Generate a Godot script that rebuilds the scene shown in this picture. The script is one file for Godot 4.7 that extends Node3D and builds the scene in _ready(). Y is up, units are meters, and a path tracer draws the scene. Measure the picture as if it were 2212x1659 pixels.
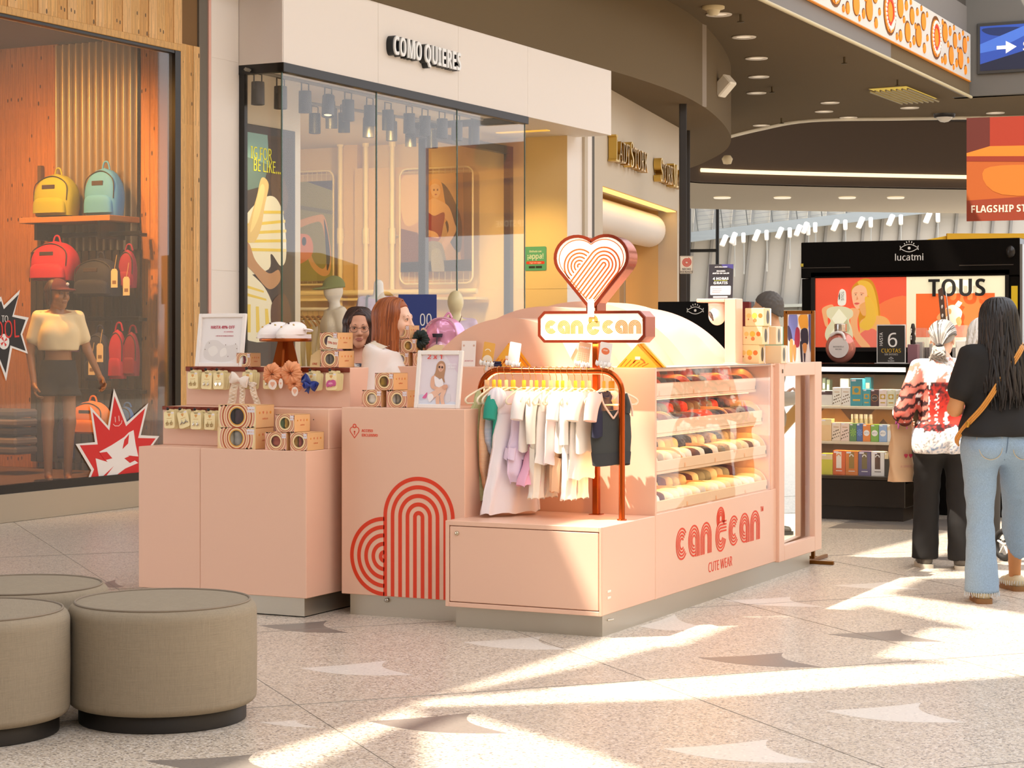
extends Node3D
# Camera calibration of the photograph (2212 x 1659 px): level camera, vertical lens shift.
const FPX := 4250.0
const HY := 732.0
const HC := 1.42
const CX := 1106.0
const YAW := 0.45588
const X0 := -3.73      # long right-hand side of the pink kiosk
const ZF := -8.565     # its front face
const ZR := -9.255     # the riser behind the display steps
const TOP := 1.273     # counter height
var vR := V(cos(YAW), 0, -sin(YAW))
var vF := V(-sin(YAW), 0, -cos(YAW))
var cam_at := V(0, HC, 0)
var names := {}
var mats := {}
var fac: Transform3D    # frame of the shop facades: x along them, y up, z out of the wall
var stk: Transform3D    # frame of the sandstone shop front beyond
var rng := RandomNumberGenerator.new()
var bold: SystemFont
var plainf: SystemFont
var serif: SystemFont

func V(x: float, y: float, z: float) -> Vector3: return Vector3(x, y, z)
func nb() -> MB: return MB.new()
# measuring helpers
func ray(px: float, py: float) -> Vector3:
	return vF + vR * ((px - CX) / FPX) + Vector3.UP * ((HY - py) / FPX)
func onp(px: float, py: float, p: Vector3, n: Vector3) -> Vector3:
	var d := ray(px, py)
	return cam_at + d * ((p - cam_at).dot(n) / d.dot(n))
func onx(px: float, py: float, x: float) -> Vector3: return onp(px, py, V(x, 0, 0), Vector3.RIGHT)
func onz(px: float, py: float, z: float) -> Vector3: return onp(px, py, V(0, 0, z), Vector3.BACK)
func ony(px: float, py: float, y := 0.0) -> Vector3: return onp(px, py, V(0, y, 0), Vector3.UP)
func at(px: float, py: float, depth: float) -> Vector3: return cam_at + ray(px, py) * depth
func inf(fr: Transform3D, px: float, py: float, o: float) -> Vector3:   # in a frame, on its plane z = o
	return fr.affine_inverse() * onp(px, py, fr * V(0, 0, o), fr.basis.z)
func ins(fr: Transform3D, px: float, py: float, s: float) -> Vector3:   # in a frame, on its plane x = s
	return fr.affine_inverse() * onp(px, py, fr * V(s, 0, 0), fr.basis.x)

# materials
func m(hex: String, rough := 0.6, metal := 0.0, key := "") -> StandardMaterial3D:
	var k := "%s|%s|%s|%s" % [hex, rough, metal, key]
	if not mats.has(k):
		var t := StandardMaterial3D.new()
		t.albedo_color = Color(hex)
		t.roughness = rough
		t.metallic = metal
		mats[k] = t
	return mats[k]
func glow(hex: String, e: float) -> StandardMaterial3D:
	var t := m(hex, 0.6, 0.0, "glow%s" % e)
	t.emission_enabled = true
	t.emission = Color(hex)
	t.emission_energy_multiplier = e
	return t
func glass(hex := "ffffff", a := 0.05, key := "pane") -> StandardMaterial3D:
	var t := m(hex, 0.02, 0.0, key + str(a))
	t.transparency = BaseMaterial3D.TRANSPARENCY_ALPHA
	t.albedo_color.a = a
	return t
func vcol(rough := 0.6, key := "") -> StandardMaterial3D:
	var t := m("ffffff", rough, 0.0, "vc" + key)
	t.vertex_color_use_as_albedo = true
	return t
func tex(k: String, img: Callable, rough := 0.6, scale := Vector3.ONE, tri := true, metal := 0.0) -> StandardMaterial3D:
	if not mats.has(k):
		var t := StandardMaterial3D.new()
		t.albedo_texture = ImageTexture.create_from_image(img.call())
		t.roughness = rough
		t.metallic = metal
		t.uv1_triplanar = tri
		t.uv1_scale = scale
		mats[k] = t
	return mats[k]
func lin(hex: String) -> Color: return Color(hex).srgb_to_linear()

# mesh builder (authored counter-clockwise, written clockwise)
class MB:
	var v := PackedVector3Array()
	var n := PackedVector3Array()
	var uv := PackedVector2Array()
	var c := PackedColorArray()
	var ix := PackedInt32Array()
	var t := Transform3D()
	var col := Color.WHITE
	func vert(p: Vector3, nn: Vector3, u := Vector2.ZERO) -> int:
		v.append(t * p); n.append((t.basis * nn).normalized()); uv.append(u); c.append(col)
		return v.size() - 1
	func face(a: int, b: int, d: int) -> void:
		ix.append(a); ix.append(d); ix.append(b)
	func poly(ps: Array) -> MB:
		var nn: Vector3 = ((ps[1] - ps[0]) as Vector3).cross(ps[2] - ps[0]).normalized()
		var us := [Vector2(0, 1), Vector2(1, 1), Vector2(1, 0), Vector2(0, 0)]
		var b := v.size()
		for i in ps.size(): vert(ps[i], nn, us[i % 4])
		for i in range(1, ps.size() - 1): face(b, b + i, b + i + 1)
		return self
	func box(a: Vector3, z: Vector3, bev := 0.0) -> MB:
		var lo := Vector3(minf(a.x, z.x), minf(a.y, z.y), minf(a.z, z.z))
		var hi := Vector3(maxf(a.x, z.x), maxf(a.y, z.y), maxf(a.z, z.z))
		bev = minf(bev, 0.45 * minf(hi.x - lo.x, minf(hi.y - lo.y, hi.z - lo.z)))
		var e := Vector3(bev, bev, bev)
		var li := lo + e
		var hh := hi - e
		for ax in 3:
			var b1 := (ax + 1) % 3
			var b2 := (ax + 2) % 3
			for s in 2:
				var ps := []
				for q in ([[0, 0], [1, 0], [1, 1], [0, 1]] if s == 1 else [[0, 0], [0, 1], [1, 1], [1, 0]]):
					var p := Vector3()
					p[ax] = hi[ax] if s == 1 else lo[ax]
					p[b1] = hh[b1] if q[0] == 1 else li[b1]
					p[b2] = hh[b2] if q[1] == 1 else li[b2]
					ps.append(p)
				poly(ps)
		if bev > 0.0:
			for ax in 3:
				var b1 := (ax + 1) % 3
				var b2 := (ax + 2) % 3
				for s1 in 2:
					for s2 in 2:
						var p := [Vector3(), Vector3(), Vector3(), Vector3()]
						for i in 4:
							p[i][ax] = li[ax] if i == 0 or i == 3 else hh[ax]
						for i in 4:
							var outer := i < 2
							p[i][b1] = (hi[b1] if s1 == 1 else lo[b1]) if outer else (hh[b1] if s1 == 1 else li[b1])
							p[i][b2] = (hh[b2] if s2 == 1 else li[b2]) if outer else (hi[b2] if s2 == 1 else lo[b2])
						if (s1 == 1) == (s2 == 1): p.reverse()
						var nn: Vector3 = (p[1] - p[0]).cross(p[2] - p[0])
						var want := Vector3()
						want[b1] = 1.0 if s1 == 1 else -1.0
						want[b2] = 1.0 if s2 == 1 else -1.0
						if nn.dot(want) < 0: p.reverse()
						poly(p)
			for sx in 2:
				for sy in 2:
					for sz in 2:
						var cx := hi.x if sx else lo.x
						var cy := hi.y if sy else lo.y
						var cz := hi.z if sz else lo.z
						var ix_ := hh.x if sx else li.x
						var iy := hh.y if sy else li.y
						var iz := hh.z if sz else li.z
						var p := [Vector3(cx, iy, iz), Vector3(ix_, cy, iz), Vector3(ix_, iy, cz)]
						var nn: Vector3 = (p[1] - p[0]).cross(p[2] - p[0])
						if nn.dot(Vector3(1 if sx else -1, 1 if sy else -1, 1 if sz else -1)) < 0: p.reverse()
						poly(p)
		return self
	func prism(pts: PackedVector2Array, z0: float, z1: float) -> MB:
		var p := pts.duplicate()
		if Geometry2D.is_polygon_clockwise(p): p.reverse()
		var tr := Geometry2D.triangulate_polygon(p)
		for s in 2:
			var b := v.size()
			for q in p: vert(Vector3(q.x, q.y, z1 if s else z0), Vector3(0, 0, 1 if s else -1), q)
			for i in range(0, tr.size(), 3):
				var x: Vector2 = p[tr[i]]
				var y: Vector2 = p[tr[i + 1]]
				var w: Vector2 = p[tr[i + 2]]
				var ccw := (y - x).cross(w - x) > 0
				if ccw == (s == 1): face(b + tr[i], b + tr[i + 1], b + tr[i + 2])
				else: face(b + tr[i], b + tr[i + 2], b + tr[i + 1])
		wall2(p, z0, z1, true)
		return self
	func wall2(p: PackedVector2Array, z0: float, z1: float, closed: bool) -> void:
		var k := p.size()
		var en := []
		for i in k:
			var d: Vector2 = p[(i + 1) % k] - p[i]
			en.append(Vector2(d.y, -d.x).normalized())
		for i in (k if closed else k - 1):
			var j := (i + 1) % k
			var na: Vector2 = en[i]
			var nb: Vector2 = en[i]
			var pr: Vector2 = en[(i + k - 1) % k]
			var nx: Vector2 = en[j]
			if (closed or i > 0) and pr.dot(na) > 0.75: na = (na + pr).normalized()
			if (closed or j < k - 1) and nx.dot(nb) > 0.75: nb = (nb + nx).normalized()
			var b := v.size()
			vert(Vector3(p[i].x, p[i].y, z0), Vector3(na.x, na.y, 0), Vector2(0, 1))
			vert(Vector3(p[j].x, p[j].y, z0), Vector3(nb.x, nb.y, 0), Vector2(1, 1))
			vert(Vector3(p[j].x, p[j].y, z1), Vector3(nb.x, nb.y, 0), Vector2(1, 0))
			vert(Vector3(p[i].x, p[i].y, z1), Vector3(na.x, na.y, 0), Vector2(0, 0))
			face(b, b + 1, b + 2); face(b, b + 2, b + 3)
	func grid(fn: Callable, nu: int, nv: int, flip := false) -> MB:   # fn(u, v) -> Vector3, smooth
		var b := v.size()
		for i in nu + 1:
			for j in nv + 1:
				vert(fn.call(float(i) / nu, float(j) / nv), Vector3.UP, Vector2(float(i) / nu, 1.0 - float(j) / nv))
		var acc := PackedVector3Array()
		acc.resize((nu + 1) * (nv + 1))
		for i in nu:
			for j in nv:
				var a := b + i * (nv + 1) + j
				var q := [a, a + nv + 1, a + nv + 2, a + 1]
				if flip: q.reverse()
				face(q[0], q[1], q[2]); face(q[0], q[2], q[3])
				var nn := (v[q[2]] - v[q[0]]).cross(v[q[3]] - v[q[1]])
				for x in q: acc[x - b] += nn
		for j in nv + 1:   # a surface closed in u is smooth across its seam
			if v[b + j].distance_to(v[b + nu * (nv + 1) + j]) < 1e-5:
				var s := acc[j] + acc[nu * (nv + 1) + j]
				acc[j] = s; acc[nu * (nv + 1) + j] = s
		for i in acc.size():
			n[b + i] = acc[i].normalized() if acc[i].length() > 1e-12 else Vector3.UP
		return self
	func lathe(pr: Array, seg := 24) -> MB:   # [[r, y], ...] upwards along the outside
		return grid(func(u, w):
			var f: float = w * (pr.size() - 1)
			var i := mini(int(f), pr.size() - 2)
			var r: float = lerpf(pr[i][0], pr[i + 1][0], f - i)
			var y: float = lerpf(pr[i][1], pr[i + 1][1], f - i)
			return Vector3(r * cos(u * TAU), y, -r * sin(u * TAU)), seg, pr.size() - 1)
	func ell(o: Vector3, r: Vector3, seg := 16) -> MB:
		return grid(func(u, w):
			var a: float = u * TAU
			var e: float = (w - 0.5) * PI
			return o + Vector3(r.x * cos(e) * cos(a), r.y * sin(e), -r.z * cos(e) * sin(a)), seg, seg / 2)
	func tube(ps: Array, r, seg := 8, caps := true) -> MB:
		var k := ps.size()
		var fr := []
		var up := Vector3.UP
		for i in k:
			var d: Vector3 = (ps[mini(i + 1, k - 1)] - ps[maxi(i - 1, 0)]).normalized()
			if absf(d.dot(up)) > 0.98: up = Vector3(0.3, 0.1, 0.9).normalized()
			var x := up.cross(d).normalized()
			up = d.cross(x).normalized()
			fr.append([x, up, d])
		var rr := func(i): return r if r is float else r[i]
		grid(func(u, w):
			var i := int(round(w * (k - 1)))
			return ps[i] + (fr[i][0] * cos(u * TAU) + fr[i][1] * sin(u * TAU)) * rr.call(i), seg, k - 1)
		if caps:
			for s in 2:
				var i := (k - 1) if s else 0
				var q := []
				for j in seg: q.append(ps[i] + (fr[i][0] * cos(j * TAU / seg) + fr[i][1] * sin(j * TAU / seg)) * rr.call(i))
				if s == 0: q.reverse()
				poly(q)
		return self
	func ribbon(p: PackedVector2Array, w: float, z0: float, z1: float, closed := false) -> MB:
		var k := p.size()
		var l := PackedVector2Array()
		var r := PackedVector2Array()
		for i in k:
			var a: Vector2 = p[(i + k - 1) % k] if closed or i > 0 else p[i]
			var b: Vector2 = p[(i + 1) % k] if closed or i < k - 1 else p[i]
			var d1 := (p[i] - a).normalized() if a != p[i] else (b - p[i]).normalized()
			var d2 := (b - p[i]).normalized() if b != p[i] else d1
			var d := (d1 + d2).normalized()
			var nn := Vector2(-d.y, d.x) * (w * 0.5 / maxf(0.4, d.dot(d1)))
			l.append(p[i] + nn); r.append(p[i] - nn)
		for i in (k if closed else k - 1):
			var j := (i + 1) % k
			var q := func(a: Vector2, z: float): return Vector3(a.x, a.y, z)
			poly([q.call(r[i], z1), q.call(r[j], z1), q.call(l[j], z1), q.call(l[i], z1)])
			poly([q.call(r[i], z0), q.call(r[j], z0), q.call(r[j], z1), q.call(r[i], z1)])
			poly([q.call(l[j], z0), q.call(l[i], z0), q.call(l[i], z1), q.call(l[j], z1)])
		return self
	func add(o: MB) -> MB:
		var b := v.size()
		for i in o.v.size():
			v.append(t * o.v[i]); n.append((t.basis * o.n[i]).normalized()); uv.append(o.uv[i]); c.append(o.c[i])
		for i in o.ix: ix.append(b + i)
		return self
	func mesh() -> ArrayMesh:
		var a := []
		a.resize(Mesh.ARRAY_MAX)
		a[Mesh.ARRAY_VERTEX] = v; a[Mesh.ARRAY_NORMAL] = n; a[Mesh.ARRAY_TEX_UV] = uv; a[Mesh.ARRAY_COLOR] = c; a[Mesh.ARRAY_INDEX] = ix
		var me := ArrayMesh.new()
		me.add_surface_from_arrays(Mesh.PRIMITIVE_TRIANGLES, a)
		return me

# scene helpers
func numbered(called: String) -> String:
	var k: int = names.get(called, 0)
	names[called] = k + 1
	return called if k == 0 else "%s_%03d" % [called, k]
func put(called: String, g, mat: Material, parent: Node3D = null, pos := Vector3.ZERO) -> MeshInstance3D:
	var o := MeshInstance3D.new()
	o.mesh = g.mesh() if g is MB else g
	o.material_override = mat
	o.position = pos
	if parent:
		o.name = called
		parent.add_child(o, true)
	else:
		o.name = numbered(called)
		add_child(o)
	return o
func tag(o: Node3D, label: String, cat: String, group := "") -> Node3D:
	var ws := label.split(" ")
	o.set_meta("label", " ".join(ws.slice(0, 16))); o.set_meta("category", cat)
	if group: o.set_meta("group", group)
	return o
func thing(called: String, label: String, cat: String, pos := Vector3.ZERO, turn := 0.0, group := "") -> Node3D:
	var o := Node3D.new()
	o.name = numbered(called)
	add_child(o)
	o.position = pos; o.rotation.y = turn
	return tag(o, label, cat, group)
func fthing(fr: Transform3D, called: String, label: String, cat: String, loc: Vector3, group := "") -> Node3D:
	var o := thing(called, label, cat, Vector3.ZERO, 0.0, group)
	o.transform = fr * Transform3D(Basis(), loc)
	return o
func struct(called: String, g, mat: Material, fr := Transform3D()) -> MeshInstance3D:
	var o := put(called, g, mat)
	o.transform = fr
	o.set_meta("kind", "structure")
	return o
func word(parent: Node3D, text: String, cap: float, mat: Material, xf: Transform3D, font: Font = null, wide := 1.0, depth := 0.002, called := "lettering", align := HORIZONTAL_ALIGNMENT_CENTER) -> MeshInstance3D:
	var tm := TextMesh.new()
	tm.text = text
	tm.font = font if font else bold
	tm.font_size = 40
	tm.pixel_size = cap / (40.0 * 0.714)
	tm.depth = depth
	tm.curve_step = 1.5
	tm.horizontal_alignment = align
	var o := MeshInstance3D.new()
	o.mesh = tm
	o.material_override = mat
	o.transform = xf * Transform3D(Basis.from_scale(V(wide, 1, 1)), Vector3.ZERO)
	o.name = called
	parent.add_child(o, true)
	return o
func xf(pos: Vector3, ry := 0.0, rx := 0.0, rz := 0.0) -> Transform3D:
	return Transform3D(Basis.from_euler(V(rx, ry, rz)), pos)
func arc(cx: float, cy: float, r: float, a0: float, a1: float, k := 20, sq := 1.0) -> PackedVector2Array:
	var p := PackedVector2Array()
	for i in k + 1:
		var a := deg_to_rad(lerpf(a0, a1, float(i) / k))
		p.append(Vector2(cx + r * cos(a) * sq, cy + r * sin(a)))
	return p
func disc(cx: float, cy: float, r: float, k := 24, sq := 1.0) -> PackedVector2Array:
	var p := arc(cx, cy, r, 0, 360, k, sq)
	p.resize(k)
	return p
func rrect(x0: float, y0: float, x1: float, y1: float, r: float, k := 5) -> PackedVector2Array:
	var p := arc(x1 - r, y1 - r, r, 0, 90, k)
	p.append_array(arc(x0 + r, y1 - r, r, 90, 180, k))
	p.append_array(arc(x0 + r, y0 + r, r, 180, 270, k))
	p.append_array(arc(x1 - r, y0 + r, r, 270, 360, k))
	return p
func blobby(pts: Array, k := 5) -> PackedVector2Array:   # closed smooth curve through [x, y, x, y, ...]
	var q := []
	for i in range(0, pts.size(), 2): q.append(Vector2(pts[i], pts[i + 1]))
	var p := PackedVector2Array()
	for i in q.size():
		for j in k:
			p.append((q[i] as Vector2).cubic_interpolate(q[(i + 1) % q.size()], q[(i - 1 + q.size()) % q.size()], q[(i + 2) % q.size()], float(j) / k))
	return p
func pairs(pts: Array) -> PackedVector2Array:
	var p := PackedVector2Array()
	for i in range(0, pts.size(), 2): p.append(Vector2(pts[i], pts[i + 1]))
	return p
func smooth_open(pts: Array, k := 5) -> Array:   # open smooth curve through Vector3 points
	var out := []
	for i in pts.size() - 1:
		for j in k:
			out.append((pts[i] as Vector3).cubic_interpolate(pts[i + 1], pts[maxi(i - 1, 0)], pts[mini(i + 2, pts.size() - 1)], float(j) / k))
	out.append(pts[-1])
	return out
func heart(s: float, cx := 0.0, cy := 0.0, k := 14) -> PackedVector2Array:   # s = half width; point at the bottom
	var p := PackedVector2Array()
	var r := 0.6 * s
	p.append_array(arc(cx + 0.4 * s, cy + 0.42 * s, r, -38, 131, k))
	p.append_array(arc(cx - 0.4 * s, cy + 0.42 * s, r, 49, 218, k))
	p.append(Vector2(cx, cy - 1.05 * s))
	return p
# a print: coloured shapes laid on one another, flat on z = 0 facing +z, each as thin as ink; u, v in 0..1 of (w, h), v downwards
func printed(parent: Node3D, called: String, w: float, h: float, shapes: Array, pos: Transform3D, emit := 0.0, rough := 0.6, step := 0.00035) -> MeshInstance3D:
	var me := ArrayMesh.new()
	var o := MeshInstance3D.new()
	var by := {}
	var order := []
	var z := 0.0
	var frame := PackedVector2Array([Vector2(-w / 2, -h / 2), Vector2(w / 2, -h / 2), Vector2(w / 2, h / 2), Vector2(-w / 2, h / 2)])
	for s in shapes:
		var hex: String = s[0]
		if not by.has(hex):
			by[hex] = nb(); order.append(hex)
		var p := PackedVector2Array()
		for q in s[1]: p.append(Vector2((q.x - 0.5) * w, (0.5 - q.y) * h))
		for piece in Geometry2D.intersect_polygons(p, frame):
			if piece.size() > 2 and not Geometry2D.triangulate_polygon(piece).is_empty(): by[hex].prism(piece, z, z + step)
		z += step
	for hex in order:
		if by[hex].v.is_empty(): continue
		var sm: ArrayMesh = by[hex].mesh()
		me.add_surface_from_arrays(Mesh.PRIMITIVE_TRIANGLES, sm.surface_get_arrays(0))
		me.surface_set_material(me.get_surface_count() - 1, glow(hex, emit) if emit > 0.0 else m(hex, rough))
	o.mesh = me
	o.transform = pos
	o.name = called
	parent.add_child(o, true)
	return o
func bez(l: Array, w: float, h: float) -> Array:   # strokes: normalised points -> a thin polygon
	return l
func lamp_area(called: String, xform: Transform3D, size: Vector2, hex: String, e: float) -> void:
	var a := AreaLight3D.new()
	a.name = called
	a.area_size = size
	a.area_normalize_energy = true
	a.light_color = Color(hex); a.light_energy = e; a.area_range = 40.0
	a.shadow_enabled = true
	add_child(a)
	a.transform = xform
func lamp_spot(called: String, pos: Vector3, to: Vector3, hex: String, e: float, ang: float, size := 0.05) -> void:
	var a := SpotLight3D.new()
	a.name = called
	add_child(a)
	a.look_at_from_position(pos, to, Vector3.UP if absf((to - pos).normalized().y) < 0.99 else Vector3.BACK)
	a.light_color = Color(hex); a.light_energy = e; a.spot_angle = ang; a.spot_range = 30.0; a.spot_attenuation = 2.0
	a.light_size = size; a.shadow_enabled = true
func lamp_omni(called: String, pos: Vector3, hex: String, e: float, size := 0.1) -> void:
	var a := OmniLight3D.new()
	a.name = called
	a.light_color = Color(hex); a.light_energy = e; a.omni_range = 30.0; a.omni_attenuation = 2.0
	a.light_size = size; a.shadow_enabled = true
	add_child(a)
	a.position = pos

const SUN_EL := 57.0
const SUN_TURN := 12.0
var sun_dir: Vector3
func _ready() -> void:
	rng.seed = 7
	# camera
	var cam := Camera3D.new()
	cam.name = "camera"
	add_child(cam)
	cam.position = cam_at
	cam.rotation.y = YAW
	cam.projection = Camera3D.PROJECTION_FRUSTUM
	cam.near = 0.1
	cam.far = 300.0
	cam.size = 0.1 * 1659.0 / FPX
	cam.frustum_offset = Vector2(0, -0.1 * 97.5 / FPX)
	cam.current = true
	# sky and exposure
	var env := Environment.new()
	var sky := ProceduralSkyMaterial.new()
	sky.sky_top_color = Color("f3f6ff")
	sky.sky_horizon_color = Color("f8f8fa")
	sky.ground_bottom_color = Color("b9a892")
	sky.ground_horizon_color = Color("d8c9b4")
	sky.sky_energy_multiplier = 2.0
	sky.sun_angle_max = 5.0
	env.background_mode = Environment.BG_SKY
	env.sky = Sky.new()
	env.sky.sky_material = sky
	env.tonemap_mode = Environment.TONE_MAPPER_LINEAR
	env.tonemap_exposure = 0.53
	env.sdfgi_enabled = true
	env.ssao_enabled = true
	env.ssil_enabled = true
	var we := WorldEnvironment.new()
	we.name = "world_environment"
	we.environment = env
	add_child(we)
	# sun: light travels to the right of the picture, a little away, and down
	var hz := vR * cos(deg_to_rad(SUN_TURN)) + vF * sin(deg_to_rad(SUN_TURN))
	sun_dir = (hz * cos(deg_to_rad(SUN_EL)) - Vector3.UP * sin(deg_to_rad(SUN_EL))).normalized()
	var sun := DirectionalLight3D.new()
	sun.name = "sun"
	add_child(sun)
	sun.look_at_from_position(Vector3.ZERO, sun_dir, Vector3.UP)
	sun.light_color = Color("fff3e2")
	sun.light_energy = 6.6
	sun.light_angular_distance = 0.6
	sun.shadow_enabled = true
	bold = SystemFont.new(); bold.font_names = ["Droid Sans"]; bold.font_weight = 700
	plainf = SystemFont.new(); plainf.font_names = ["Droid Sans"]
	serif = SystemFont.new(); serif.font_names = ["Droid Serif"]
	var p0 := ony(0, 1131.3)
	fac = Transform3D(Basis(Vector3.UP, deg_to_rad(90.0 - 1.08)), p0)
	var th := deg_to_rad(15.45)
	var sd := vF * cos(th) + vR * sin(th)
	var sb := ony(1467, 276, 4.7)
	stk = Transform3D(Basis(sd, Vector3.UP, sd.cross(Vector3.UP)), V(sb.x, 0, sb.z))
	setting()
	ceilings()
	wood_shop()
	white_shop()
	stone_shop()
	beyond()
	kiosk()
	kiosk_goods()
	clothes_rack()
	perfume_kiosk()
	seats()
	people()

# == textures
func speckle() -> Image:
	var r := RandomNumberGenerator.new()
	r.seed = 11
	var im := Image.create(768, 768, false, Image.FORMAT_RGB8)
	im.fill(Color("cfc1ad"))
	var cols := ["b3a697", "dcd2c5", "9c9083", "e6ddd1", "c2b3a2", "847a70", "d3c6b5"]
	for i in 26000:
		var s := r.randi_range(2, 7)
		im.fill_rect(Rect2i(r.randi_range(0, 767), r.randi_range(0, 767), s, r.randi_range(2, 6)), Color(cols[r.randi() % 7]))
	return im
func weave() -> Image:
	var r := RandomNumberGenerator.new()
	r.seed = 5
	var im := Image.create(512, 512, false, Image.FORMAT_RGB8)
	im.fill(Color("958873"))
	for i in 9000:
		var d := r.randf_range(-0.09, 0.07)
		var q := Color("958873") * (1.0 + d)
		q.a = 1
		if i % 2: im.fill_rect(Rect2i(r.randi_range(0, 511), r.randi_range(0, 511), r.randi_range(10, 60), 1), q)
		else: im.fill_rect(Rect2i(r.randi_range(0, 511), r.randi_range(0, 511), 1, r.randi_range(10, 60)), q)
	return im
func planky(base: String, seed_: int) -> Image:
	var r := RandomNumberGenerator.new()
	r.seed = seed_
	var im := Image.create(128, 512, false, Image.FORMAT_RGB8)
	im.fill(Color(base))
	for i in 900:
		var q := Color(base) * (1.0 + r.randf_range(-0.16, 0.1))
		q.a = 1
		im.fill_rect(Rect2i(r.randi_range(0, 127), r.randi_range(0, 511), r.randi_range(1, 2), r.randi_range(30, 260)), q)
	for i in 5:
		var cx := r.randi_range(10, 118)
		var cy := r.randi_range(10, 500)
		var k := r.randi_range(2, 5)
		for y in range(-2 * k, 2 * k + 1):
			for x in range(-k, k + 1):
				if float(x * x) / (k * k) + float(y * y) / (4.0 * k * k) < 1.0 and cx + x >= 0 and cx + x < 128 and cy + y >= 0 and cy + y < 512:
					im.set_pixel(cx + x, cy + y, Color(base) * 0.42)
	return im
func wood(i: int, base := "d6a765") -> StandardMaterial3D:
	return tex("wood%s%d" % [base, i % 4], planky.bind(base, 20 + i % 4), 0.6, V(1.0 / 0.24, 1.0 / 1.1, 1.0 / 0.24), true)

# == floor, roof, soffits
func gpoly(px: Array) -> PackedVector2Array:   # picture points on the floor -> plan (x, -z)
	var p := PackedVector2Array()
	for i in range(0, px.size(), 2):
		var q := ony(px[i], px[i + 1])
		p.append(Vector2(q.x, -q.z))
	return p
func flat(mb: MB, p: PackedVector2Array, y0: float, y1: float) -> void:   # plan polygon (x, -z) -> horizontal plate
	mb.t = Transform3D(Basis(Vector3.RIGHT, Vector3.FORWARD, Vector3.UP), Vector3.ZERO)
	mb.prism(p, y0, y1)
	mb.t = Transform3D()
func setting() -> void:
	var tz := tex("terrazzo", speckle, 0.3, Vector3.ONE / 1.25)
	tz.uv1_world_triplanar = true
	tz.metallic_specular = 0.45
	var fl := struct("floor", nb().box(V(-30, -0.2, -75), V(16, 0, 6)), tz)
	var li := tex("inlay_light", _grain.bind("e2dbd0", 3), 0.3)
	var dk := tex("inlay_dark", _grain.bind("857d75", 4), 0.3)
	for q in [[0, 560, 1351, 708, 1341, 752, 1367], [1, 1000, 1387, 1173, 1374, 1228, 1403], [1, 648, 1443, 836, 1427, 893, 1458], [0, 1508, 1421, 1692, 1410, 1782, 1442],
			[0, 1788, 1370, 1947, 1360, 2038, 1386], [0, 797, 1558, 1019, 1539, 1096, 1584], [1, 1183, 1486, 1383, 1471, 1478, 1510], [1, 1431, 1617, 1660, 1597, 1766, 1648],
			[1, 1780, 1535, 1990, 1518, 2085, 1561], [1, 1560, 1297, 1709, 1289, 1781, 1311], [1, 1380, 1353, 1458, 1327, 1527, 1355], [1, 1795, 1264, 1919, 1257, 1992, 1273],
			[0, 313, 1643, 545, 1630, 640, 1676], [1, 2043, 1331, 2174, 1319, 2270, 1345], [0, 1990, 1205, 2090, 1200, 2150, 1213], [1, 560, 1560, 640, 1556, 690, 1572], [0, 205, 1262, 250, 1252, 268, 1268]]:
		var g := gpoly(q.slice(1))
		var a: Vector2 = g[0]
		var b: Vector2 = g[1]
		var c: Vector2 = g[2]
		var p := PackedVector2Array()
		for i in 8: p.append(a.lerp(b, i / 8.0) + (c - (a + b) * 0.5) * 0.05 * sin(i / 8.0 * PI))
		for i in 8: p.append(b.lerp(c, i / 8.0) + (a - (b + c) * 0.5) * 0.16 * sin(i / 8.0 * PI))
		for i in 12: p.append(c.lerp(a, i / 12.0) + (c - b + a - b) * 0.14 * sin(i / 12.0 * PI))
		var mb := nb()
		flat(mb, p, -0.01, 0.0006)
		put("inlay", mb, li if q[0] == 1 else dk, fl)
	var mb2 := nb()
	flat(mb2, gpoly([1788, 1141, 1838, 1124, 2080, 1121, 2060, 1146]), -0.01, 0.0007)
	put("inlay", mb2, dk, fl)
	# thin dividing strips between the terrazzo fields
	var j0 := ony(1311, 1437)
	var j1 := ony(1693, 1579)
	var jd := (j1 - j0).normalized()
	var jn := V(-jd.z, 0, jd.x)
	var dm := m("8f8578", 0.5)
	for k in range(-5, 6):
		var c := j0 + jn * (k * 1.5)
		put("divider_strip", nb().tube([c - jd * 9.0, c + jd * 5.0], 0.0018, 4), dm, fl)
	for k in range(-3, 3):
		var c := j0 + jd * (k * 1.9 + 0.4)
		put("divider_strip", nb().tube([c - jn * 6.0, c + jn * 6.0], 0.0018, 4), dm, fl)
	# glazed atrium roof: a plate with openings; the sun reaches the floor through them
	var rh := 9.0
	var off := Vector2(-sun_dir.x, sun_dir.z) * (rh / -sun_dir.y)
	var holes := []
	for q in [[840, 1527, 1234, 1399, 1299, 1381, 1440, 1384, 1400, 1402, 1250, 1440, 1000, 1492, 900, 1514],
			[899, 1512, 1110, 1496, 1402, 1470, 1766, 1444, 2212, 1426, 2400, 1420, 2400, 1450, 2212, 1459, 1839, 1484, 1475, 1510, 1110, 1521, 899, 1527],
			[891, 1524, 782, 1552, 600, 1608, 330, 1700, 560, 1700, 700, 1635, 800, 1590, 905, 1552], [1008, 1543, 1256, 1619, 1440, 1690, 1400, 1800, 930, 1800, 913, 1579],
			[1781, 1287, 1839, 1272, 2040, 1300, 2212, 1327, 2400, 1352, 2400, 1420, 2212, 1382, 2000, 1335], [1975, 1247, 2000, 1236, 2212, 1232, 2400, 1232, 2400, 1246, 2000, 1250],
			[1795, 1213, 1880, 1190, 2000, 1160, 2212, 1118, 2400, 1100, 2400, 1150, 2212, 1160, 2000, 1205, 1880, 1209], [1671, 1339, 1860, 1262, 1885, 1262, 1700, 1332]]:
		holes.append(gpoly(q))
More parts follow.
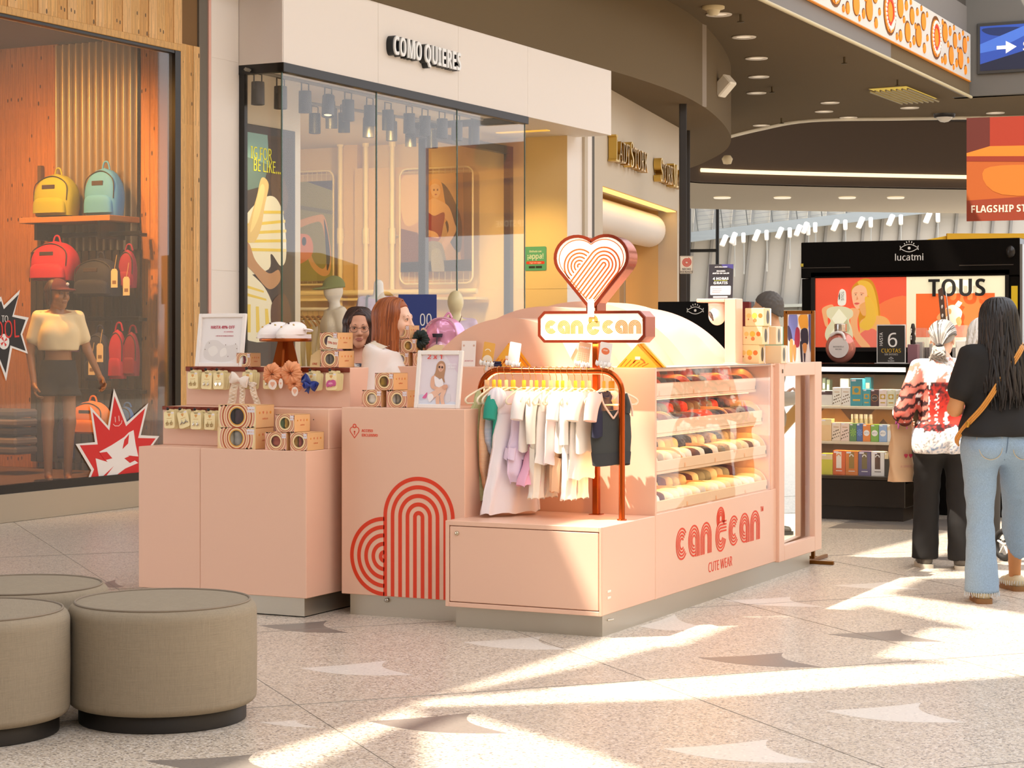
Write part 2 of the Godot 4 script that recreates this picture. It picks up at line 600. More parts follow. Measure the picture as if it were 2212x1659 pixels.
	holes.append(pairs([-3.76, 8.1, -3.32, 8.5, -3.32, 9.6, -2.95, 9.9, -2.95, 12.1, -3.76, 12.1]))
	holes.append(pairs([-2.75, 12.0, -1.8, 12.0, -1.8, 13.6, -2.75, 13.6]))
	for i in holes.size():
		var h: PackedVector2Array = holes[i]
		if Geometry2D.is_polygon_clockwise(h): h.reverse()
		for k in h.size(): h[k] += off
		holes[i] = h
	var roof := nb()
	var frit := nb()
	# right of this line the roof is fritted glass that lets part of the sun through
	var clear := gpoly([330, 1720, 600, 1622, 840, 1529, 1299, 1382])
	clear.append_array(pairs([-3.76, 12.0, -3.76, 15.5, 8, 15.5, 8, -2, -3.9, 2.0]))
	if Geometry2D.is_polygon_clockwise(clear): clear.reverse()
	for k in clear.size(): clear[k] += off
	for gx in range(-18, -2):
		for gz in range(-5, 24):
			var cell := [pairs([gx, gz, gx + 1, gz, gx + 1, gz + 1, gx, gz + 1])]
			for h in holes:
				var nxt := []
				for c in cell:
					for r in Geometry2D.clip_polygons(c, h):
						if r.size() > 2 and not Geometry2D.is_polygon_clockwise(r): nxt.append(r)
				cell = nxt
			for c in cell:
				for r in Geometry2D.clip_polygons(c, clear):
					if not Geometry2D.triangulate_polygon(r).is_empty(): flat(roof, r, rh, rh + 0.12)
				for r in Geometry2D.intersect_polygons(c, clear):
					if not Geometry2D.triangulate_polygon(r).is_empty(): flat(frit, r, rh, rh + 0.006)
	struct("ceiling", roof, m("b9b2a6", 0.8))
	var fm := m("cfcac0", 0.7, 0.0, "frit")
	fm.transparency = BaseMaterial3D.TRANSPARENCY_ALPHA
	fm.albedo_color.a = 0.9
	struct("window_roof", frit, fm)
	# the side of the atrium across from the shops and the wall behind the viewer
	struct("wall_right", nb().box(V(9.0, 0, 8), V(9.3, 9, -38)), m("a08f78", 0.8))
	struct("wall_back", nb().box(V(-16, 0, 6.0), V(9.3, 9, 6.3)), m("94846f", 0.8))
	struct("ceiling_wing", nb().box(V(-42, 9.6, -36.5), V(9.3, 9.8, -62)), m("6b6052", 0.8))
	var wc := thing("column", "white round column across the atrium, seen only in the kiosk's mirror", "column", V(2.6, 0, -16.2))
	put("shaft", nb().lathe([[0.0, 0.0], [0.5, 0.0], [0.5, 0.35], [0.46, 0.36], [0.46, 5.8], [0.0, 5.8]], 40), m("efebe2", 0.5), wc)
	# upper storey wall above the shop fronts, up to the roof
	struct("wall_left", nb().box(V(-3.5, 4.7, -0.6), V(14.4, 9.0, 0.12)), m("8f8272", 0.8), fac)
func _grain(base: String, s: int) -> Image:
	var r := RandomNumberGenerator.new()
	r.seed = s
	var im := Image.create(256, 256, false, Image.FORMAT_RGB8)
	im.fill(Color(base))
	for i in 3000:
		var q := Color(base) * (1.0 + r.randf_range(-0.12, 0.1))
		q.a = 1
		im.fill_rect(Rect2i(r.randi_range(0, 255), r.randi_range(0, 255), 2, 2), q)
	return im

func seats() -> void:
	var fb := tex("ottoman_weave", weave, 0.95, Vector3.ONE * 2.2)
	var base := m("1c1917", 0.5)
	var r := 0.349
	var k := 0
	for q in [[352.0, 7.37, "grey round ottoman nearest the pink display, whole and seen in front of it"], [-62.0, 7.10, "grey round ottoman cut off by the left edge, nearest of the three"], [42.0, 7.83, "grey round ottoman behind the other two, only its top showing"]]:
		var p := at(q[0], HY, q[1])
		p.y = 0
		var o := thing("ottoman", q[2], "ottoman", p, 0.7 * k, "round fabric ottomans")
		k += 1
		put("base", nb().lathe([[0.0, 0.0], [r * 0.885, 0.0], [r * 0.89, 0.004], [r * 0.89, 0.075], [r * 0.8, 0.075]], 48), base, o)
		var pr := [[0.0, 0.062], [r * 0.93, 0.062]]
		for i in 7: pr.append([r - 0.03 + 0.03 * sin(i / 6.0 * PI / 2), 0.092 - 0.03 * cos(i / 6.0 * PI / 2)])
		pr.append([r, 0.15]); pr.append([r * 1.004, 0.25]); pr.append([r, 0.36])
		for i in 7: pr.append([r - 0.035 * (1 - cos(i / 6.0 * PI / 2)) , 0.4 + 0.042 * sin(i / 6.0 * PI / 2)])
		for i in range(1, 9): pr.append([(r - 0.035) * (1 - i / 8.0), 0.442 + 0.009 * sin(i / 8.0 * PI / 2)])
		put("cushion", nb().lathe(pr, 64), fb, o)
		var ring := []
		for i in 65: ring.append(V((r - 0.026) * cos(i * TAU / 64), 0.443, (r - 0.026) * sin(i * TAU / 64)))
		put("piping", nb().tube(ring, 0.0042, 6, false), m("8a7d6c", 0.9), o)

func ceilings() -> void:
	var br := m("68573b", 0.9)
	# rounded slab over the shop fronts: its lower edge follows a curve
	var plan := PackedVector2Array()
	var pts := []
	for q in [[-9.62, 5.0], [-9.62, 10.0], [-9.6, 16.5], [-9.57, 18.34], [-9.53, 21.0], [-9.50, 23.0], [-9.58, 24.6], [-9.82, 26.2], [-10.2, 27.9], [-10.7, 29.7], [-11.17, 31.06], [-11.8, 32.5], [-12.7, 34.1], [-13.7, 35.6], [-15.2, 37.2]]:
		pts.append(V(q[0], q[1], 0))
	for q in smooth_open(pts, 6): plan.append(Vector2(q.x, q.y))
	plan.append(Vector2(-20, 37.2)); plan.append(Vector2(-20, 5.0))
	var sl := nb()
	flat(sl, plan, 4.70, 5.9)
	struct("ceiling_soffit", sl, br)
	var panel := nb()
	flat(panel, pairs([-20, 20, -8.42, 20, -8.33, 36.1, -4.0, 36.4, -4.0, 39.0, -8.0, 39.6, -12.1, 38.4, -14.7, 40.9, -20, 43]), 5.86, 6.15)
	var ce := struct("ceiling_mall", panel, br)
	# pale metal edge along the far end of that ceiling
	var e := nb()
	var ed := [ony(1560, 299, 5.84), ony(1640, 279, 5.84), ony(1750, 260, 5.84), ony(1950, 256, 5.84), ony(2230, 252, 5.84)]
	put("edge_strip", e.tube(smooth_open(ed, 6), 0.045, 6), m("e9e2cf", 0.5), ce)
	put("edge_strip", nb().tube([V(-8.37, 5.84, -24), V(-8.3, 5.84, -36.0)], 0.028, 6), m("cdbf98", 0.5), ce)
	# downlights
	var n := 0
	for q in [[1553, 30], [1607, 79], [1634, 125], [1639, 165], [1634, 200], [1645, 270], [1793, 221], [1780, 240], [1833, 253], [1965, 232], [2150, 243]]:
		var p := ony(q[0], q[1], 5.86)
		var row: String = "in the row beside the rounded soffit" if q[0] < 1700 else "near the lit ceiling grille"
		var o := thing("downlight", ["round recessed downlight at the top edge of the photo, beside the smoke detector", "second round downlight from the top along the rounded soffit", "third round downlight from the top along the rounded soffit", "fourth round downlight, above right of the white emergency light", "fifth round downlight, just below right of the emergency light", "round downlight lowest beside the soffit, close to the pale ceiling edge", "round downlight left of the bright ceiling grille, upper of a close pair", "round downlight left of the ceiling grille, lower of a close pair", "small round downlight nearest the middle of the pale ceiling edge", "round downlight just below the bright ceiling grille", "round downlight at the far right, below the grey corner under the screen"][n], "downlight", p, 0.0, "recessed ceiling downlights")
		n += 1
		put("rim", nb().lathe([[0.11, -0.012], [0.175, -0.018], [0.185, 0.0], [0.11, 0.0]], 24), m("efe6d6", 0.5), o)
		put("lamp", nb().lathe([[0.0, -0.004], [0.115, -0.008], [0.115, 0.0]], 20), glow("ffedd0", 0.75), o)
	var sd := thing("smoke_detector", "cream smoke detector on the ceiling above the topmost downlight", "smoke detector", ony(1541, 14, 5.86))
	put("base", nb().lathe([[0.0, -0.05], [0.1, -0.05], [0.15, -0.03], [0.15, 0.0]], 20), m("d8c79a", 0.5), sd)
	put("head", nb().lathe([[0.0, -0.12], [0.06, -0.115], [0.085, -0.08], [0.09, -0.05]], 20), m("e8dcb8", 0.5), sd)
	n = 0
	for q in [[1600, 31], [1668, 187], [1824, 123], [1939, 172], [1688, 255]]:
		var o := thing("sprinkler", ["small sprinkler head right of the topmost downlight", "small sprinkler head right of the emergency light", "small sprinkler head in the open middle of the brown ceiling", "small sprinkler head above the bright ceiling grille", "small sprinkler head lowest on the brown ceiling, near its pale edge"][n], "sprinkler", ony(q[0], q[1], 5.86), 0.0, "ceiling sprinklers")
		n += 1
		put("pipe", nb().tube([V(0, 0, 0), V(0, -0.1, 0)], 0.018, 8), m("6d6048", 0.5, 0.5), o)
		put("deflector", nb().lathe([[0.0, -0.115], [0.05, -0.11], [0.05, -0.1], [0.0, -0.1]], 12), m("5c5038", 0.5, 0.5), o)
	# lit grille in the ceiling
	var g0 := ony(1876, 191, 5.86)
	var g1 := ony(1958, 185, 5.86)
	var g2 := ony(2025, 212, 5.86)
	var gx := g1 - g0
	var gz := g2 - g1
	var gr := thing("ceiling_grille", "bright yellowish louvred grille set into the brown ceiling", "ceiling grille", g0)
	var bk := nb()
	bk.poly([V(0, -0.01, 0), gx + V(0, -0.01, 0), gx + gz + V(0, -0.01, 0), gz + V(0, -0.01, 0)])
	put("light_panel", bk, glow("f2d466", 0.7), gr)
	for i in 8:
		var a := gx * (i / 7.0)
		var w := gx * 0.028
		put("louvre", nb().tube([a + w + V(0, -0.06, 0), a + w + gz + V(0, -0.06, 0)], 0.022, 4), m("a59a78", 0.5), gr)
	# emergency light on the rounded slab
	var el := thing("emergency_light", "white tilted emergency light box fixed to the rounded soffit edge", "emergency light", onx(1553, 186, -10.15), -0.5)
	put("bracket", nb().box(V(-0.05, -0.1, -0.06), V(0.1, 0.1, 0.06), 0.01), m("d9cfb8", 0.5), el)
	var hb := nb()
	hb.t = xf(V(0.17, -0.02, 0.05), 0.3, 0.0, 0.75)
	put("housing", hb.box(V(-0.15, -0.1, -0.1), V(0.15, 0.1, 0.1), 0.02), m("efe7d4", 0.5), el)
	var cm := thing("dome_camera", "dark dome camera under the ceiling near the pale edge on the right", "camera", ony(2040, 246, 5.86))
	put("mount", nb().lathe([[0.0, -0.07], [0.2, -0.07], [0.22, 0.0]], 20), m("2a2622", 0.4), cm)
	put("dome", nb().lathe([[0.0, -0.17], [0.08, -0.155], [0.14, -0.11], [0.16, -0.07]], 20), m("e6e2d8", 0.2), cm)
	var sm := thing("ceiling_sensor", "tiny round white sensor under the rounded tip of the soffit", "sensor", ony(1571, 336, 4.7))
	put("body", nb().lathe([[0.0, -0.16], [0.07, -0.15], [0.1, -0.06], [0.06, 0.0]], 14), m("e0d2ae", 0.5), sm)
	# bulkhead of the atrium with the bubble panel
	var bx := -8.36
	var gb := m("7f7a74", 0.6)
	struct("wall_bulkhead", nb().box(V(bx - 0.05, 5.845, -20), V(bx, 6.12, -36.0)).box(V(bx - 0.3, 6.98, -20), V(bx - 0.02, 7.5, -36.0)).box(V(bx - 0.3, 6.12, -20), V(bx - 0.06, 6.98, -36.0)), gb)
	struct("wall_far", nb().box(V(bx - 0.3, 5.86, -36.0), V(0, 10.0, -36.3)), m("6b675f", 0.7))
	for i in 3:
		struct("trim_louvre", nb().box(V(bx - 0.1 , 7.5, -26.0 - 3.4 * i), V(bx - 0.04, 9.5, -29.3 - 3.4 * i)), m("4b463f", 0.6))
	var bp := thing("bubble_panel", "long white panel with orange bubble shaped openings above the brown ceiling", "panel", V(bx + 0.002, 6.125, -28.0), PI / 2)
	put("board", nb().box(V(-8.0, 0, 0), V(7.95, 0.86, 0.06), 0.01), m("ddd8cd", 0.5), bp)
	put("glow_line", nb().box(V(-8.0, -0.012, 0.02), V(7.95, 0.0, 0.066)), glow("d98324", 0.5), bp)
	var unit := [[0.42, 0.44, 0.37], [1.05, 0.62, 0.19], [1.06, 0.16, 0.1], [1.42, 0.7, 0.09], [1.5, 0.28, 0.18], [1.78, 0.58, 0.15], [1.9, 0.2, 0.08], [2.12, 0.7, 0.07], [2.2, 0.32, 0.2], [2.52, 0.6, 0.16], [2.58, 0.16, 0.09], [0.85, 0.12, 0.06], [0.88, 0.78, 0.05], [1.28, 0.45, 0.06], [1.7, 0.8, 0.05], [1.68, 0.1, 0.05], [2.0, 0.45, 0.05], [2.38, 0.8, 0.05], [2.78, 0.36, 0.06], [2.76, 0.75, 0.05]]
	var og := glow("e8891a", 0.45)
	for rep in 4:
		for q in unit:
			var cx: float = -3.9 + 2.95 * rep + q[0]
			if cx > 7.8: continue
			var mb := nb()
			mb.prism(disc(cx, q[1], q[2], 20), 0.06, 0.068)
			put("bubble", mb, m("7a4a12", 0.5), bp)
			put("bubble", nb().prism(disc(cx - 0.012, q[1] - 0.012, q[2] * 0.86, 20), 0.06, 0.078), og, bp)
			if q[2] > 0.3:
				var bd := nb()
				for i in 24: bd.ell(V(cx - 0.02 + 0.26 * cos(i * TAU / 24), q[1] + 0.26 * sin(i * TAU / 24), 0.085), V(0.032, 0.032, 0.02), 8)
				put("beads", bd, m("f6e9dc", 0.5), bp)
				put("ring", nb().ribbon(disc(cx - 0.02, q[1], 0.19, 20), 0.05, 0.07, 0.088, true), m("d8401c", 0.5), bp)
				put("ring", nb().ribbon(pairs([cx - 0.06, q[1] - 0.3, cx + 0.2, q[1] - 0.1]), 0.06, 0.07, 0.092), m("f3d9c8", 0.5), bp)
	# blue screen facing the camera on the atrium's end wall
	var sc := thing("advert_screen", "blue advertising screen with a white arrow at the top right corner", "screen", onz(2118, 154, -35.98))
	var ww := 3.0
	var hh := onz(2118, 58, -35.98).y - sc.position.y
	put("frame", nb().box(V(-0.06, -0.06, -0.02), V(ww + 0.06, hh + 0.06, 0.03), 0.01), m("3a3833", 0.5), sc)
	printed(sc, "screen", ww, hh, [["2f4fa8", pairs([0, 0, 1, 0, 1, 1, 0, 1])], ["20305e", blobby([0.02, 0.05, 0.25, 0.08, 0.2, 0.25, 0.06, 0.2])], ["1d2238", pairs([0, 1, 0, 0.85, 0.5, 0.38, 1, 0.3, 1, 1])], ["4a74cf", pairs([0.3, 0, 0.42, 0, 0.1, 0.55, 0, 0.6, 0, 0.4])],
		["f2f2f2", pairs([0.1, 0.46, 0.155, 0.46, 0.155, 0.36, 0.22, 0.5, 0.155, 0.64, 0.155, 0.54, 0.1, 0.54])]], xf(V(ww / 2, hh / 2, 0.032)), 0.55)
	word(sc, "SA", hh * 0.2, m("f5f5f5", 0.5), xf(V(ww * 0.255, hh * 0.5, 0.037)), bold, 1.0, 0.004, "lettering", HORIZONTAL_ALIGNMENT_LEFT)

func beyond() -> void:
	# the far wing of the mall: dark curved bulkhead with a light line, a glazed front and the sunlit wall behind it
	var w := m("5c4b3c", 0.85)
	var a := []
	var b := []
	var mb := nb()
	var lp := []
	for i in 13:
		var t := i / 12.0
		var px := lerpf(1440, 2330, t)
		var z := 3.93 * FPX / (HY - lerpf(386, 410, pow(t, 0.55)))
		var lo := at(px, lerpf(386, 409, pow(t, 0.6)), z)
		a.append(V(lo.x, 5.35, lo.z))
		b.append(V(lo.x, 9.5, lo.z))
		lp.append(V(lo.x, 5.35 + 0.28, lo.z) + vF * -0.06)
	for i in 12: mb.poly([a[i], a[i + 1], b[i + 1], b[i]])
	for i in 12: mb.poly([a[i] + vF * 0.3, b[i] + vF * 0.3, b[i + 1] + vF * 0.3, a[i + 1] + vF * 0.3])
	for i in 12: mb.poly([a[i + 1], a[i], a[i] + vF * 9.0 + Vector3.UP * 0.02, a[i + 1] + vF * 9.0 + Vector3.UP * 0.02])
	var bw := struct("wall_bulkhead_far", mb, w)
	for i in 12:
		var p := nb()
		var q0: Vector3 = a[i].lerp(a[i + 1], 0.06) - vF * 0.05
		var q1: Vector3 = a[i].lerp(a[i + 1], 0.94) - vF * 0.05
		var up0 := Vector3.UP * 1.72
		p.poly([q0 + up0, q1 + up0, q1 + Vector3.UP * 2.6, q0 + Vector3.UP * 2.6])
		put("louvre_panel", p, m("413830", 0.6), bw)
	var ll := put("light_line", nb().tube(smooth_open(lp.slice(1), 4), 0.055, 6), glow("ffe6b8", 2.5), null)
	tag(ll, "long curved warm light line on the dark bulkhead above the far glazing", "light")
	var sf := nb()
	for i in 12: sf.poly([a[i + 1] + vF * 0.32 - Vector3.UP * 0.02, a[i] + vF * 0.32 - Vector3.UP * 0.02, a[i] + vF * 9.0 - Vector3.UP * 0.06, a[i + 1] + vF * 9.0 - Vector3.UP * 0.06])
	struct("ceiling_far", sf, m("d9cdb6", 0.7))
	var kk := 0
	for q in [[1560, 1], [1690, 1], [1830, 1], [1935, 1]]:
		var o := thing("downlight", ["leftmost tiny downlight in the pale soffit under the far light line", "second tiny downlight from the left in the pale far soffit", "third tiny downlight from the left in the pale far soffit", "rightmost tiny downlight in the pale soffit, next to the hanging orange banner"][kk], "downlight", at(q[0], 408 + kk * 2, 54.0), 0.0, "downlights in the far soffit")
		kk += 1
		o.position.y = 5.30
		put("lamp", nb().lathe([[0.0, -0.03], [0.22, -0.03], [0.24, 0.0]], 16), glow("fff4dc", 1.2), o)
	# glazed front and its mullions, at 62 m
	var zz := 62.0
	var mu := m("2c2a27", 0.5)
	var gl := struct("window_far", nb().poly([at(1470, 745, zz), at(2120, 745, zz), at(2120, 395, zz), at(1470, 395, zz)]), glass("f4fff8", 0.06))
	for q in [[1486, 395, 1482, 745], [1550, 400, 1549, 745], [1480, 542, 1551, 541], [1480, 402, 1551, 402], [1488, 428, 1528, 404], [1480, 690, 1640, 690]]:
		put("mullion", nb().tube([at(q[0], q[1], zz - 0.1), at(q[2], q[3], zz - 0.1)], 0.055 if q[0] != 1486 else 0.11, 6), mu, gl)
	# sunlit inclined wall of the neighbouring wing
	var wf := struct("wall_outside", nb().box(V(-16, -0.5, -0.4), V(18, 7.2, 0)), m("b5b0a6", 0.8), Transform3D(Basis(Vector3.UP, YAW + 0.12), at(1760, 732, 74.0) * V(1, 0, 1)))
	for i in 20:
		var x := -6.5 + 0.72 * i
		var q := nb()
		q.t = xf(V(x, 1.2, 0.05), 0, 0, -0.1)
		put("rib", q.box(V(-0.05, 0, -0.05), V(0.05, 5.4, 0.06)), m("8d8b86", 0.8), wf)
	var lg := nb()
	lg.t = xf(V(-5.0, 5.15, 0.0), 0, 0, 0.125)
	put("ledge", lg.box(V(-1, -0.16, 0), V(13, 0.2, 0.7)), m("9aa3a6", 0.7), wf)
	var lg2 := nb()
	lg2.t = xf(V(-5.0, 2.55, 0.0), 0, 0, 0.03)
	put("ledge", lg2.box(V(-1.2, -0.06, 0), V(13, 0.05, 0.5)), m("aab0a8", 0.7), wf)
	put("lower_wall", nb().box(V(-6.2, -0.5, 0.0), V(12, 2.5, 0.3)), m("a5a295", 0.8), wf)
	put("shade_panel", nb().box(V(0.4, -0.5, 0.3), V(3.5, 2.6, 0.5)), m("8f8c80", 0.8), wf)
	var rl := thing("railing", "dark mesh railing along the ledge of the sunlit wall outside", "railing", Vector3.ZERO)
	rl.transform = wf.transform * xf(V(-5.0, 5.3, 0.62), 0, 0, 0.125)
	for i in 13: put("post", nb().box(V(i * 0.95 - 0.015 + 0.4, 0, -0.02), V(i * 0.95 + 0.415, 0.95, 0.02)), m("5b5d5b", 0.6), rl)
	for i in 6: put("rail", nb().box(V(0.4, 0.12 + i * 0.16, -0.008), V(11.8, 0.135 + i * 0.16, 0.008)), m("86898a", 0.6), rl)
	var si := 0
	for px in [1570, 1590, 1640, 1690, 1730, 1745, 1810, 1865, 1930, 2010]:
		var o := thing("floodlight", ["leftmost pair of small white floodlights on the outside wall", "second pair of white floodlights on the outside wall", "third pair of white floodlights on the outside wall", "fourth pair of white floodlights on the outside wall", "fifth pair of white floodlights on the outside wall", "sixth pair of white floodlights, in the middle of the outside wall", "seventh pair of white floodlights from the left outside", "eighth pair of white floodlights from the left outside", "ninth pair of white floodlights from the left outside", "rightmost pair of white floodlights, near the hanging orange banner"][si], "floodlight", Vector3.ZERO, 0.0, "floodlights on the outside wall")
		o.transform = Transform3D(Basis(Vector3.UP, YAW), at(px, lerpf(520, 470, si / 9.0), 72.0))
		si += 1
		var h := nb()
		h.t = xf(V(-0.1, 0, 0), 0, 0, -0.4)
		put("lamp_head", h.box(V(-0.09, -0.22, -0.1), V(0.09, 0.22, 0.1), 0.03), m("fbfbf8", 0.4), o)
		put("lamp_head", nb().box(V(0.2, -0.18, -0.08), V(0.34, 0.2, 0.08), 0.03), m("f4f4f0", 0.4), o)
		put("stem", nb().tube([V(0.28, -0.15, 0), V(0.33, -1.3, -0.3)], 0.025, 6), m("b5b8b5", 0.5), o)
	# hanging orange banner
	var bz := 27.0
	var bl := at(2088, 478, bz)
	var bn := thing("banner", "large hanging orange banner reading FLAGSHIP at the right edge", "banner", V(bl.x, bl.y, bl.z), YAW - 0.35)
	var bh := at(2088, 255, bz).y - bl.y
	put("cloth", nb().box(V(0, 0, -0.02), V(2.4, bh, 0.0)), m("a5481c", 0.7), bn)
	printed(bn, "print", 2.4, bh, [["b0561a", pairs([0, 0, 1, 0, 1, 1, 0, 1])], ["9c2d12", pairs([0, 0, 1, 0, 1, 0.32, 0, 0.32])], ["5c1c10", pairs([0, 0, 0.13, 0, 0.13, 0.3, 0, 0.34])], ["d8791e", pairs([0.13, 0.28, 1, 0.3, 1, 0.42, 0, 0.37, 0, 0.34])], ["8a2b10", pairs([0, 0.37, 1, 0.42, 1, 0.48, 0, 0.42])], ["8d3416", pairs([0, 0.8, 1, 0.72, 1, 1, 0, 1])],
		["c8701f", blobby([0.1, 0.5, 0.4, 0.47, 0.8, 0.5, 0.7, 0.72, 0.2, 0.75])], ["241d1a", blobby([0.36, 0.0, 0.55, -0.05, 0.6, 0.2, 0.42, 0.27, 0.36, 0.2])]], xf(V(1.2, bh / 2, 0.001)))
	word(bn, "FLAGSHIP STORE", bh * 0.068, m("f1dcc4", 0.6), xf(V(0.05, bh * 0.115, 0.004)), bold, 0.92, 0.002, "lettering", HORIZONTAL_ALIGNMENT_LEFT)
	# yellow kiosk roof behind the perfume kiosk
	var yk := thing("yellow_kiosk", "plain yellow kiosk roof showing above the black perfume kiosk", "kiosk", at(1860, 732, 21.5) * V(1, 0, 1), YAW)
	put("fascia", nb().prism(pairs([0, 0, 2.6, 0.0, 2.6, 2.57, 0.95, 2.55, 0.0, 2.36]), -0.6, 0.0), m("e9b800", 0.5), yk)
	put("fascia", nb().box(V(0.93, 1.9, 0.0), V(2.6, 2.57, 0.05)), m("d9a600", 0.5), yk)
	# planting and hall floor edge seen through the glass
	var gp := thing("plant_bed", "bright green plants outside the glazing behind the stone shop", "plants", at(1500, 732, 60.0) * V(1, 0, 1))
	put("planter", nb().box(V(-1.6, 0, -0.4), V(1.6, 0.9, 0.2), 0.03), m("b9b4a6", 0.8), gp)
	var lv := nb()
	for i in 160:
		var p := V(rng.randf_range(-1.5, 1.5), 0.9, rng.randf_range(-0.3, 0.1))
		var d := V(rng.randf_range(-0.5, 0.5), 1.0, rng.randf_range(-0.4, 0.4)).normalized() * rng.randf_range(0.6, 1.3)
		var s := d.cross(V(0.3, 0.1, 1)).normalized() * 0.09
		lv.poly([p, p + d * 0.5 + s, p + d, p + d * 0.5 - s])
	var lf := put("leaves", lv, m("6fae2e", 0.6), gp)
	lf.set_meta("kind", "stuff")
	# painted figures and pennants on the lower outside wall
	var mu2 := thing("wall_mural", "colourful faded mural stripes on the lower outside wall", "mural", Vector3.ZERO)
	mu2.transform = wf.transform * xf(V(-3.6, 0.9, 0.31))
	printed(mu2, "print", 4.0, 3.0, [["9fc6dc", pairs([0.15, 0, 0.22, 0, 0.24, 0.5, 0.16, 0.55])], ["e8b98f", pairs([0.22, 0, 0.28, 0, 0.32, 0.45, 0.25, 0.5])], ["f4ddd2", blobby([0.3, 0.4, 0.5, 0.35, 0.55, 0.6, 0.35, 0.75])], ["d9a8a0", blobby([0.0, 0.6, 0.1, 0.5, 0.16, 0.75, 0.05, 0.95])], ["b6c7b0", blobby([0.02, 0.3, 0.12, 0.25, 0.14, 0.45, 0.05, 0.5])], ["f2efe8", blobby([0.1, 0.6, 0.3, 0.6, 0.34, 0.95, 0.12, 1.0])]], xf(V(1.2, 0.9, 0)))

# == the pink kiosk
func pink() -> StandardMaterial3D: return m("ecc1a7", 0.34, 0.0, "lacquer")
func steel() -> StandardMaterial3D: return m("c2bcae", 0.32, 0.85)
func copper() -> StandardMaterial3D: return m("b5541f", 0.22, 0.9)
func can_strokes(letter: String, x: float, u: float, rr: Array) -> Array:   # polylines of the multi-line lettering, u = letter height
	var out := []
	for k in rr.size():
		var r: float = rr[k] * u
		var c := Vector2(x + 0.5 * u, 0.5 * u)
		var p := PackedVector2Array()
		match letter:
			"c": p = arc(c.x, c.y, r, 42, 318, 26)
			"a":
				p.append(Vector2(c.x + r, 0))
				p.append_array(arc(c.x, c.y, r, 0, 285, 28))
			"n":
				p.append(Vector2(c.x - r, 0))
				p.append_array(arc(c.x, c.y, r, 180, 0, 20))
				p.append(Vector2(c.x + r, 0))
			"&":
				p.append(Vector2(c.x + 0.52 * u, 0.42 * u + r))
				p.append_array(arc(c.x, 0.42 * u, r, 90, 345, 26))
				out.append(p)
				p = arc(c.x, 0.98 * u, r * 0.76, -35, 215, 24)
		out.append(p)
	return out
func can_word(parent: Node3D, u: float, w: float, mat: Material, pos: Transform3D, depth := 0.002) -> void:
	var rr := [0.46, 0.36, 0.26, 0.16]
	var xs := [0.0, 1.03, 2.08, 3.4, 4.62, 5.65, 6.7]
	for i in 7:
		var mb := nb()
		for s in can_strokes("can&can"[i], (xs[i] - 3.85) * u, u, rr): mb.ribbon(s, w, 0, depth)
		var o := put("logo_letter", mb, mat, parent)
		o.transform = pos
	word(parent, "TM", u * 0.16, mat, pos * xf(V(4.05 * u, u * 0.98, depth * 0.5)), plainf, 1.0, depth)

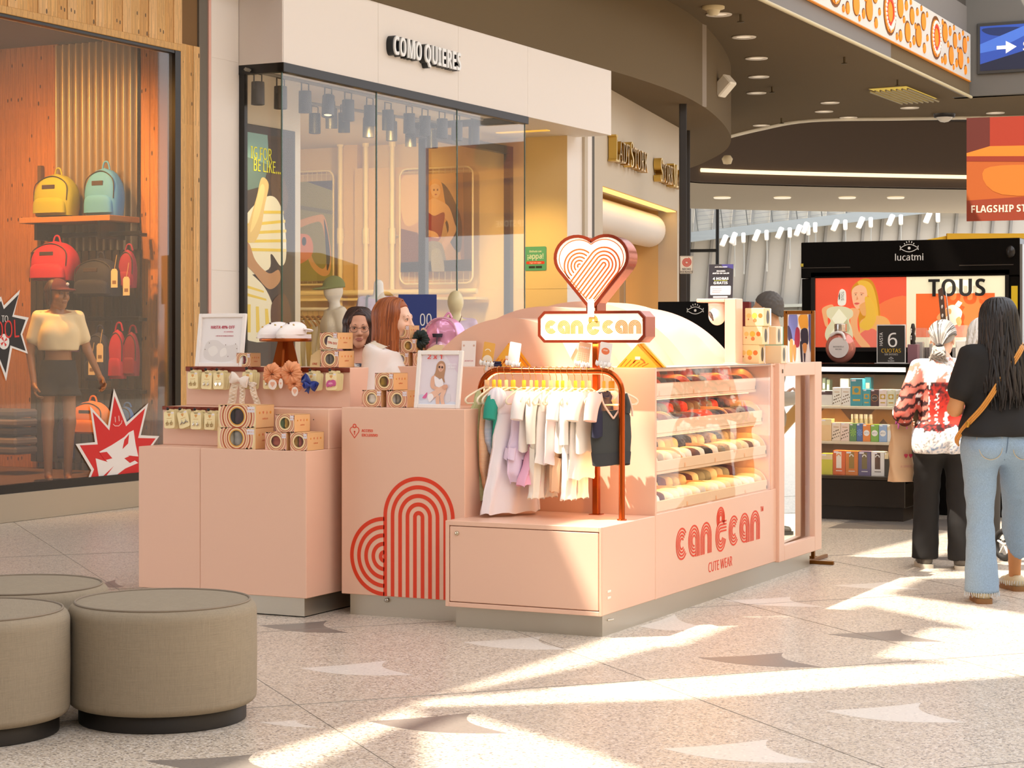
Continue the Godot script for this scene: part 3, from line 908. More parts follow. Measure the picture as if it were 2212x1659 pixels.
func kiosk() -> void:
	var pk := pink()
	var st := steel()
	var zA := -8.511
	var zB := -8.73
	var zC := -8.945
	# ---- stepped display on the left
	var d := thing("stepped_display", "stepped pink display unit of three tiers holding sock boxes and earring cards", "display unit", V(-5.86, 0, -8.9))
	var lo := func(x, y, z): return V(x + 5.86, y, z + 8.9)
	put("lower_block", nb().box(lo.call(-6.386, 0.1, zA - 0.004), lo.call(-5.99, 0.849, -9.32), 0.003), pk, d)
	put("lower_block", nb().box(lo.call(-5.987, 0.1, zA), lo.call(-5.337, 0.849, -9.32), 0.003), pk, d)
	put("middle_tier", nb().box(lo.call(-6.386, 0.849, zB), lo.call(-5.337, 1.055, -9.32), 0.003), pk, d)
	put("top_tier", nb().box(lo.call(-6.386, 1.055, zC), lo.call(-5.337, 1.267, -9.32), 0.003), pk, d)
	put("plinth", nb().box(lo.call(-6.33, 0.006, zA + 0.0 - 0.02), lo.call(-5.36, 0.1, -9.3)), st, d)
	put("skirting_gap", nb().box(lo.call(-6.32, 0.0, zA - 0.03), lo.call(-5.365, 0.007, -9.29)), m("15130f", 0.8), d)
	var rl := m("7c2f16", 0.35, 0.3)
	put("hook_rail", nb().box(lo.call(-6.386, 1.038, zB + 0.001), lo.call(-6.02, 1.056, zB + 0.008), 0.002), rl, d)
	put("hook_rail", nb().box(lo.call(-6.386, 1.243, zC + 0.001), lo.call(-5.337, 1.268, zC + 0.008), 0.002), rl, d)
	for q in [[414, 797, zC], [445, 798, zC], [469, 798, zC], [533, 796, zC], [575, 797, zC], [620, 797, zC], [670, 799, zC], [713, 799, zC], [363, 883, zB], [389, 883, zB], [421, 884, zB], [451, 885, zB]]:
		var p := onz(q[0], q[1], q[2] + 0.06)
		var b := V(p.x, p.y + 0.004, q[2])
		put("hook", nb().tube([lo.call(b.x, b.y, b.z), lo.call(p.x, p.y, p.z)], 0.0035, 6), rl, d)
		put("hook_tip", nb().ell(lo.call(p.x, p.y, p.z + 0.003), V(0.0085, 0.0085, 0.0085), 10), m("14110e", 0.4), d)
	put("screw_cap", nb().ell(lo.call(-5.43, 1.0, zB), V(0.003, 0.003, 0.002), 8), m("2a211c"), d)

	# ---- cabinet with the big striped arches
	var a := thing("access_cabinet", "tall pink cabinet printed with large red striped arches and ACCESO EXCLUSIVO", "cabinet", V(-4.9, 0, -9.0))
	var al := func(x, y, z): return V(x + 4.9, y, z + 9.0)
	put("body", nb().box(al.call(-5.261, 0.106, zB), al.call(-4.543, 1.067, ZR), 0.003), pk, a)
	put("plinth", nb().box(al.call(-5.22, 0.0, zB - 0.02), al.call(-4.56, 0.106, ZR)), st, a)
	put("caster_bracket", nb().ell(al.call(-5.0, 0.085, zB - 0.012), V(0.014, 0.012, 0.01), 10), m("b9b4a8", 0.3, 0.9), a)
	var red := m("e03a12", 0.45)
	var lg := nb()
	var cx := -4.806 + 4.9
	for r in [0.022, 0.065, 0.108, 0.152, 0.195]:
		var p := PackedVector2Array([Vector2(cx - r, 0.108)])
		p.append_array(arc(cx, 0.517, r, 180, 0, 36))
		p.append(Vector2(cx + r, 0.108))
		lg.ribbon(p, 0.0205, 0, 0.0012)
	var l1 := put("arch_stripes", lg, red, a)
	l1.position = V(0, 0, zB + 9.0)
	var lg2 := nb()
	for r in [0.022, 0.065, 0.108, 0.150, 0.192]: lg2.ribbon(arc(cx - 0.2, 0.309, r, 90, 270, 36), 0.0205, 0, 0.0012)
	put("half_circle_stripes", lg2, red, a).position = V(0, 0, zB + 9.0)
	var lk := nb()
	var hc := onz(766, 934, zB)
	lk.ribbon(heart(0.027, hc.x + 4.9, hc.y, 10), 0.0035, 0, 0.001, true)
	lk.ribbon(arc(hc.x + 4.9, hc.y + 0.033, 0.009, 0, 360, 14), 0.0045, 0, 0.0012)
	lk.prism(disc(hc.x + 4.9, hc.y + 0.004, 0.0045, 10), 0, 0.001)
	lk.prism(pairs([hc.x + 4.898, hc.y - 0.012, hc.x + 4.902, hc.y - 0.012, hc.x + 4.902, hc.y + 0.003, hc.x + 4.898, hc.y + 0.003]), 0, 0.001)
	put("lock_symbol", lk, red, a).position = V(0, 0, zB + 9.0)
	word(a, "ACCESO", 0.0135, red, xf(V(-5.14 + 4.9, 0.949, zB + 9.0006)), bold, 0.95, 0.0012, "lettering", HORIZONTAL_ALIGNMENT_LEFT)
	word(a, "EXCLUSIVO", 0.0135, red, xf(V(-5.14 + 4.9, 0.926, zB + 9.0006)), bold, 0.95, 0.0012, "lettering", HORIZONTAL_ALIGNMENT_LEFT)

	# ---- low step cabinet in front
	var s := thing("step_cabinet", "low pink cabinet with a locked flap door, carrying the clothes rail", "cabinet", V(-4.15, 0, -8.9))
	var sl := func(x, y, z): return V(x + 4.15, y, z + 8.9)
	var dx0 := onz(971, 1200, ZF).x
	var dx1 := onz(1293, 1200, ZF).x
	put("body", nb().box(sl.call(-4.566, 0.102, ZF - 0.018), sl.call(X0, 0.525, ZR + 0.004), 0.003), pk, s)
	put("frame", nb().box(sl.call(-4.566, 0.102, ZF), sl.call(dx0 - 0.003, 0.525, ZF - 0.019), 0.002).box(sl.call(dx1 + 0.003, 0.102, ZF), sl.call(X0, 0.525, ZF - 0.019), 0.002).box(sl.call(dx0 - 0.003, 0.502, ZF), sl.call(dx1 + 0.003, 0.525, ZF - 0.019), 0.002).box(sl.call(dx0 - 0.003, 0.102, ZF), sl.call(dx1 + 0.003, 0.124, ZF - 0.019), 0.002), pk, s)
	var dr := put("door", nb().box(sl.call(dx0 + 0.001, 0.128, ZF - 0.001), sl.call(dx1 - 0.001, 0.498, ZF - 0.017), 0.003), pk, s)
	var lc := onz(987, 1152, ZF)
	var lm := nb()
	lm.t = xf(sl.call(lc.x, lc.y, ZF - 0.001), 0, PI / 2, 0)
	put("lock", lm.lathe([[0.0, 0.008], [0.004, 0.008], [0.005, 0.007], [0.010, 0.006], [0.0115, 0.0], [0.0, 0.0]].duplicate(), 18), m("d8cdb4", 0.2, 0.9), dr)
	put("plinth", nb().box(sl.call(-4.525, 0.0, ZF - 0.035), sl.call(X0 - 0.008, 0.102, ZR)), st, s)
	for k in 2: put("clear_bumper", nb().box(sl.call(X0, 0.175 + 0.03 * k, ZF - 0.075), sl.call(X0 + 0.003, 0.187 + 0.03 * k, ZF - 0.115), 0.001), m("f7e6d8", 0.2), s)
	put("cam_lock", nb().tube([sl.call(X0 - 0.008, 0.072, ZF - 0.1), sl.call(X0 + 0.004, 0.072, ZF - 0.11), sl.call(X0 + 0.004, 0.072, ZF - 0.14)], 0.004, 8), m("d8d2c4", 0.25, 0.9), s)

	# ---- counter behind, its front is the back panel of the rail
	var c := thing("counter", "pink counter block behind the steps with a smooth front panel", "counter", V(-4.6, 0, -9.45))
	var cl := func(x, y, z): return V(x + 4.6, y, z + 9.45)
	put("front_panel", nb().box(cl.call(-5.44, 0.1, ZR), cl.call(X0, TOP, ZR - 0.02), 0.003), pk, c)
	put("body", nb().box(cl.call(-5.44, 0.1, ZR - 0.021), cl.call(-4.4, TOP - 0.02, -9.7), 0.003), pk, c)
	put("top", nb().box(cl.call(-5.44, TOP - 0.019, ZR - 0.021), cl.call(X0 - 0.005, TOP, -9.7), 0.003), pk, c)

	# ---- glazed case along the right-hand side
	var g := thing("glass_display_case", "glazed pink display case with four lit shelves of rolled socks", "display case", V(-4.05, 0, -10.15))
	var gl := func(x, y, z): return V(x + 4.05, y, z + 10.15)
	var z0 := -9.282
	var z1 := -11.066
	put("lower_panel", nb().box(gl.call(-4.38, 0.101, ZR - 0.004), gl.call(X0, 0.532, -11.19), 0.003), pk, g)
	put("plinth", nb().box(gl.call(-4.3, 0.0, ZR), gl.call(X0 - 0.008, 0.101, -11.16)), st, g)
	put("back_wall", nb().box(gl.call(-4.38, 0.532, ZR - 0.03), gl.call(-4.34, TOP - 0.03, -11.19)), pk, g)
	put("end_wall", nb().box(gl.call(-4.34, 0.532, z1), gl.call(X0 - 0.012, TOP - 0.012, -11.19)), pk, g)
	put("corner_post", nb().box(gl.call(X0 - 0.05, 0.532, z1 - 0.01), gl.call(X0, TOP, -11.10), 0.003), pk, g)
	put("near_wall", nb().box(gl.call(-4.34, 0.532, ZR - 0.021), gl.call(X0 - 0.004, TOP - 0.02, z0)), pk, g)
	put("top", nb().box(gl.call(-4.38, TOP - 0.012, -9.70), gl.call(X0 - 0.004, TOP, -11.19), 0.003), pk, g)
	put("pane", nb().poly([gl.call(X0 - 0.002, 0.534, z0), gl.call(X0 - 0.002, 0.534, z1), gl.call(X0 - 0.002, TOP - 0.002, z1), gl.call(X0 - 0.002, TOP - 0.002, z0)]), glass("fffaf2", 0.03), g)
	put("pane_edge", nb().box(gl.call(X0 - 0.006, TOP - 0.003, z0), gl.call(X0 + 0.001, TOP + 0.001, z1)), m("8d8580", 0.4), g)
	var ys := [[1.126, 1.19, -3.815], [0.937, 1.0, -3.775], [0.746, 0.795, -3.75], [0.540, 0.592, -3.745]]
	var tray := m("f1cda4", 0.45)
	var dv := m("f0b684", 0.45)
	for i in 4:
		var y0: float = ys[i][0]
		var xr: float = ys[i][2]
		var sh := put("shelf", nb().box(gl.call(-4.34, y0 - 0.02, z0), gl.call(xr - 0.004, y0 - 0.004, z1 + 0.004), 0.002), tray, g)
		put("tray_lip", nb().box(gl.call(xr - 0.012, y0 - 0.004, z0), gl.call(xr, ys[i][1], z1 + 0.02), 0.003), tray, sh)
		var cuts: Array = [[-9.52, -10.02, -10.6], [-9.66, -10.5], [-9.72, -10.18, -10.66], [-9.74, -10.18, -10.66]][i]
		for cz in cuts:
			var p := PackedVector2Array([Vector2(0, 0)])
			p.append_array(arc(-0.1, 0.0, 0.1, 0, 90, 10, 1.0))
			p.append(Vector2(-0.3, 0.1)); p.append(Vector2(-0.3, 0))
			var mb := nb()
			mb.t = Transform3D(Basis(), gl.call(xr + 0.003, y0, cz))
			put("divider", mb.prism(p, -0.008, 0.008), dv, sh)
		var pe := PackedVector2Array([Vector2(0, 0)])
		pe.append_array(arc(-0.1, 0.02, 0.1, 0, 90, 10))
		pe.append(Vector2(-0.45, 0.12)); pe.append(Vector2(-0.45, 0))
		var me := nb()
		me.t = Transform3D(Basis(), gl.call(xr, y0, z1 + 0.03))
		put("end_cheek", me.prism(pe, -0.007, 0.007), tray, sh)
		if i < 3:
			put("light_strip", nb().box(gl.call(xr - 0.05, y0 - 0.026, z0 + -0.02), gl.call(xr - 0.042, y0 - 0.021, z1 + 0.03)), glow("ffd691", 5.0), sh)
			lamp_area("shelf_light", Transform3D(Basis.from_euler(V(-PI / 2, 0, 0)), V(xr - 0.07, y0 - 0.03, (z0 + z1) / 2)), Vector2(0.02, 1.7), "ffb95a", 0.42)
	lamp_area("shelf_light", Transform3D(Basis.from_euler(V(-PI / 2, 0, 0)), V(-3.9, TOP - 0.03, (z0 + z1) / 2)), Vector2(0.02, 1.7), "ffb95a", 0.3)
	# the sign on its lower panel
	var pc0 := onx(1460, 1183, X0)
	var pc1 := onx(1641, 1130, X0)
	var u := (pc0.z - pc1.z) / 7.66
	can_word(g, u, u * 0.052, red, Transform3D(Basis(Vector3.UP, PI / 2), gl.call(X0 + 0.0005, 0.262, (pc0.z + pc1.z) / 2)), 0.0012)
	var cw := onx(1556, 1219, X0)
	word(g, "CUTE WEAR", 0.052, red, Transform3D(Basis(Vector3.UP, PI / 2), gl.call(X0 + 0.001, cw.y, cw.z)), plainf, 1.0, 0.0012)

	# ---- mirror cabinet at the far end
	var mc := thing("mirror_cabinet", "narrow pink cabinet with a tall mirror at the far end of the kiosk", "cabinet", V(-4.0, 0, -11.6))
	var ml := func(x, y, z): return V(x + 4.0, y, z + 11.6)
	var xm := -3.71
	var fm := func(x0, y0, za, x1, y1, zb): return nb().box(ml.call(x0, y0, za), ml.call(x1, y1, zb), 0.003)
	put("body", fm.call(-4.38, 0.101, -11.195, xm - 0.075, TOP, -12.0), pk, mc)
	put("stile", fm.call(xm - 0.036, 0.095, -11.165, xm, TOP + 0.003, -11.262), pk, mc)
	put("stile", fm.call(xm - 0.036, 0.095, -11.865, xm, TOP + 0.003, -12.005), pk, mc)
	put("rail", fm.call(xm - 0.036, 1.196, -11.262, xm, TOP + 0.003, -11.865), pk, mc)
	put("rail", fm.call(xm - 0.036, 0.095, -11.262, xm, 0.187, -11.865), pk, mc)
	var mb := nb()
	mb.t = xf(ml.call(xm - 0.03, 0.187, -11.262), 0.0)
	mb.poly([V(-0.004, 0, 0.002), V(-0.034, 0, -0.604), V(-0.034, 1.01, -0.604), V(-0.004, 1.01, 0.002)])
	put("mirror", mb, m("f0f2ea", 0.02, 1.0), mc)
	put("plinth", nb().box(ml.call(-4.3, 0.0, -11.16), ml.call(X0 - 0.008, 0.101, -11.84)), st, mc)
	put("catch", nb().box(ml.call(xm, 1.215, -11.215), ml.call(xm + 0.006, 1.24, -11.225), 0.002), m("7d7262", 0.3, 0.8), mc)

	# ---- arched canopy behind the rail
	var cn := thing("arched_canopy", "pink canopy of stepped rounded arches on top of the kiosk counter", "canopy", V(-4.6, TOP, -9.34))
	var zz := 0.0
	for q in [[0.0, 0.47, 0.258, 0.42], [0.012, 0.585, 0.325, 0.45], [0.025, 0.66, 0.36, 0.5], [0.03, 0.62, 0.335, 0.35]]:
		var hw: float = q[1]
		var rise: float = q[2]
		var rad := (hw * hw + rise * rise) / (2 * rise)
		var ang := rad_to_deg(asin(hw / rad))
		var p := arc(q[0], rise - rad, rad, 90 - ang, 90 + ang, 40)
		put("arch", nb().prism(p, zz - q[3], zz), pk, cn)
		zz -= q[3] + 0.001
	var pn := thing("paper_pennant", "small white paper triangle hanging point down on the front arch", "pennant", onz(1233, 752, -9.335))
	put("paper", nb().prism(pairs([-0.055, 0.045, 0.055, 0.045, 0.0, -0.052]), 0, 0.002), m("f5e6de", 0.6), pn)

	# ---- illuminated sign on its pole
	var zs := -9.12
	var pole := thing("sign_pole", "copper coloured square pole carrying the illuminated heart sign", "pole", V(onz(1288, 1000, -9.19).x, 0.525, -9.19))
	put("shaft", nb().box(V(-0.017, 0, -0.017), V(0.017, 0.91, 0.017), 0.005), copper(), pole)
	put("foot", nb().box(V(-0.03, 0, -0.03), V(0.03, 0.004, 0.03), 0.001), copper(), pole)
	var so := onz(1277, 706, zs)
	var sg := thing("illuminated_sign", "glowing can&can sign with a striped heart on top, copper edged", "sign", so)
	var pw := (onz(1389, 706, zs).x - onz(1158, 706, zs).x) / 2
	var ph := (onz(1277, 672, zs).y - onz(1277, 740, zs).y) / 2
	var oct := func(w: float, h: float, c: float): return pairs([-w + c, -h, w - c, -h, w, -h + c, w, h - c, w - c, h, -w + c, h, -w, h - c, -w, -h + c])
	var edge := m("a4502a", 0.25, 0.85)
	var dk := m("8c2f0c", 0.4, 0.2)
	var face := glow("fff0da", 1.25)
	var hy := onz(1277, 588, zs).y - so.y
	var ho := PackedVector2Array()
	for q in heart(0.2): ho.append(Vector2(q.x, q.y * 0.9 + hy))
	var shell := nb()
	shell.prism(oct.call(pw, ph, 0.03), -0.13, -0.006)
	shell.prism(ho, -0.13, -0.006)
	shell.box(V(-0.03, ph - 0.02, -0.12), V(0.03, ph + 0.06, -0.006))
	put("shell", shell, edge, sg)
	put("rim", nb().ribbon(oct.call(pw - 0.006, ph - 0.006, 0.03), 0.014, -0.007, 0.004, true).ribbon(ho, 0.016, -0.007, 0.004, true), dk, sg)
	var fc := nb()
	fc.prism(oct.call(pw - 0.008, ph - 0.008, 0.03), -0.01, 0.0)
	var hi_ := PackedVector2Array()
	for q in heart(0.194): hi_.append(Vector2(q.x, q.y * 0.9 + hy))
	fc.prism(hi_, -0.01, 0.0)
	fc.prism(pairs([-0.018, ph - 0.03, 0.018, ph - 0.03, 0.018, ph + 0.06, -0.018, ph + 0.06]), -0.01, 0.0045)
	put("lit_face", fc, face, sg)
	var yel := m("e8ab3c", 0.5)
	var org := m("e8641a", 0.5)
	can_word(sg, 0.069, 0.0042, yel, xf(V(0.008, -0.035, 0.0)), 0.0015)
	var hl := nb()
	var inn := PackedVector2Array()
	for q in heart(0.178): inn.append(Vector2(q.x, q.y * 0.9 + hy + 0.002))
	hl.ribbon(inn, 0.004, 0, 0.0015, true)
	var hx := Vector2(0.0, hy - 0.012)
	for r in [0.010, 0.028, 0.046, 0.065, 0.084]: hl.ribbon(arc(hx.x - 0.065, hx.y + 0.045, r, 50, 230, 24), 0.0078, 0, 0.0015)
	var dirn := Vector2(-0.636, -0.772)
	var perp := Vector2(0.772, -0.636)
	var ac := hx + Vector2(0.07, 0.05)
	for r in [0.010, 0.029, 0.048, 0.067, 0.087]:
		var p := PackedVector2Array([ac - perp * r + dirn * 0.195])
		var a0 := rad_to_deg((-perp).angle())
		p.append_array(arc(ac.x, ac.y, r, a0, a0 - 180, 20))
		p.append(ac + perp * r + dirn * 0.195)
		hl.ribbon(p, 0.0078, 0, 0.0016)
	put("heart_stripes", hl, org, sg)
	lamp_area("sign_light", Transform3D(Basis.from_euler(V(-1.2, 0, 0)), so + V(0, -ph - 0.008, -0.05)), Vector2(0.5, 0.06), "ffe2b8", 0.3)

	# ---- pink post with arm, card and hanging dispenser
	var pz := -10.95
	var pb := onz(1585, 786, pz)
	var po := thing("pink_post", "flat pink post with a short arm standing on the counter", "post", V(pb.x, TOP, pz))
	var ptop := onz(1585, 645, pz).y - TOP
	var ax := onz(1512, 648, pz).x - pb.x
	put("upright", nb().box(V(-0.035, 0, -0.06), V(0.035, ptop, 0.06), 0.004), pk, po)
	put("arm", nb().box(V(ax, ptop - 0.022, -0.06), V(-0.034, ptop, 0.06), 0.004), pk, po)
	put("foot", nb().box(V(-0.08, 0, -0.08), V(0.05, 0.006, 0.08), 0.002), pk, po)
	var dsp := thing("dispenser", "white rounded dispenser with an oval mirror hanging under the pink arm", "dispenser", V(onz(1549, 662, pz).x, TOP + ptop - 0.022, pz))
	var dp := nb()
	dp.grid(func(uu, vv):
		var e: float = vv * PI * 0.5
		var rr: float = sin(minf(1.0, vv * 2.2) * PI * 0.5)
		return V(0.052 * rr * cos(uu * TAU), -0.135 + 0.115 * (vv if vv > 0.4 else 0.4 - 0.4 * cos(vv / 0.4 * PI * 0.5)), -0.045 * rr * sin(uu * TAU)), 28, 14)
	put("shell", dp, m("f6ece4", 0.25), dsp)
	put("cap", nb().lathe([[0.0, -0.02], [0.052, -0.02], [0.052, -0.001], [0.0, 0.0]], 24), m("f1e2d8", 0.3), dsp)
	var ov := nb()
	ov.t = xf(V(-0.022, -0.082, 0.036), -0.45, 0.25, 0.3)
	put("oval_mirror", ov.ell(Vector3.ZERO, V(0.016, 0.032, 0.006), 16), m("6b625e", 0.1, 0.7), dsp)
	var cdz := pz + 0.02
	var cb := onz(1556, 645, cdz)
	var cd := thing("parking_sign", "black upright card about four hours of free parking on the pink arm", "sign", V(cb.x, TOP + ptop, cdz), 0.12)
	var chh := onz(1556, 570, cdz).y - cb.y
	cd.rotation.x = -0.12
	put("card", nb().box(V(-0.073, 0, -0.004), V(0.073, chh, 0.0), 0.001), m("17131c", 0.5), cd)
	printed(cd, "print", 0.146, chh, [["1b1720", pairs([0, 0, 1, 0, 1, 1, 0, 1])], ["352f72", pairs([0.5, 0, 1, 0, 1, 0.14, 0.8, 0.1, 0.62, 0.12])], ["f1eeee", rrect(0.08, 0.63, 0.92, 0.89, 0.03)], ["e6e2e2", rrect(0.2, 0.93, 0.8, 0.975, 0.02)], ["8f8a8c", pairs([0.14, 0.7, 0.55, 0.7, 0.55, 0.715, 0.14, 0.715])], ["8f8a8c", pairs([0.16, 0.75, 0.55, 0.75, 0.55, 0.765, 0.16, 0.765])], ["8f8a8c", pairs([0.14, 0.8, 0.5, 0.8, 0.5, 0.815, 0.14, 0.815])]], xf(V(0, chh / 2, 0.0005)))
	var wm := m("f4f2f2", 0.5)
	for q in [["ESCANEA", 0.2, 0.0075], ["ANTES DE SALIR", 0.265, 0.0082], ["4 HORAS", 0.42, 0.0145], ["DE ESTACIONAMIENTO", 0.475, 0.0045], ["GRATIS", 0.545, 0.0155]]:
		word(cd, q[0], q[2], wm if q[2] != 0.0045 else m("b9c04a"), xf(V(0, chh * (1 - q[1]), 0.0036)), bold, 1.15, 0.0006)
	word(cd, "ALTO AVELLANEDA", 0.006, wm, xf(V(0, chh * 0.92, 0.0036)), bold, 1.0, 0.0006)
	# ---- bronze framed picture stand behind the far end
	var fz := -12.1
	var fb := onz(1727, 732, fz)
	var fs := thing("picture_stand", "tall bronze framed picture stand showing people in skirts, behind the mirror cabinet", "display stand", V(fb.x, 0, fz))
	var fw := (onz(1757, 732, fz).x - onz(1698, 732, fz).x) / 2
	var ft := onz(1727, 671, fz).y
	var bz := m("8a5a22", 0.35, 0.7)
	for sx in [-1, 1]: put("upright", nb().box(V(sx * fw - 0.012, 0.02, -0.012), V(sx * fw + 0.012, ft, 0.012), 0.003), bz, fs)
	put("top_rail", nb().box(V(-fw, ft - 0.022, -0.012), V(fw, ft, 0.012), 0.003), bz, fs)
	put("bottom_rail", nb().box(V(-fw, 0.72, -0.012), V(fw, 0.742, 0.012), 0.003), bz, fs)
	put("foot", nb().box(V(fw - 0.012, 0, -0.28), V(fw + 0.012, 0.022, 0.3), 0.003).box(V(-fw - 0.012, 0, -0.28), V(-fw + 0.012, 0.022, 0.3), 0.003).box(V(fw, 0, 0.10), V(fw + 0.17, 0.022, 0.125), 0.003).box(V(-fw, 0, -0.14), V(fw, 0.022, -0.118), 0.003), bz, fs)
	put("panel", nb().box(V(-fw + 0.01, 0.74, -0.006), V(fw - 0.01, ft - 0.02, 0.004)), m("f3eee8", 0.5), fs)
	var pic := [["f4efe9", pairs([0, 0, 1, 0, 1, 1, 0, 1])]]
	for q in [["7d86c8", [0.06, 0.0, 0.4, 0.0, 0.42, 0.3, 0.3, 0.5, 0.16, 0.42, 0.04, 0.3]], ["3a3558", [0.0, 0.22, 0.12, 0.28, 0.2, 0.5, 0.02, 0.48]], ["a8324a", [0.36, 0.26, 0.52, 0.3, 0.5, 0.6, 0.3, 0.58]], ["d79a58", [0.08, 0.52, 0.22, 0.5, 0.2, 0.9, 0.1, 0.92]], ["d79a58", [0.24, 0.6, 0.36, 0.6, 0.33, 0.86, 0.26, 0.86]], ["e3a136", [0.58, 0.0, 0.84, 0.0, 0.88, 0.26, 0.62, 0.3, 0.46, 0.1]], ["2a2438", [0.58, 0.3, 0.86, 0.28, 0.88, 0.56, 0.62, 0.56]], ["2b2430", [0.54, 0.55, 0.62, 0.56, 0.66, 0.96, 0.6, 0.98]], ["3d2a3a", [0.7, 0.7, 0.78, 0.7, 0.76, 0.9, 0.72, 0.9]], ["d08b4c", [0.66, 0.56, 0.84, 0.56, 0.8, 0.72, 0.7, 0.72]], ["4b4a86", [0.92, 0.0, 1.0, 0.0, 1.0, 0.7, 0.94, 0.5]]]:
		pic.append([q[0], blobby(q[1], 4)])
	printed(fs, "print", fw * 2 - 0.03, ft - 0.03 - 1.235, pic, xf(V(0, (ft - 0.02 + 1.235) / 2, 0.005)))

# == goods on the kiosk
func ringed(mb: MB, ri: float, ro: float, hw: float, hh: float, z: float) -> void:   # flat ring about the middle of a rectangle, clipped to it
	var an := []
	for i in 40: an.append(i * TAU / 40)
	for s in [[1, 1], [-1, 1], [-1, -1], [1, -1]]: an.append(fposmod(atan2(hh * s[1], hw * s[0]), TAU))
	an.sort()
	var k := an.size()
	var pt := func(a: float, r: float):
		var lim := minf(hw / maxf(absf(cos(a)), 1e-6), hh / maxf(absf(sin(a)), 1e-6))
		r = minf(r, lim)
		return V(r * cos(a), r * sin(a), z)
	for i in k:
		var a: float = an[i]
		var b: float = an[(i + 1) % k]
		var p := [pt.call(a, ri), pt.call(a, ro), pt.call(b, ro), pt.call(b, ri)]
		if p[0].distance_to(p[1]) < 1e-5 and p[3].distance_to(p[2]) < 1e-5: continue
		mb.poly(p)
# box of rolled socks with a round window; base centre at the origin, window towards +z
func sock_box(label: String, pos: Vector3, w: float, h: float, d: float, socks: Array, style := 0, turn := 0.0) -> Node3D:
	var o := thing("sock_box", label, "box", pos, turn, "ringed sock boxes on the kiosk")
	var rh := h * (0.36 if style == 0 else 0.31)
	var side := m("e4b27a", 0.6)
	var hw := w / 2
	var hh := h / 2
	var b := nb()
	b.t = xf(V(0, hh, 0))
	b.box(V(-hw, -hh, -d), V(-hw + 0.001, hh, 0)).box(V(hw - 0.001, -hh, -d), V(hw, hh, 0)).box(V(-hw, hh - 0.001, -d), V(hw, hh, 0)).box(V(-hw, -hh, -d), V(hw, -hh + 0.001, 0)).box(V(-hw, -hh, -d), V(hw, hh, -d + 0.001))
	put("carton", b, side, o)
	var f := nb()
	f.t = xf(V(0, hh, 0))
	ringed(f, rh, 9.0, hw, hh, 0.0005)
	ringed(f, rh, 9.0, hw, hh, -0.001)
	put("front", f, m("ecca97", 0.6), o)
	var cols := ["e2a23e", "f1dcab", "b8562e", "f1dcab", "dd9a86", "f1dcab", "b8562e", "f1dcab", "dd9a86", "f1dcab"] if style == 0 else ["f0d39c", "f3dfb4", "b34a28", "f1dcab", "c0603a", "e7b7a0", "f1dcab", "c98a6c", "d99a86", "e7b7a0"]
	var ws: Array = [0.055, 0.05, 0.075, 0.05, 0.075, 0.05, 0.08, 0.05, 0.08, 0.1] if style == 0 else [0.07, 0.03, 0.045, 0.04, 0.045, 0.045, 0.04, 0.045, 0.045, 0.2]
	var r := rh
	for i in cols.size():
		var q := nb()
		q.t = xf(V(0, hh, 0))
		ringed(q, r, r + ws[i] * h, hw, hh, 0.0009)
		r += ws[i] * h
		if q.v.size(): put("window_rim" if i == 0 else "ring", q, m(cols[i], 0.55), o)
	var n := socks.size()
	for i in n:
		var sw := (w - 0.012) / n
		var sx := -hw + 0.006 + sw * (i + 0.5)
		var mb := nb()
		mb.grid(func(uu, vv):
			var e: float = (vv - 0.5) * 2.0
			var prof := pow(maxf(0.0, 1.0 - pow(absf(e), 6.0)), 0.5)
			return V(sx + sw * 0.5 * prof * cos(uu * TAU), hh + (hh - 0.004) * e, -0.006 - d * 0.25 - d * 0.24 * prof * sin(uu * TAU) + 0.002 * sin(vv * 60.0)), 14, 12)
		put("rolled_sock", mb, m(socks[i], 0.9), o)
	put("window_film", nb().poly([V(-rh, hh - rh, -0.0015), V(rh, hh - rh, -0.0015), V(rh, hh + rh, -0.0015), V(-rh, hh + rh, -0.0015)]), glass("ffffff", 0.03), o)
	put("price_label", nb().box(V(hw * 0.55, h * 0.82, 0.001), V(hw * 0.93, h * 0.93, 0.0016)), m("e9e2ea", 0.5), o)
	put("price_label", nb().box(V(hw * 0.55, h * 0.68, 0.001), V(hw * 0.93, h * 0.79, 0.0016)), m("e4dce4", 0.5), o)
	# printing on the side: four little symbols and the name
	var ic := m("dd8f2e", 0.6)
	var ir := m("d9764e", 0.6)
	var s := nb()
	s.t = Transform3D(Basis(Vector3.UP, PI / 2), V(hw + 0.0004, h * 0.66, -d * 0.5))
	s.prism(disc(-d * 0.3, 0, h * 0.055, 8), 0, 0.0005).prism(disc(d * 0.3, 0, h * 0.065, 12), 0, 0.0005)
	put("symbol", s, ic, o)
	var s2 := nb()
	s2.t = s.t
	s2.prism(heart(h * 0.06, -d * 0.1, 0.0, 6), 0, 0.0005).prism(pairs([d * 0.1, h * 0.08, d * 0.07, 0, d * 0.1, -h * 0.08, d * 0.13, 0]), 0, 0.0005)
	put("symbol", s2, ir, o)
	word(o, "can&can", h * 0.085, ir, Transform3D(Basis(Vector3.UP, PI / 2), V(hw + 0.0006, h * 0.4, -d * 0.5)), plainf, minf(1.0, d * 0.75 / (h * 0.5)), 0.0005)
	return o
func box_at(label: String, px0: float, px1: float, py1: float, py0: float, z: float, y: float, d: float, socks: Array, style := 1) -> void:
	var a := onz(px0, py0, z)
	var b := onz(px1, py0, z)
	var t := onz((px0 + px1) / 2, py1, z)
	sock_box(label, V((a.x + b.x) / 2, y, z), b.x - a.x, t.y - onz((px0 + px1) / 2, py0, z).y, d, socks, style)
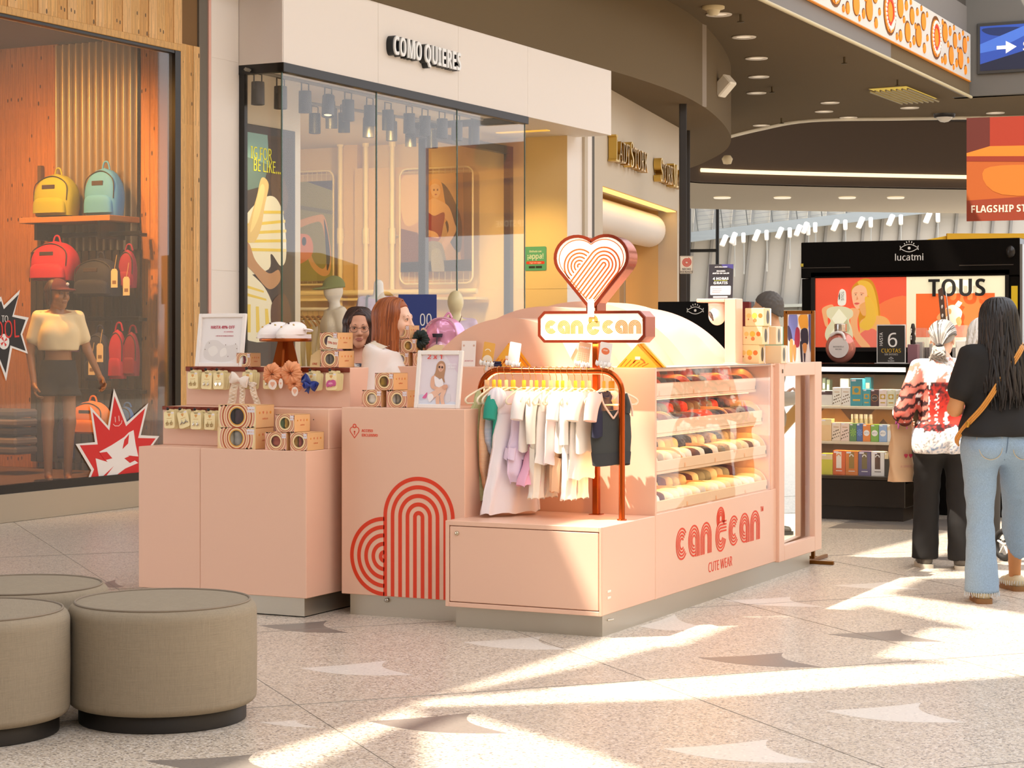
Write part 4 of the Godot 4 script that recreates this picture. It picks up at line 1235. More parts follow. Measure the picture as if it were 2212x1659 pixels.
func card(label: String, pos: Vector3, gem: int, tilt: float, w := 0.068, front := true, grp := "") -> Node3D:
	var o := thing("earring_card", label, "earring card", pos, 0.0, grp)
	o.rotation = V(-0.06, 0.0, tilt)
	var yl := m("fbeab4", 0.6)
	var p := rrect(-w / 2, -0.092, w / 2, 0.0, 0.012, 4)
	var q := nb()
	q.prism(p, -0.0008, 0.0)
	q.prism(rrect(-0.014, -0.01, 0.014, 0.012, 0.008, 4), -0.0008, 0.0)
	put("card", q, yl, o)
	if not front: return o
	put("heart_print", nb().prism(heart(0.0085, 0, -0.022, 6), 0, 0.0006), m("e2a45a"), o)
	put("text_line", nb().box(V(-0.016, -0.04, 0), V(0.016, -0.0375, 0.0006)), m("d9b064"), o)
	put("price_label", nb().box(V(w * 0.2, -0.015, 0), V(w * 0.42, -0.007, 0.0007)), m("ece6ee"), o)
	if gem == 9: return o
	for k in 2:
		var gx := -0.013 + 0.026 * k
		var e := nb()
		e.tube([V(gx, -0.048, 0.001), V(gx, -0.058, 0.003)], 0.0012, 5)
		match gem:
			0: e.ell(V(gx, -0.066, 0.004), V(0.008, 0.009, 0.005), 8)
			1:
				e.prism(heart(0.009, gx, -0.066, 6), 0.001, 0.006)
			2:
				for i in 5: e.ell(V(gx + 0.007 * cos(i * 1.2566 + 0.3), -0.067 + 0.007 * sin(i * 1.2566 + 0.3), 0.003), V(0.004, 0.004, 0.003), 6)
			3:
				e.tube([V(gx - 0.012, -0.068, 0.003), V(gx, -0.06, 0.004), V(gx + 0.012, -0.069, 0.003)], 0.003, 5)
		put("earring", e, m(["d9d2c4", "e8e4de", "b59a6a", "9d958c"][gem], 0.15, 0.8), o)
	return o
func framed(called: String, label: String, px: Array, z: float, base: float, lean: float, inner: Array, w: float) -> Node3D:
	# px: left, right, top, bottom of the frame in the picture
	var a := onz(px[0], px[3], z)
	var b := onz(px[1], px[3], z)
	var h := onz((px[0] + px[1]) / 2, px[2], z).y - base
	var o := thing(called, label, "picture frame", V((a.x + b.x) / 2, base, z))
	o.rotation.x = -lean
	var hw := (b.x - a.x) / 2
	h /= cos(lean)
	var fr := m("f6efe8", 0.35)
	put("side", nb().box(V(-hw, 0, -0.018), V(-hw + w, h, 0.0), 0.003), fr, o)
	put("side", nb().box(V(hw - w, 0, -0.018), V(hw, h, 0.0), 0.003), fr, o)
	put("top", nb().box(V(-hw + w, h - w, -0.018), V(hw - w, h, -0.0003), 0.003), fr, o)
	put("bottom", nb().box(V(-hw + w, 0, -0.018), V(hw - w, w, -0.0003), 0.003), fr, o)
	put("back", nb().box(V(-hw + 0.004, 0.004, -0.02), V(hw - 0.004, h - 0.004, -0.012)), m("cfc4b6"), o)
	put("strut", nb().poly([V(-0.03, h * 0.6, -0.021), V(0.03, h * 0.6, -0.021), V(0.04, 0.004 + h * 0.4 * lean, -0.02 - h * 0.5), V(-0.04, 0.004 + h * 0.4 * lean, -0.02 - h * 0.5)]), m("cfc4b6"), o)
	printed(o, "print", 2 * hw - 2 * w + 0.004, h - 2 * w + 0.004, inner, xf(V(0, h / 2, -0.0115)), 0.0, 0.5)
	return o
func scrunchie(called: String, label: String, pos: Vector3, r: float, hex: String, s: int) -> Node3D:
	var o := thing(called, label, "scrunchie", pos, 0.0)
	var mb := nb()
	mb.grid(func(uu, vv):
		var a: float = uu * TAU
		var b: float = vv * TAU
		var rr: float = r * 0.42 * (1.0 + 0.10 * sin(17.0 * a + 3.0 * sin(2.0 * a) + s) + 0.15 * sin(5.0 * a + 2 * b + s) + 0.08 * sin(29.0 * a + 4.0 * b) + 0.1 * sin(11.0 * a - 3.0 * b))
		var big := r * 0.58
		return V(cos(a) * (big + rr * cos(b)), sin(a) * (big + rr * cos(b)) , rr * 0.8 * sin(b) + 0.012), 90, 14)
	put("fabric", mb, m(hex, 0.7), o)
	return o
func bow(o: Node3D, c: Vector3, s: float, mat: Material, rz := 0.0, called := "bow") -> void:
	var mb := nb()
	mb.t = xf(c, 0, 0, rz)
	for sd in [-1, 1]:
		mb.grid(func(uu, vv):
			var t: float = uu
			var a: float = vv * TAU
			var wd: float = s * (0.12 + 0.42 * sin(t * PI * 0.62)) * (1.0 + 0.12 * sin(5.0 * a))
			return V(sd * s * t * 1.0, wd * cos(a), s * (0.08 + 0.16 * sin(t * PI)) * sin(a) + 0.01), 10, 16, sd < 0)
		mb.poly([V(sd * s, -s * 0.5, 0.01), V(sd * s, s * 0.5, 0.01), V(sd * s * 0.97, 0, 0.03)])
	mb.ell(V(0, 0, 0.012), V(s * 0.16, s * 0.2, s * 0.16), 10)
	put(called, mb, mat, o)

func kiosk_goods() -> void:
	var zA := -8.511
	# ---- sock boxes
	box_at("large ringed sock box, lower of the stacked pair on the stepped display, grey socks", 470, 552, 924, 970, zA - 0.03, 0.8495, 0.17, ["e6dcc2", "9b9892", "a8894e"], 0)
	var lb := onz(511, 924, zA - 0.03)
	box_at("large ringed sock box, upper of the stacked pair on the stepped display, dark navy socks", 472, 553, 874, 923, zA - 0.03, lb.y + 0.0005, 0.17, ["1d1f35", "3a2433", "2b2f3a"], 0)
	box_at("small sock box at the lower left of the trio on the stepped display, brick red socks", 573, 619, 934, 972, zA - 0.02, 0.8495, 0.16, ["a94f3a"])
	box_at("small sock box at the lower right of the trio on the stepped display, mustard and red socks", 627, 664, 933, 972, zA - 0.02, 0.8495, 0.16, ["b8892a", "a94f45", "8b9a6a"])
	var t1 := onz(600, 933.6, zA - 0.02)
	box_at("small sock box on top of the trio on the stepped display, green and mustard socks", 595, 636, 895, 933, zA - 0.025, t1.y + 0.001, 0.15, ["6c8a5a", "c1922e", "b4846a"])
	var zC := -8.945
	box_at("small sock box beside the white HASTA 40% OFF frame, red and white inside", 511, 541, 762, 792, zC - 0.03, 1.2675, 0.1, ["a31d2c", "efe4dc"])
	box_at("sock box lower of the two by the cake stand, grey and mustard socks", 693, 732, 755, 791, zC - 0.06, 1.2675, 0.16, ["8f8a80", "77746e", "d8a53a"])
	var t2 := onz(712, 754.5, zC - 0.06)
	box_at("sock box upper of the two by the cake stand, with a 15% OFF card", 691, 729, 718, 754, zC - 0.06, t2.y + 0.001, 0.16, ["7a5a68", "e9e2dd", "7d4a55"])
	var of := thing("discount_card", "small checked 15% OFF card stuck on the upper sock box by the cake stand", "price card", onz(718, 741, zC - 0.054) + V(0, 0, 0.0))
	of.rotation.z = -0.16
	put("card", nb().box(V(-0.033, -0.026, 0), V(0.033, 0.028, 0.001)), m("f6ead2", 0.6), of)
	word(of, "15% OFF", 0.0125, m("c8431c"), xf(V(0, 0, 0.0015)), bold, 0.85, 0.0006)
	var on := thing("checked_card", "small checked card reading ONE, leaning behind the sock boxes by the cake stand", "price card", onz(680, 790, zC - 0.1) * V(1, 0, 1) + V(0, 1.2675, 0))
	on.rotation.x = -0.2
	put("card", nb().prism(pairs([-0.032, 0, 0.03, 0, 0.03, 0.095, 0.01, 0.095, -0.032, 0.065]), -0.001, 0.0), m("f0d59a", 0.6), on)
	word(on, "ONE", 0.012, m("c8431c"), xf(V(-0.002, 0.018, 0.0008)), bold, 0.9, 0.0006)
	var zB := -8.73
	box_at("sock box at the left of the trio on the striped cabinet, white socks", 782, 824, 844, 880, zB - 0.1, 1.0675, 0.17, ["eee6d6"])
	box_at("sock box at the right of the trio on the striped cabinet, white and lilac socks", 835, 880, 844, 880, zB - 0.1, 1.0675, 0.17, ["efe8da", "9b8f7a", "b9a0b8"])
	var t3 := onz(830, 843.4, zB - 0.1)
	box_at("sock box on top of the trio on the striped cabinet, mustard and brick socks", 810, 850, 806, 843, zB - 0.105, t3.y + 0.001, 0.15, ["b08a24", "b3554a"])
	# pyramid on the counter
	var y := TOP
	var zP := ZR - 0.06
	var rows := [[[806, 842, "d9aa2a", "f0e8da"], [849, 883, "a87f93", "b48ea0"], [892, 928, "a87f93", "cfa0b4"]], [[829.5, 863, "dba81f", "d29f1c"], [865, 898, "c9992a", "b193c8"]], [[848, 883, "e0ad1c", "d8a41a"]]]
	var nm := [["leftmost box in the bottom row of the sock box pyramid, mustard and white", "middle box in the bottom row of the sock box pyramid, lilac socks", "right box in the bottom row of the pyramid, half hidden by the 2x1 frame"], ["left box in the middle row of the sock box pyramid, mustard socks", "right box in the middle row of the sock box pyramid, mustard and lilac"], ["topmost box of the sock box pyramid, in front of the saleswoman, mustard socks"]]
	for ri in 3:
		var h := 0.0
		for bi in rows[ri].size():
			var q: Array = rows[ri][bi]
			var pa := onz(q[0], 780, zP)
			var pb := onz(q[1], 780, zP)
			h = 0.073
			sock_box(nm[ri][bi], V((pa.x + pb.x) / 2, y, zP - 0.004 * ri), pb.x - pa.x, h, 0.11, [q[2], q[3]], 1)
		y += h + 0.0008
	# ---- earring cards on the hooks
	var ci := 0
	var where := ["first hook on the upper rail, left end", "second hook on the upper rail", "third hook on the upper rail", "fourth hook on the upper rail, behind the white bow", "fifth hook on the upper rail, beside the lace ribbons", "", "hook with the navy bow on the upper rail", "last hook on the upper rail, under the sock boxes", "first hook on the lower rail, left end", "second hook on the lower rail, tilted", "third hook on the lower rail", "last hook on the lower rail, beside the large boxes"]
	var looks := ["gold crown and pearl", "silver star", "crystal heart", "plain pearl", "plain crystal", "", "plain", "pink clip", "gold flower", "pearl ring and crown", "silver drop", "star and crystal"]
	for q in [[414, 803, -8.945, 2, 0.06], [445, 804, -8.945, 0, -0.02], [470, 804, -8.945, 1, 0.03], [533, 803, -8.945, 0, 0.0], [578, 803, -8.945, 0, 0.03], null, [670, 805, -8.945, 3, 0.0], [713, 805, -8.945, 9, 0.06], [363, 888, zB, 2, 0.08], [390, 888, zB, 3, 0.32], [421, 890, zB, 0, 0.04], [451, 891, zB, 2, 0.02]]:
		if q != null:
			var p := onz(q[0] + 2, q[1], q[2] + 0.05)
			var gem: int = q[3]
			var c := card("card with %s earrings, %s" % [looks[ci], where[ci]] if gem < 9 else "cream card holding a pink glitter hair clip on the last hook of the upper rail", p, gem, q[4], 0.068, true, "front earring cards on the hooks")
			if gem == 9:
				var cp := nb()
				cp.prism(blobby([-0.027, -0.06, -0.02, -0.046, -0.008, -0.04, 0.0, -0.044, 0.012, -0.038, 0.026, -0.044, 0.03, -0.058, 0.024, -0.072, 0.01, -0.07, 0.0, -0.076, -0.012, -0.072, -0.024, -0.076], 4), 0.001, 0.008)
				put("hair_clip", cp, m("c9568f", 0.35), c)
				put("clip_centre", nb().ell(V(0, -0.058, 0.008), V(0.014, 0.007, 0.003), 10), m("e79ab8", 0.3), c)
			for k in 3:
				var b := card("earring cards behind the front one, %s" % where[ci], p + V(0.006 + 0.009 * k, -0.002 - 0.002 * (k % 2), -0.010 - 0.011 * k), 0, q[4] * 0.4 - 0.03 - 0.02 * k, 0.066, false, "earring cards behind on hook %d" % (ci + 1))
				b.rotation.y = 0.1
		ci += 1
	# ---- scrunchies, bows and tags
	var pz := -8.945 + 0.045
	for q in [["peach scrunchie with a round heart tag, left of the pair", 592, 808, 0.058, 1], ["peach scrunchie with a round heart tag, right of the pair, larger", 632, 806, 0.064, 4], ["peach scrunchie hanging low under the right one of the pair", 640, 829, 0.045, 7]]:
		var o := scrunchie("scrunchie", q[0], onz(q[1], q[2], pz), q[3], "f0a474", q[4])
		o.set_meta("group", "peach scrunchies")
		if q[4] < 7:
			var tp := V(0.02 if q[4] == 1 else -0.045, -0.055, 0.045)
			put("round_tag", nb().prism(disc(tp.x, tp.y, 0.027, 20, 1.0 if q[4] == 1 else 0.5), tp.z, tp.z + 0.001), m("f3e6da", 0.5), o)
			put("tag_heart", nb().prism(heart(0.014 if q[4] == 1 else 0.006, tp.x, tp.y, 6), tp.z + 0.001, tp.z + 0.0018), m("e9b090"), o)
		else:
			put("round_tag", nb().prism(disc(0.02, -0.04, 0.025, 20, 0.8), 0.045, 0.046), m("f3e6da", 0.5), o)
			put("tag_heart", nb().prism(heart(0.013, 0.02, -0.04, 6), 0.046, 0.047), m("e9b090"), o)
	var nb := thing("navy_bow", "navy blue satin hair bow hanging from the upper rail", "hair bow", onz(672, 826, pz + 0.02))
	nb.rotation.z = -0.55
	bow(nb, V(0, 0, 0), 0.05, m("24357e", 0.4))
	bow(nb, V(0.012, -0.012, 0.012), 0.034, m("2a3c8c", 0.4), 0.5)
	put("tail", nb().prism(pairs([0.0, 0, 0.02, -0.06, 0.005, -0.055, -0.008, -0.065]), 0, 0.003), m("24357e", 0.4), nb)
	var wb := thing("lace_bow", "white hair bow with long hanging lace ribbons on the upper rail", "hair bow", onz(519, 820, pz + 0.03))
	bow(wb, V(0, 0, 0), 0.058, m("f5e9dc", 0.6), -0.25)
	bow(wb, V(0.05, -0.02, -0.02), 0.045, m("efdfce", 0.6), -0.5)
	for q in [[-0.035, 0.05, -0.06], [0.012, 0.035, 0.0], [0.07, 0.04, 0.1]]:
		var rb := nb()
		rb.grid(func(uu, vv): return V(q[0] + q[2] * uu * 0.4 + (vv - 0.5) * q[1], -0.02 - 0.115 * uu, 0.004 * sin(uu * 9.0 + q[0] * 50.0)), 10, 3)
		rb.grid(func(uu, vv): return V(q[0] + q[2] * uu * 0.4 + (vv - 0.5) * q[1], -0.02 - 0.115 * uu, -0.002 + 0.004 * sin(uu * 9.0 + q[0] * 50.0)), 10, 3, true)
		put("lace_ribbon", rb, m("eed9be", 0.8), wb)
		var zg := nb()
		var pp := PackedVector2Array()
		for i in 12: pp.append(Vector2(q[0] + q[2] * 0.4 * i / 11.0 + (0.3 if i % 2 else -0.3) * q[1], -0.025 - 0.108 * i / 11.0))
		zg.ribbon(pp, 0.003, 0.002, 0.007)
		put("lace_pattern", zg, m("fbf0e0", 0.8), wb)
	# ---- white frames
	var paper := [["f3eeec", pairs([0, 0, 1, 0, 1, 1, 0, 1])], ["e6e0dc", blobby([0.15, 0.55, 0.4, 0.5, 0.62, 0.62, 0.9, 0.6, 0.85, 0.9, 0.5, 0.97, 0.12, 0.88])], ["f1ece6", blobby([0.2, 0.7, 0.35, 0.62, 0.45, 0.75, 0.3, 0.85])], ["f4efe9", blobby([0.5, 0.72, 0.62, 0.66, 0.66, 0.8, 0.52, 0.86])]]
	for q in [[0.22, 0.56], [0.62, 0.6], [0.86, 0.58], [0.13, 0.7], [0.7, 0.85], [0.9, 0.68]]: paper.append(["9f8e86", disc(q[0], q[1], 0.012, 8)])
	var f1 := framed("picture_frame", "white frame with a HASTA 40% OFF notice leaning on the top tier", [420, 522, 677, 789], -8.97, 1.2675, 0.14, paper, 0.022)
	var fh := 0.275
	var rd := m("c23550", 0.5)
	word(f1, "HASTA 40% OFF", 0.0165, rd, xf(V(0.004, fh * 0.80, -0.0095)), bold, 0.92, 0.0006)
	word(f1, "en sandalias", 0.008, m("d77f92"), xf(V(0.045, fh * 0.71, -0.0095)), plainf, 1.0, 0.0006)
	word(f1, "+ UN PAR DE CHARMS DE REGALO", 0.0062, rd, xf(V(0.02, fh * 0.625, -0.0095)), plainf, 0.9, 0.0006)
	var pic := [["e9dfe6", pairs([0, 0, 1, 0, 1, 1, 0, 1])], ["e4d2de", pairs([0.6, 0, 1, 0, 1, 0.4])], ["dfe3f0", pairs([0, 0.9, 1, 0.94, 1, 1, 0, 1])], ["cfd3e4", blobby([0.0, 0.83, 0.1, 0.8, 0.2, 0.88, 0.05, 0.92])], ["e26aa0", blobby([0.1, 0.87, 0.17, 0.79, 0.22, 0.76, 0.2, 0.87])],
		["e3dce0", blobby([0.7, 0.82, 0.8, 0.78, 0.84, 0.9, 0.74, 0.96])], ["b98a68", blobby([0.42, 0.2, 0.5, 0.13, 0.6, 0.15, 0.65, 0.25, 0.63, 0.45, 0.66, 0.56, 0.57, 0.5, 0.46, 0.46, 0.36, 0.44, 0.4, 0.34])],
		["e9b89c", blobby([0.46, 0.24, 0.52, 0.18, 0.59, 0.2, 0.61, 0.27, 0.57, 0.33, 0.51, 0.34, 0.47, 0.3])], ["e7b397", blobby([0.3, 0.47, 0.36, 0.42, 0.42, 0.45, 0.4, 0.62, 0.5, 0.64, 0.66, 0.6, 0.7, 0.63, 0.5, 0.7, 0.36, 0.69, 0.29, 0.62])],
		["f6eef0", blobby([0.38, 0.44, 0.46, 0.46, 0.52, 0.5, 0.58, 0.48, 0.63, 0.6, 0.56, 0.66, 0.44, 0.63, 0.4, 0.56])], ["eebfa4", blobby([0.26, 0.8, 0.4, 0.72, 0.56, 0.64, 0.68, 0.62, 0.72, 0.7, 0.66, 0.86, 0.7, 0.99, 0.62, 1.0, 0.56, 0.84, 0.58, 0.76, 0.46, 0.84, 0.34, 0.9, 0.27, 0.88])], ["eabb9f", blobby([0.46, 0.85, 0.54, 0.82, 0.56, 1.0, 0.48, 1.0])],
		["f8f2f2", blobby([0.24, 0.82, 0.34, 0.78, 0.4, 0.86, 0.3, 0.95])], ["4a2f2c", disc(0.495, 0.25, 0.024, 10)], ["4a2f2c", disc(0.57, 0.255, 0.024, 10)], ["c9767a", blobby([0.51, 0.30, 0.54, 0.305, 0.57, 0.30, 0.54, 0.315], 3)], ["e0a88c", blobby([0.6, 0.63, 0.72, 0.6, 0.75, 0.66, 0.66, 0.7])]]
	var f2 := framed("picture_frame", "white frame with a 2 x 1 offer and a sitting girl, on the striped cabinet", [893, 991, 757, 880], zB - 0.06, 1.0675, 0.15, pic, 0.022)
	word(f2, "2 x 1", 0.024, m("e0524a"), xf(V(-0.028, 0.30 * 0.885, -0.0045)), bold, 1.3, 0.0006)
	word(f2, "EN TRAJES", 0.008, m("f9f4f4"), xf(V(0.072, 0.30 * 0.755, -0.0045)), plainf, 1.0, 0.0006)
	word(f2, "DE BAÑO", 0.008, m("f9f4f4"), xf(V(0.072, 0.30 * 0.705, -0.0045)), plainf, 1.0, 0.0006)
	# ---- cake stand with clogs
	var cz := -9.03
	var ct := onz(617, 734, cz)
	var cs := thing("shoe_stand", "copper coloured cake stand carrying a pair of white clogs", "stand", V(ct.x, 1.2675, cz))
	var th := ct.y - 1.2675
	var cu := m("a4521c", 0.25, 0.75)
	put("plate", nb().lathe([[0.0, th - 0.01], [0.135, th - 0.01], [0.142, th - 0.007], [0.142, th + 0.005], [0.138, th + 0.008], [0.0, th + 0.008]], 40), cu, cs)
	for k in 2:
		var l := nb()
		l.t = Transform3D(Basis(Vector3.UP, 0.35 + k * PI / 2), Vector3.ZERO)
		put("leg_board", l.prism(pairs([-0.075, 0, 0.075, 0, 0.042, th - 0.01, -0.042, th - 0.01]), -0.006, 0.006), cu, cs)
	for k in 2:
		var o := thing("clog", ["white clog with charms, left one of the pair on the cake stand", "white clog with charms, right one of the pair, its heel strap hanging back"][k], "shoe", V(ct.x - 0.053 + 0.108 * k, ct.y + 0.008, cz + 0.0), -0.5 + 0.2 * k, "pair of white clogs")
		var wt := m("f7efe9", 0.45)
		var sole := nb()
		sole.t = Transform3D(Basis(Vector3.RIGHT, Vector3.FORWARD, Vector3.UP), Vector3.ZERO)
		var foot := blobby([-0.03, -0.1, 0.025, -0.1, 0.034, -0.04, 0.046, 0.04, 0.03, 0.1, -0.01, 0.115, -0.042, 0.08, -0.046, 0.0, -0.036, -0.06], 5)
		# toe towards the camera
		var fl := PackedVector2Array()
		for q in foot: fl.append(Vector2(q.x, -q.y))
		sole.prism(fl, 0.0, 0.022)
		put("sole", sole, wt, o)
		for i in 5: put("tread", nb().box(V(-0.035 + 0.015 * i, -0.0005, 0.07), V(-0.027 + 0.015 * i, 0.006, 0.112), 0.002), m("e6dcd4"), o)
		var up := nb()
		up.grid(func(uu, vv):
			var a: float = uu * TAU
			var e: float = vv * PI * 0.5
			return V(0.047 * cos(e) * cos(a), 0.02 + 0.07 * pow(sin(e), 0.8), 0.02 + 0.098 * cos(e) * sin(a) - 0.03 * sin(e)), 32, 10, true)
		put("upper", up, wt, o)
		put("strap", nb().tube(smooth_open([V(-0.043, 0.05, -0.03), V(-0.045, 0.045, -0.075), V(-0.02, 0.04, -0.11), V(0.02, 0.04, -0.11), V(0.045, 0.045, -0.075), V(0.043, 0.05, -0.03)], 5), 0.006, 8), wt, o)
		for q in [[-0.02, 0.076, 0.04, "b08a3a"], [0.012, 0.08, 0.05, "5a4538"], [0.0, 0.06, 0.09, "c79a3e"], [0.03, 0.072, 0.03, "c9b27a"]]:
			put("charm", nb().ell(V(q[0], q[1], q[2]), V(0.007, 0.006, 0.006), 8), m(q[3], 0.3, 0.3), o)
	# ---- rolled socks in the glazed case: two rows per tray
	var pal := [["c2412c", "d8562e", "5a2026", "6f6a66", "28301f", "8a8f7c", "3a1618", "e0603a", "4b5560", "7c2a26"], ["3a3740", "4a3a38", "5b4a44", "2c2f3d", "d6401c", "26305a", "6b6f5c", "7b3a2a", "8a7a6a", "49525a"], ["efe2c4", "f3ead6", "2a1d18", "d9c39a", "c2b59a", "f0e6cc", "b49a78", "e8d8b6", "6a4a44", "8f8168"], ["f4ecd8", "f7f1e2", "e8dcc0", "c9c6b8", "f2e8cf", "d6c8a8", "9aa09a", "f6eedd", "e4d4b4", "5a1f1c"]]
	var ys := [[1.126, -3.815], [0.937, -3.775], [0.746, -3.75], [0.540, -3.745]]
	var tn := ["top shelf", "second shelf", "third shelf", "bottom shelf"]
	for t in 4:
		var proto: Node3D = null
		for row in 2:
			for i in 17:
				var z := -9.34 - 0.1 * i - rng.randf_range(0.0, 0.02)
				if z < -10.98: continue
				var hex: String = pal[t][rng.randi() % 10]
				var r := 0.040 + rng.randf_range(0, 0.006)
				var o := thing("rolled_socks", "rolled %s socks in the %s row on the %s of the glazed case" % [shade(hex), "front" if row == 0 else "back", tn[t]], "socks", V(ys[t][1] - (0.035 if row == 0 else 0.19), ys[t][0] + (0.004 if row == 0 else 0.05), z), 0.0, "rolled socks on the %s" % tn[t])
				o.scale = V(1, r / 0.042, r / 0.042)
				put("roll", sock_roll(), m(hex, 0.9), o)
				if row == 0 and i % 2 == 0: put("toe", sock_toe(), m(hex, 0.85, 0.0, "t"), o)
	# ---- boxes, cards and packets on the counter
	var q0 := -11.02
	var nm3 := ["top of the three cream sun-pattern boxes stacked beside the pink post", "middle of the three cream sun-pattern boxes stacked beside the pink post", "bottom of the three cream sun-pattern boxes stacked beside the pink post"]
	var yb := TOP
	for k in [2, 1, 0]:
		var l: float = [1609, 1604, 1598][k]
		var r: float = [1651, 1647, 1640][k]
		var a := onz(l, 740, q0)
		var b := onz(r, 740, q0)
		var hb: float = [0.106, 0.108, 0.112][k]
		var o := thing("cream_box", nm3[k], "box", V((a.x + b.x) / 2, yb, q0), 0.03 * (k - 1), "cream sun-pattern boxes")
		var w := b.x - a.x
		put("carton", nb().box(V(-w / 2, 0, -0.12), V(w / 2, hb, 0), 0.003), m("efd9a4", 0.45), o)
		for c in [[-0.3, 0.58, 0.013, "e9c474"], [0.0, 0.58, 0.016, "f0bf4c"], [0.3, 0.58, 0.013, "de7a34"], [0.02, 0.32, 0.011, "d9824a"], [-0.32, 0.38, 0.005, "c9824a"]]:
			put("sun_print", nb().prism(disc(c[0] * w, c[1] * hb, c[2] * hb / 0.1, 14), 0.0, 0.0006), m(c[3]), o)
		put("oval_window", nb().grid(func(uu, vv): return V(w / 2 + 0.0006, hb * 0.5 + hb * 0.38 * vv * sin(uu * TAU), -0.06 + 0.025 * vv * cos(uu * TAU)), 20, 1, true), m("4b463f", 0.4), o)
		put("plastic_fold", nb().box(V(w / 2 + 0.0002, 0.004, -0.116), V(w / 2 + 0.001, hb - 0.004, -0.092)), m("f3ece6", 0.15), o)
		yb += hb + 0.001
	for k in 2:
		var l: float = [1649, 1660][k]
		var a := onz(l, 760, q0 - 0.16)
		var o := thing("cream_box", ["wrapped cream box behind the stack, upper one, its side window showing", "wrapped cream box behind the stack, lower one, its side window showing"][k], "box", V(a.x + 0.03, TOP + (0.113 if k == 0 else 0.0), q0 - 0.16), 0.0, "wrapped cream boxes")
		put("carton", nb().box(V(-0.05, 0, -0.12), V(0.05, 0.108, 0), 0.003), m("efd6ae", 0.4), o)
		put("oval_window", nb().grid(func(uu, vv): return V(0.0506, 0.054 + 0.042 * vv * sin(uu * TAU), -0.05 + 0.022 * vv * cos(uu * TAU)), 20, 1, true), m("5a5a4c", 0.4), o)
		put("plastic_fold", nb().box(V(0.0502, 0.004, -0.118), V(0.051, 0.104, -0.085)), m("f6e6dc", 0.15), o)
	var nk := 0
	for q in [[1093, 792, 1058, 1135, 741], [1366, 795, 1330, 1424, 742]]:
		var z := ZR - 0.05
		var a := onz(q[2], q[1], z)
		var b := onz(q[3], q[1], z)
		var t := onz(q[0], q[4], z)
		var o := thing("triangular_packet", ["orange triangular packet on the counter left of the sign pole", "orange triangular packet on the counter right of the sign pole"][nk], "packet", V((a.x + b.x) / 2, TOP, z), 0.0, "orange triangular packets")
		nk += 1
		var hw := (b.x - a.x) / 2
		var hh := t.y - TOP
		var tri := func(s: float, dz: float): return pairs([-hw * s, 0.0, hw * s, 0.0, 0.0, hh * s])
		put("packet", nb().prism(tri.call(1.0, 0), -0.09, -0.012), m("f0a01e", 0.4), o)
		put("front_panel", nb().prism(tri.call(0.93, 0), -0.013, 0.0), m("f2b63a", 0.4), o)
		var st := nb()
		for i in 6: st.ribbon(pairs([-hw * 0.78 + hw * 0.2 * i, 0.006, -hw * 0.78 + hw * 0.2 * i + hw * 0.3, hh * 0.36 * (1.0 - 0.1 * i)]), 0.004, 0.0, 0.001)
		st.ribbon(arc(0.01, 0.01, hh * 0.28, 20, 160, 12), 0.008, 0, 0.001)
		put("printed_band", st, m("e46a12", 0.5), o)
		put("label_patch", nb().box(V(-0.012, hh * 0.33, 0), V(0.016, hh * 0.46, 0.0012)), m("f7efe4"), o)
		var fold := nb()
		for i in 3: fold.prism(pairs([hw * (1.0 + 0.05 * i), 0, hw * (1.06 + 0.05 * i), 0.004, 0.006 + 0.008 * i, hh * 1.02, 0.0, hh]), -0.085 + 0.02 * i, -0.07 + 0.02 * i)
		put("wrapper_fold", fold, m("f7b62c", 0.3), o)
	# folded navy item and white card with a heart
	var nvx := onz(1066, 791, ZR - 0.04)
	var nv := thing("folded_cloth", "folded navy cloth on the counter behind the rail's left end", "cloth", V(nvx.x, TOP, ZR - 0.04))
	put("fold", nb().box(V(-0.045, 0, -0.1), V(0.045, 0.016, 0), 0.005), m("2a2848", 0.8), nv)
	put("fold", nb().box(V(-0.044, 0.0165, -0.098), V(0.043, 0.028, -0.002), 0.005), m("2d2b4d", 0.8), nv)
	var wc := thing("white_notice", "white upright notice card beside the 2x1 frame", "card", V(onz(1008, 790, ZR - 0.05).x, TOP, ZR - 0.05))
	wc.rotation.x = -0.1
	put("card", nb().box(V(-0.036, 0, -0.002), V(0.05, 0.137, 0), 0.001), m("f5efe9", 0.5), wc)
	word(wc, "@CANYCAN", 0.007, m("d98a96"), xf(V(0.012, 0.03, 0.0006)), plainf, 1.0, 0.0005)
	for k in 2: put("corner_mark", nb().prism(disc(-0.022 + 0.06 * k, 0.112, 0.006, 8), 0, 0.0006), m("d9b9a6"), wc)
	var kk := 0
	for q in [[934, 753, 0.2, 0.05], [978, 748, 0.24, 0.07]]:
		var p := onz(q[0], q[1], ZR - 0.09)
		var o := thing("folded_carton", ["cream folded carton peeping over the 2x1 frame, left one", "cream folded carton peeping over the 2x1 frame, right one"][kk], "carton", V(p.x, TOP, ZR - 0.10), 0.1)
		kk += 1
		var c := nb()
		c.t = xf(V(0, 0.0, 0), 0, 0, 0.0)
		put("carton", c.prism(pairs([-0.055, 0, 0.055, 0, 0.055, p.y - TOP + 0.02, 0.01, p.y - TOP + 0.02, -0.055, p.y - TOP - 0.015]), -0.05, 0.0), m("f0dcae", 0.6), o)
		put("text_line", nb().box(V(-0.02, p.y - TOP - 0.02, 0), V(0.03, p.y - TOP - 0.016, 0.001)), m("dfb36a"), o)
	# pink tag cards and the dark scrunchie above the pyramid
	var tg := thing("pink_tag_cards", "pink printed tag cards standing between the saleswoman and the blue sign", "tag", V(onz(892, 790, ZR - 0.12).x, TOP, ZR - 0.12))
	put("card", nb().prism(rrect(-0.034, 0.0, 0.034, 0.196, 0.008), -0.001, 0.0), m("f3c0b0", 0.5), tg)
	var t2c := nb()
	t2c.t = xf(V(0.047, 0.1, 0.006), 0, 0, -0.25)
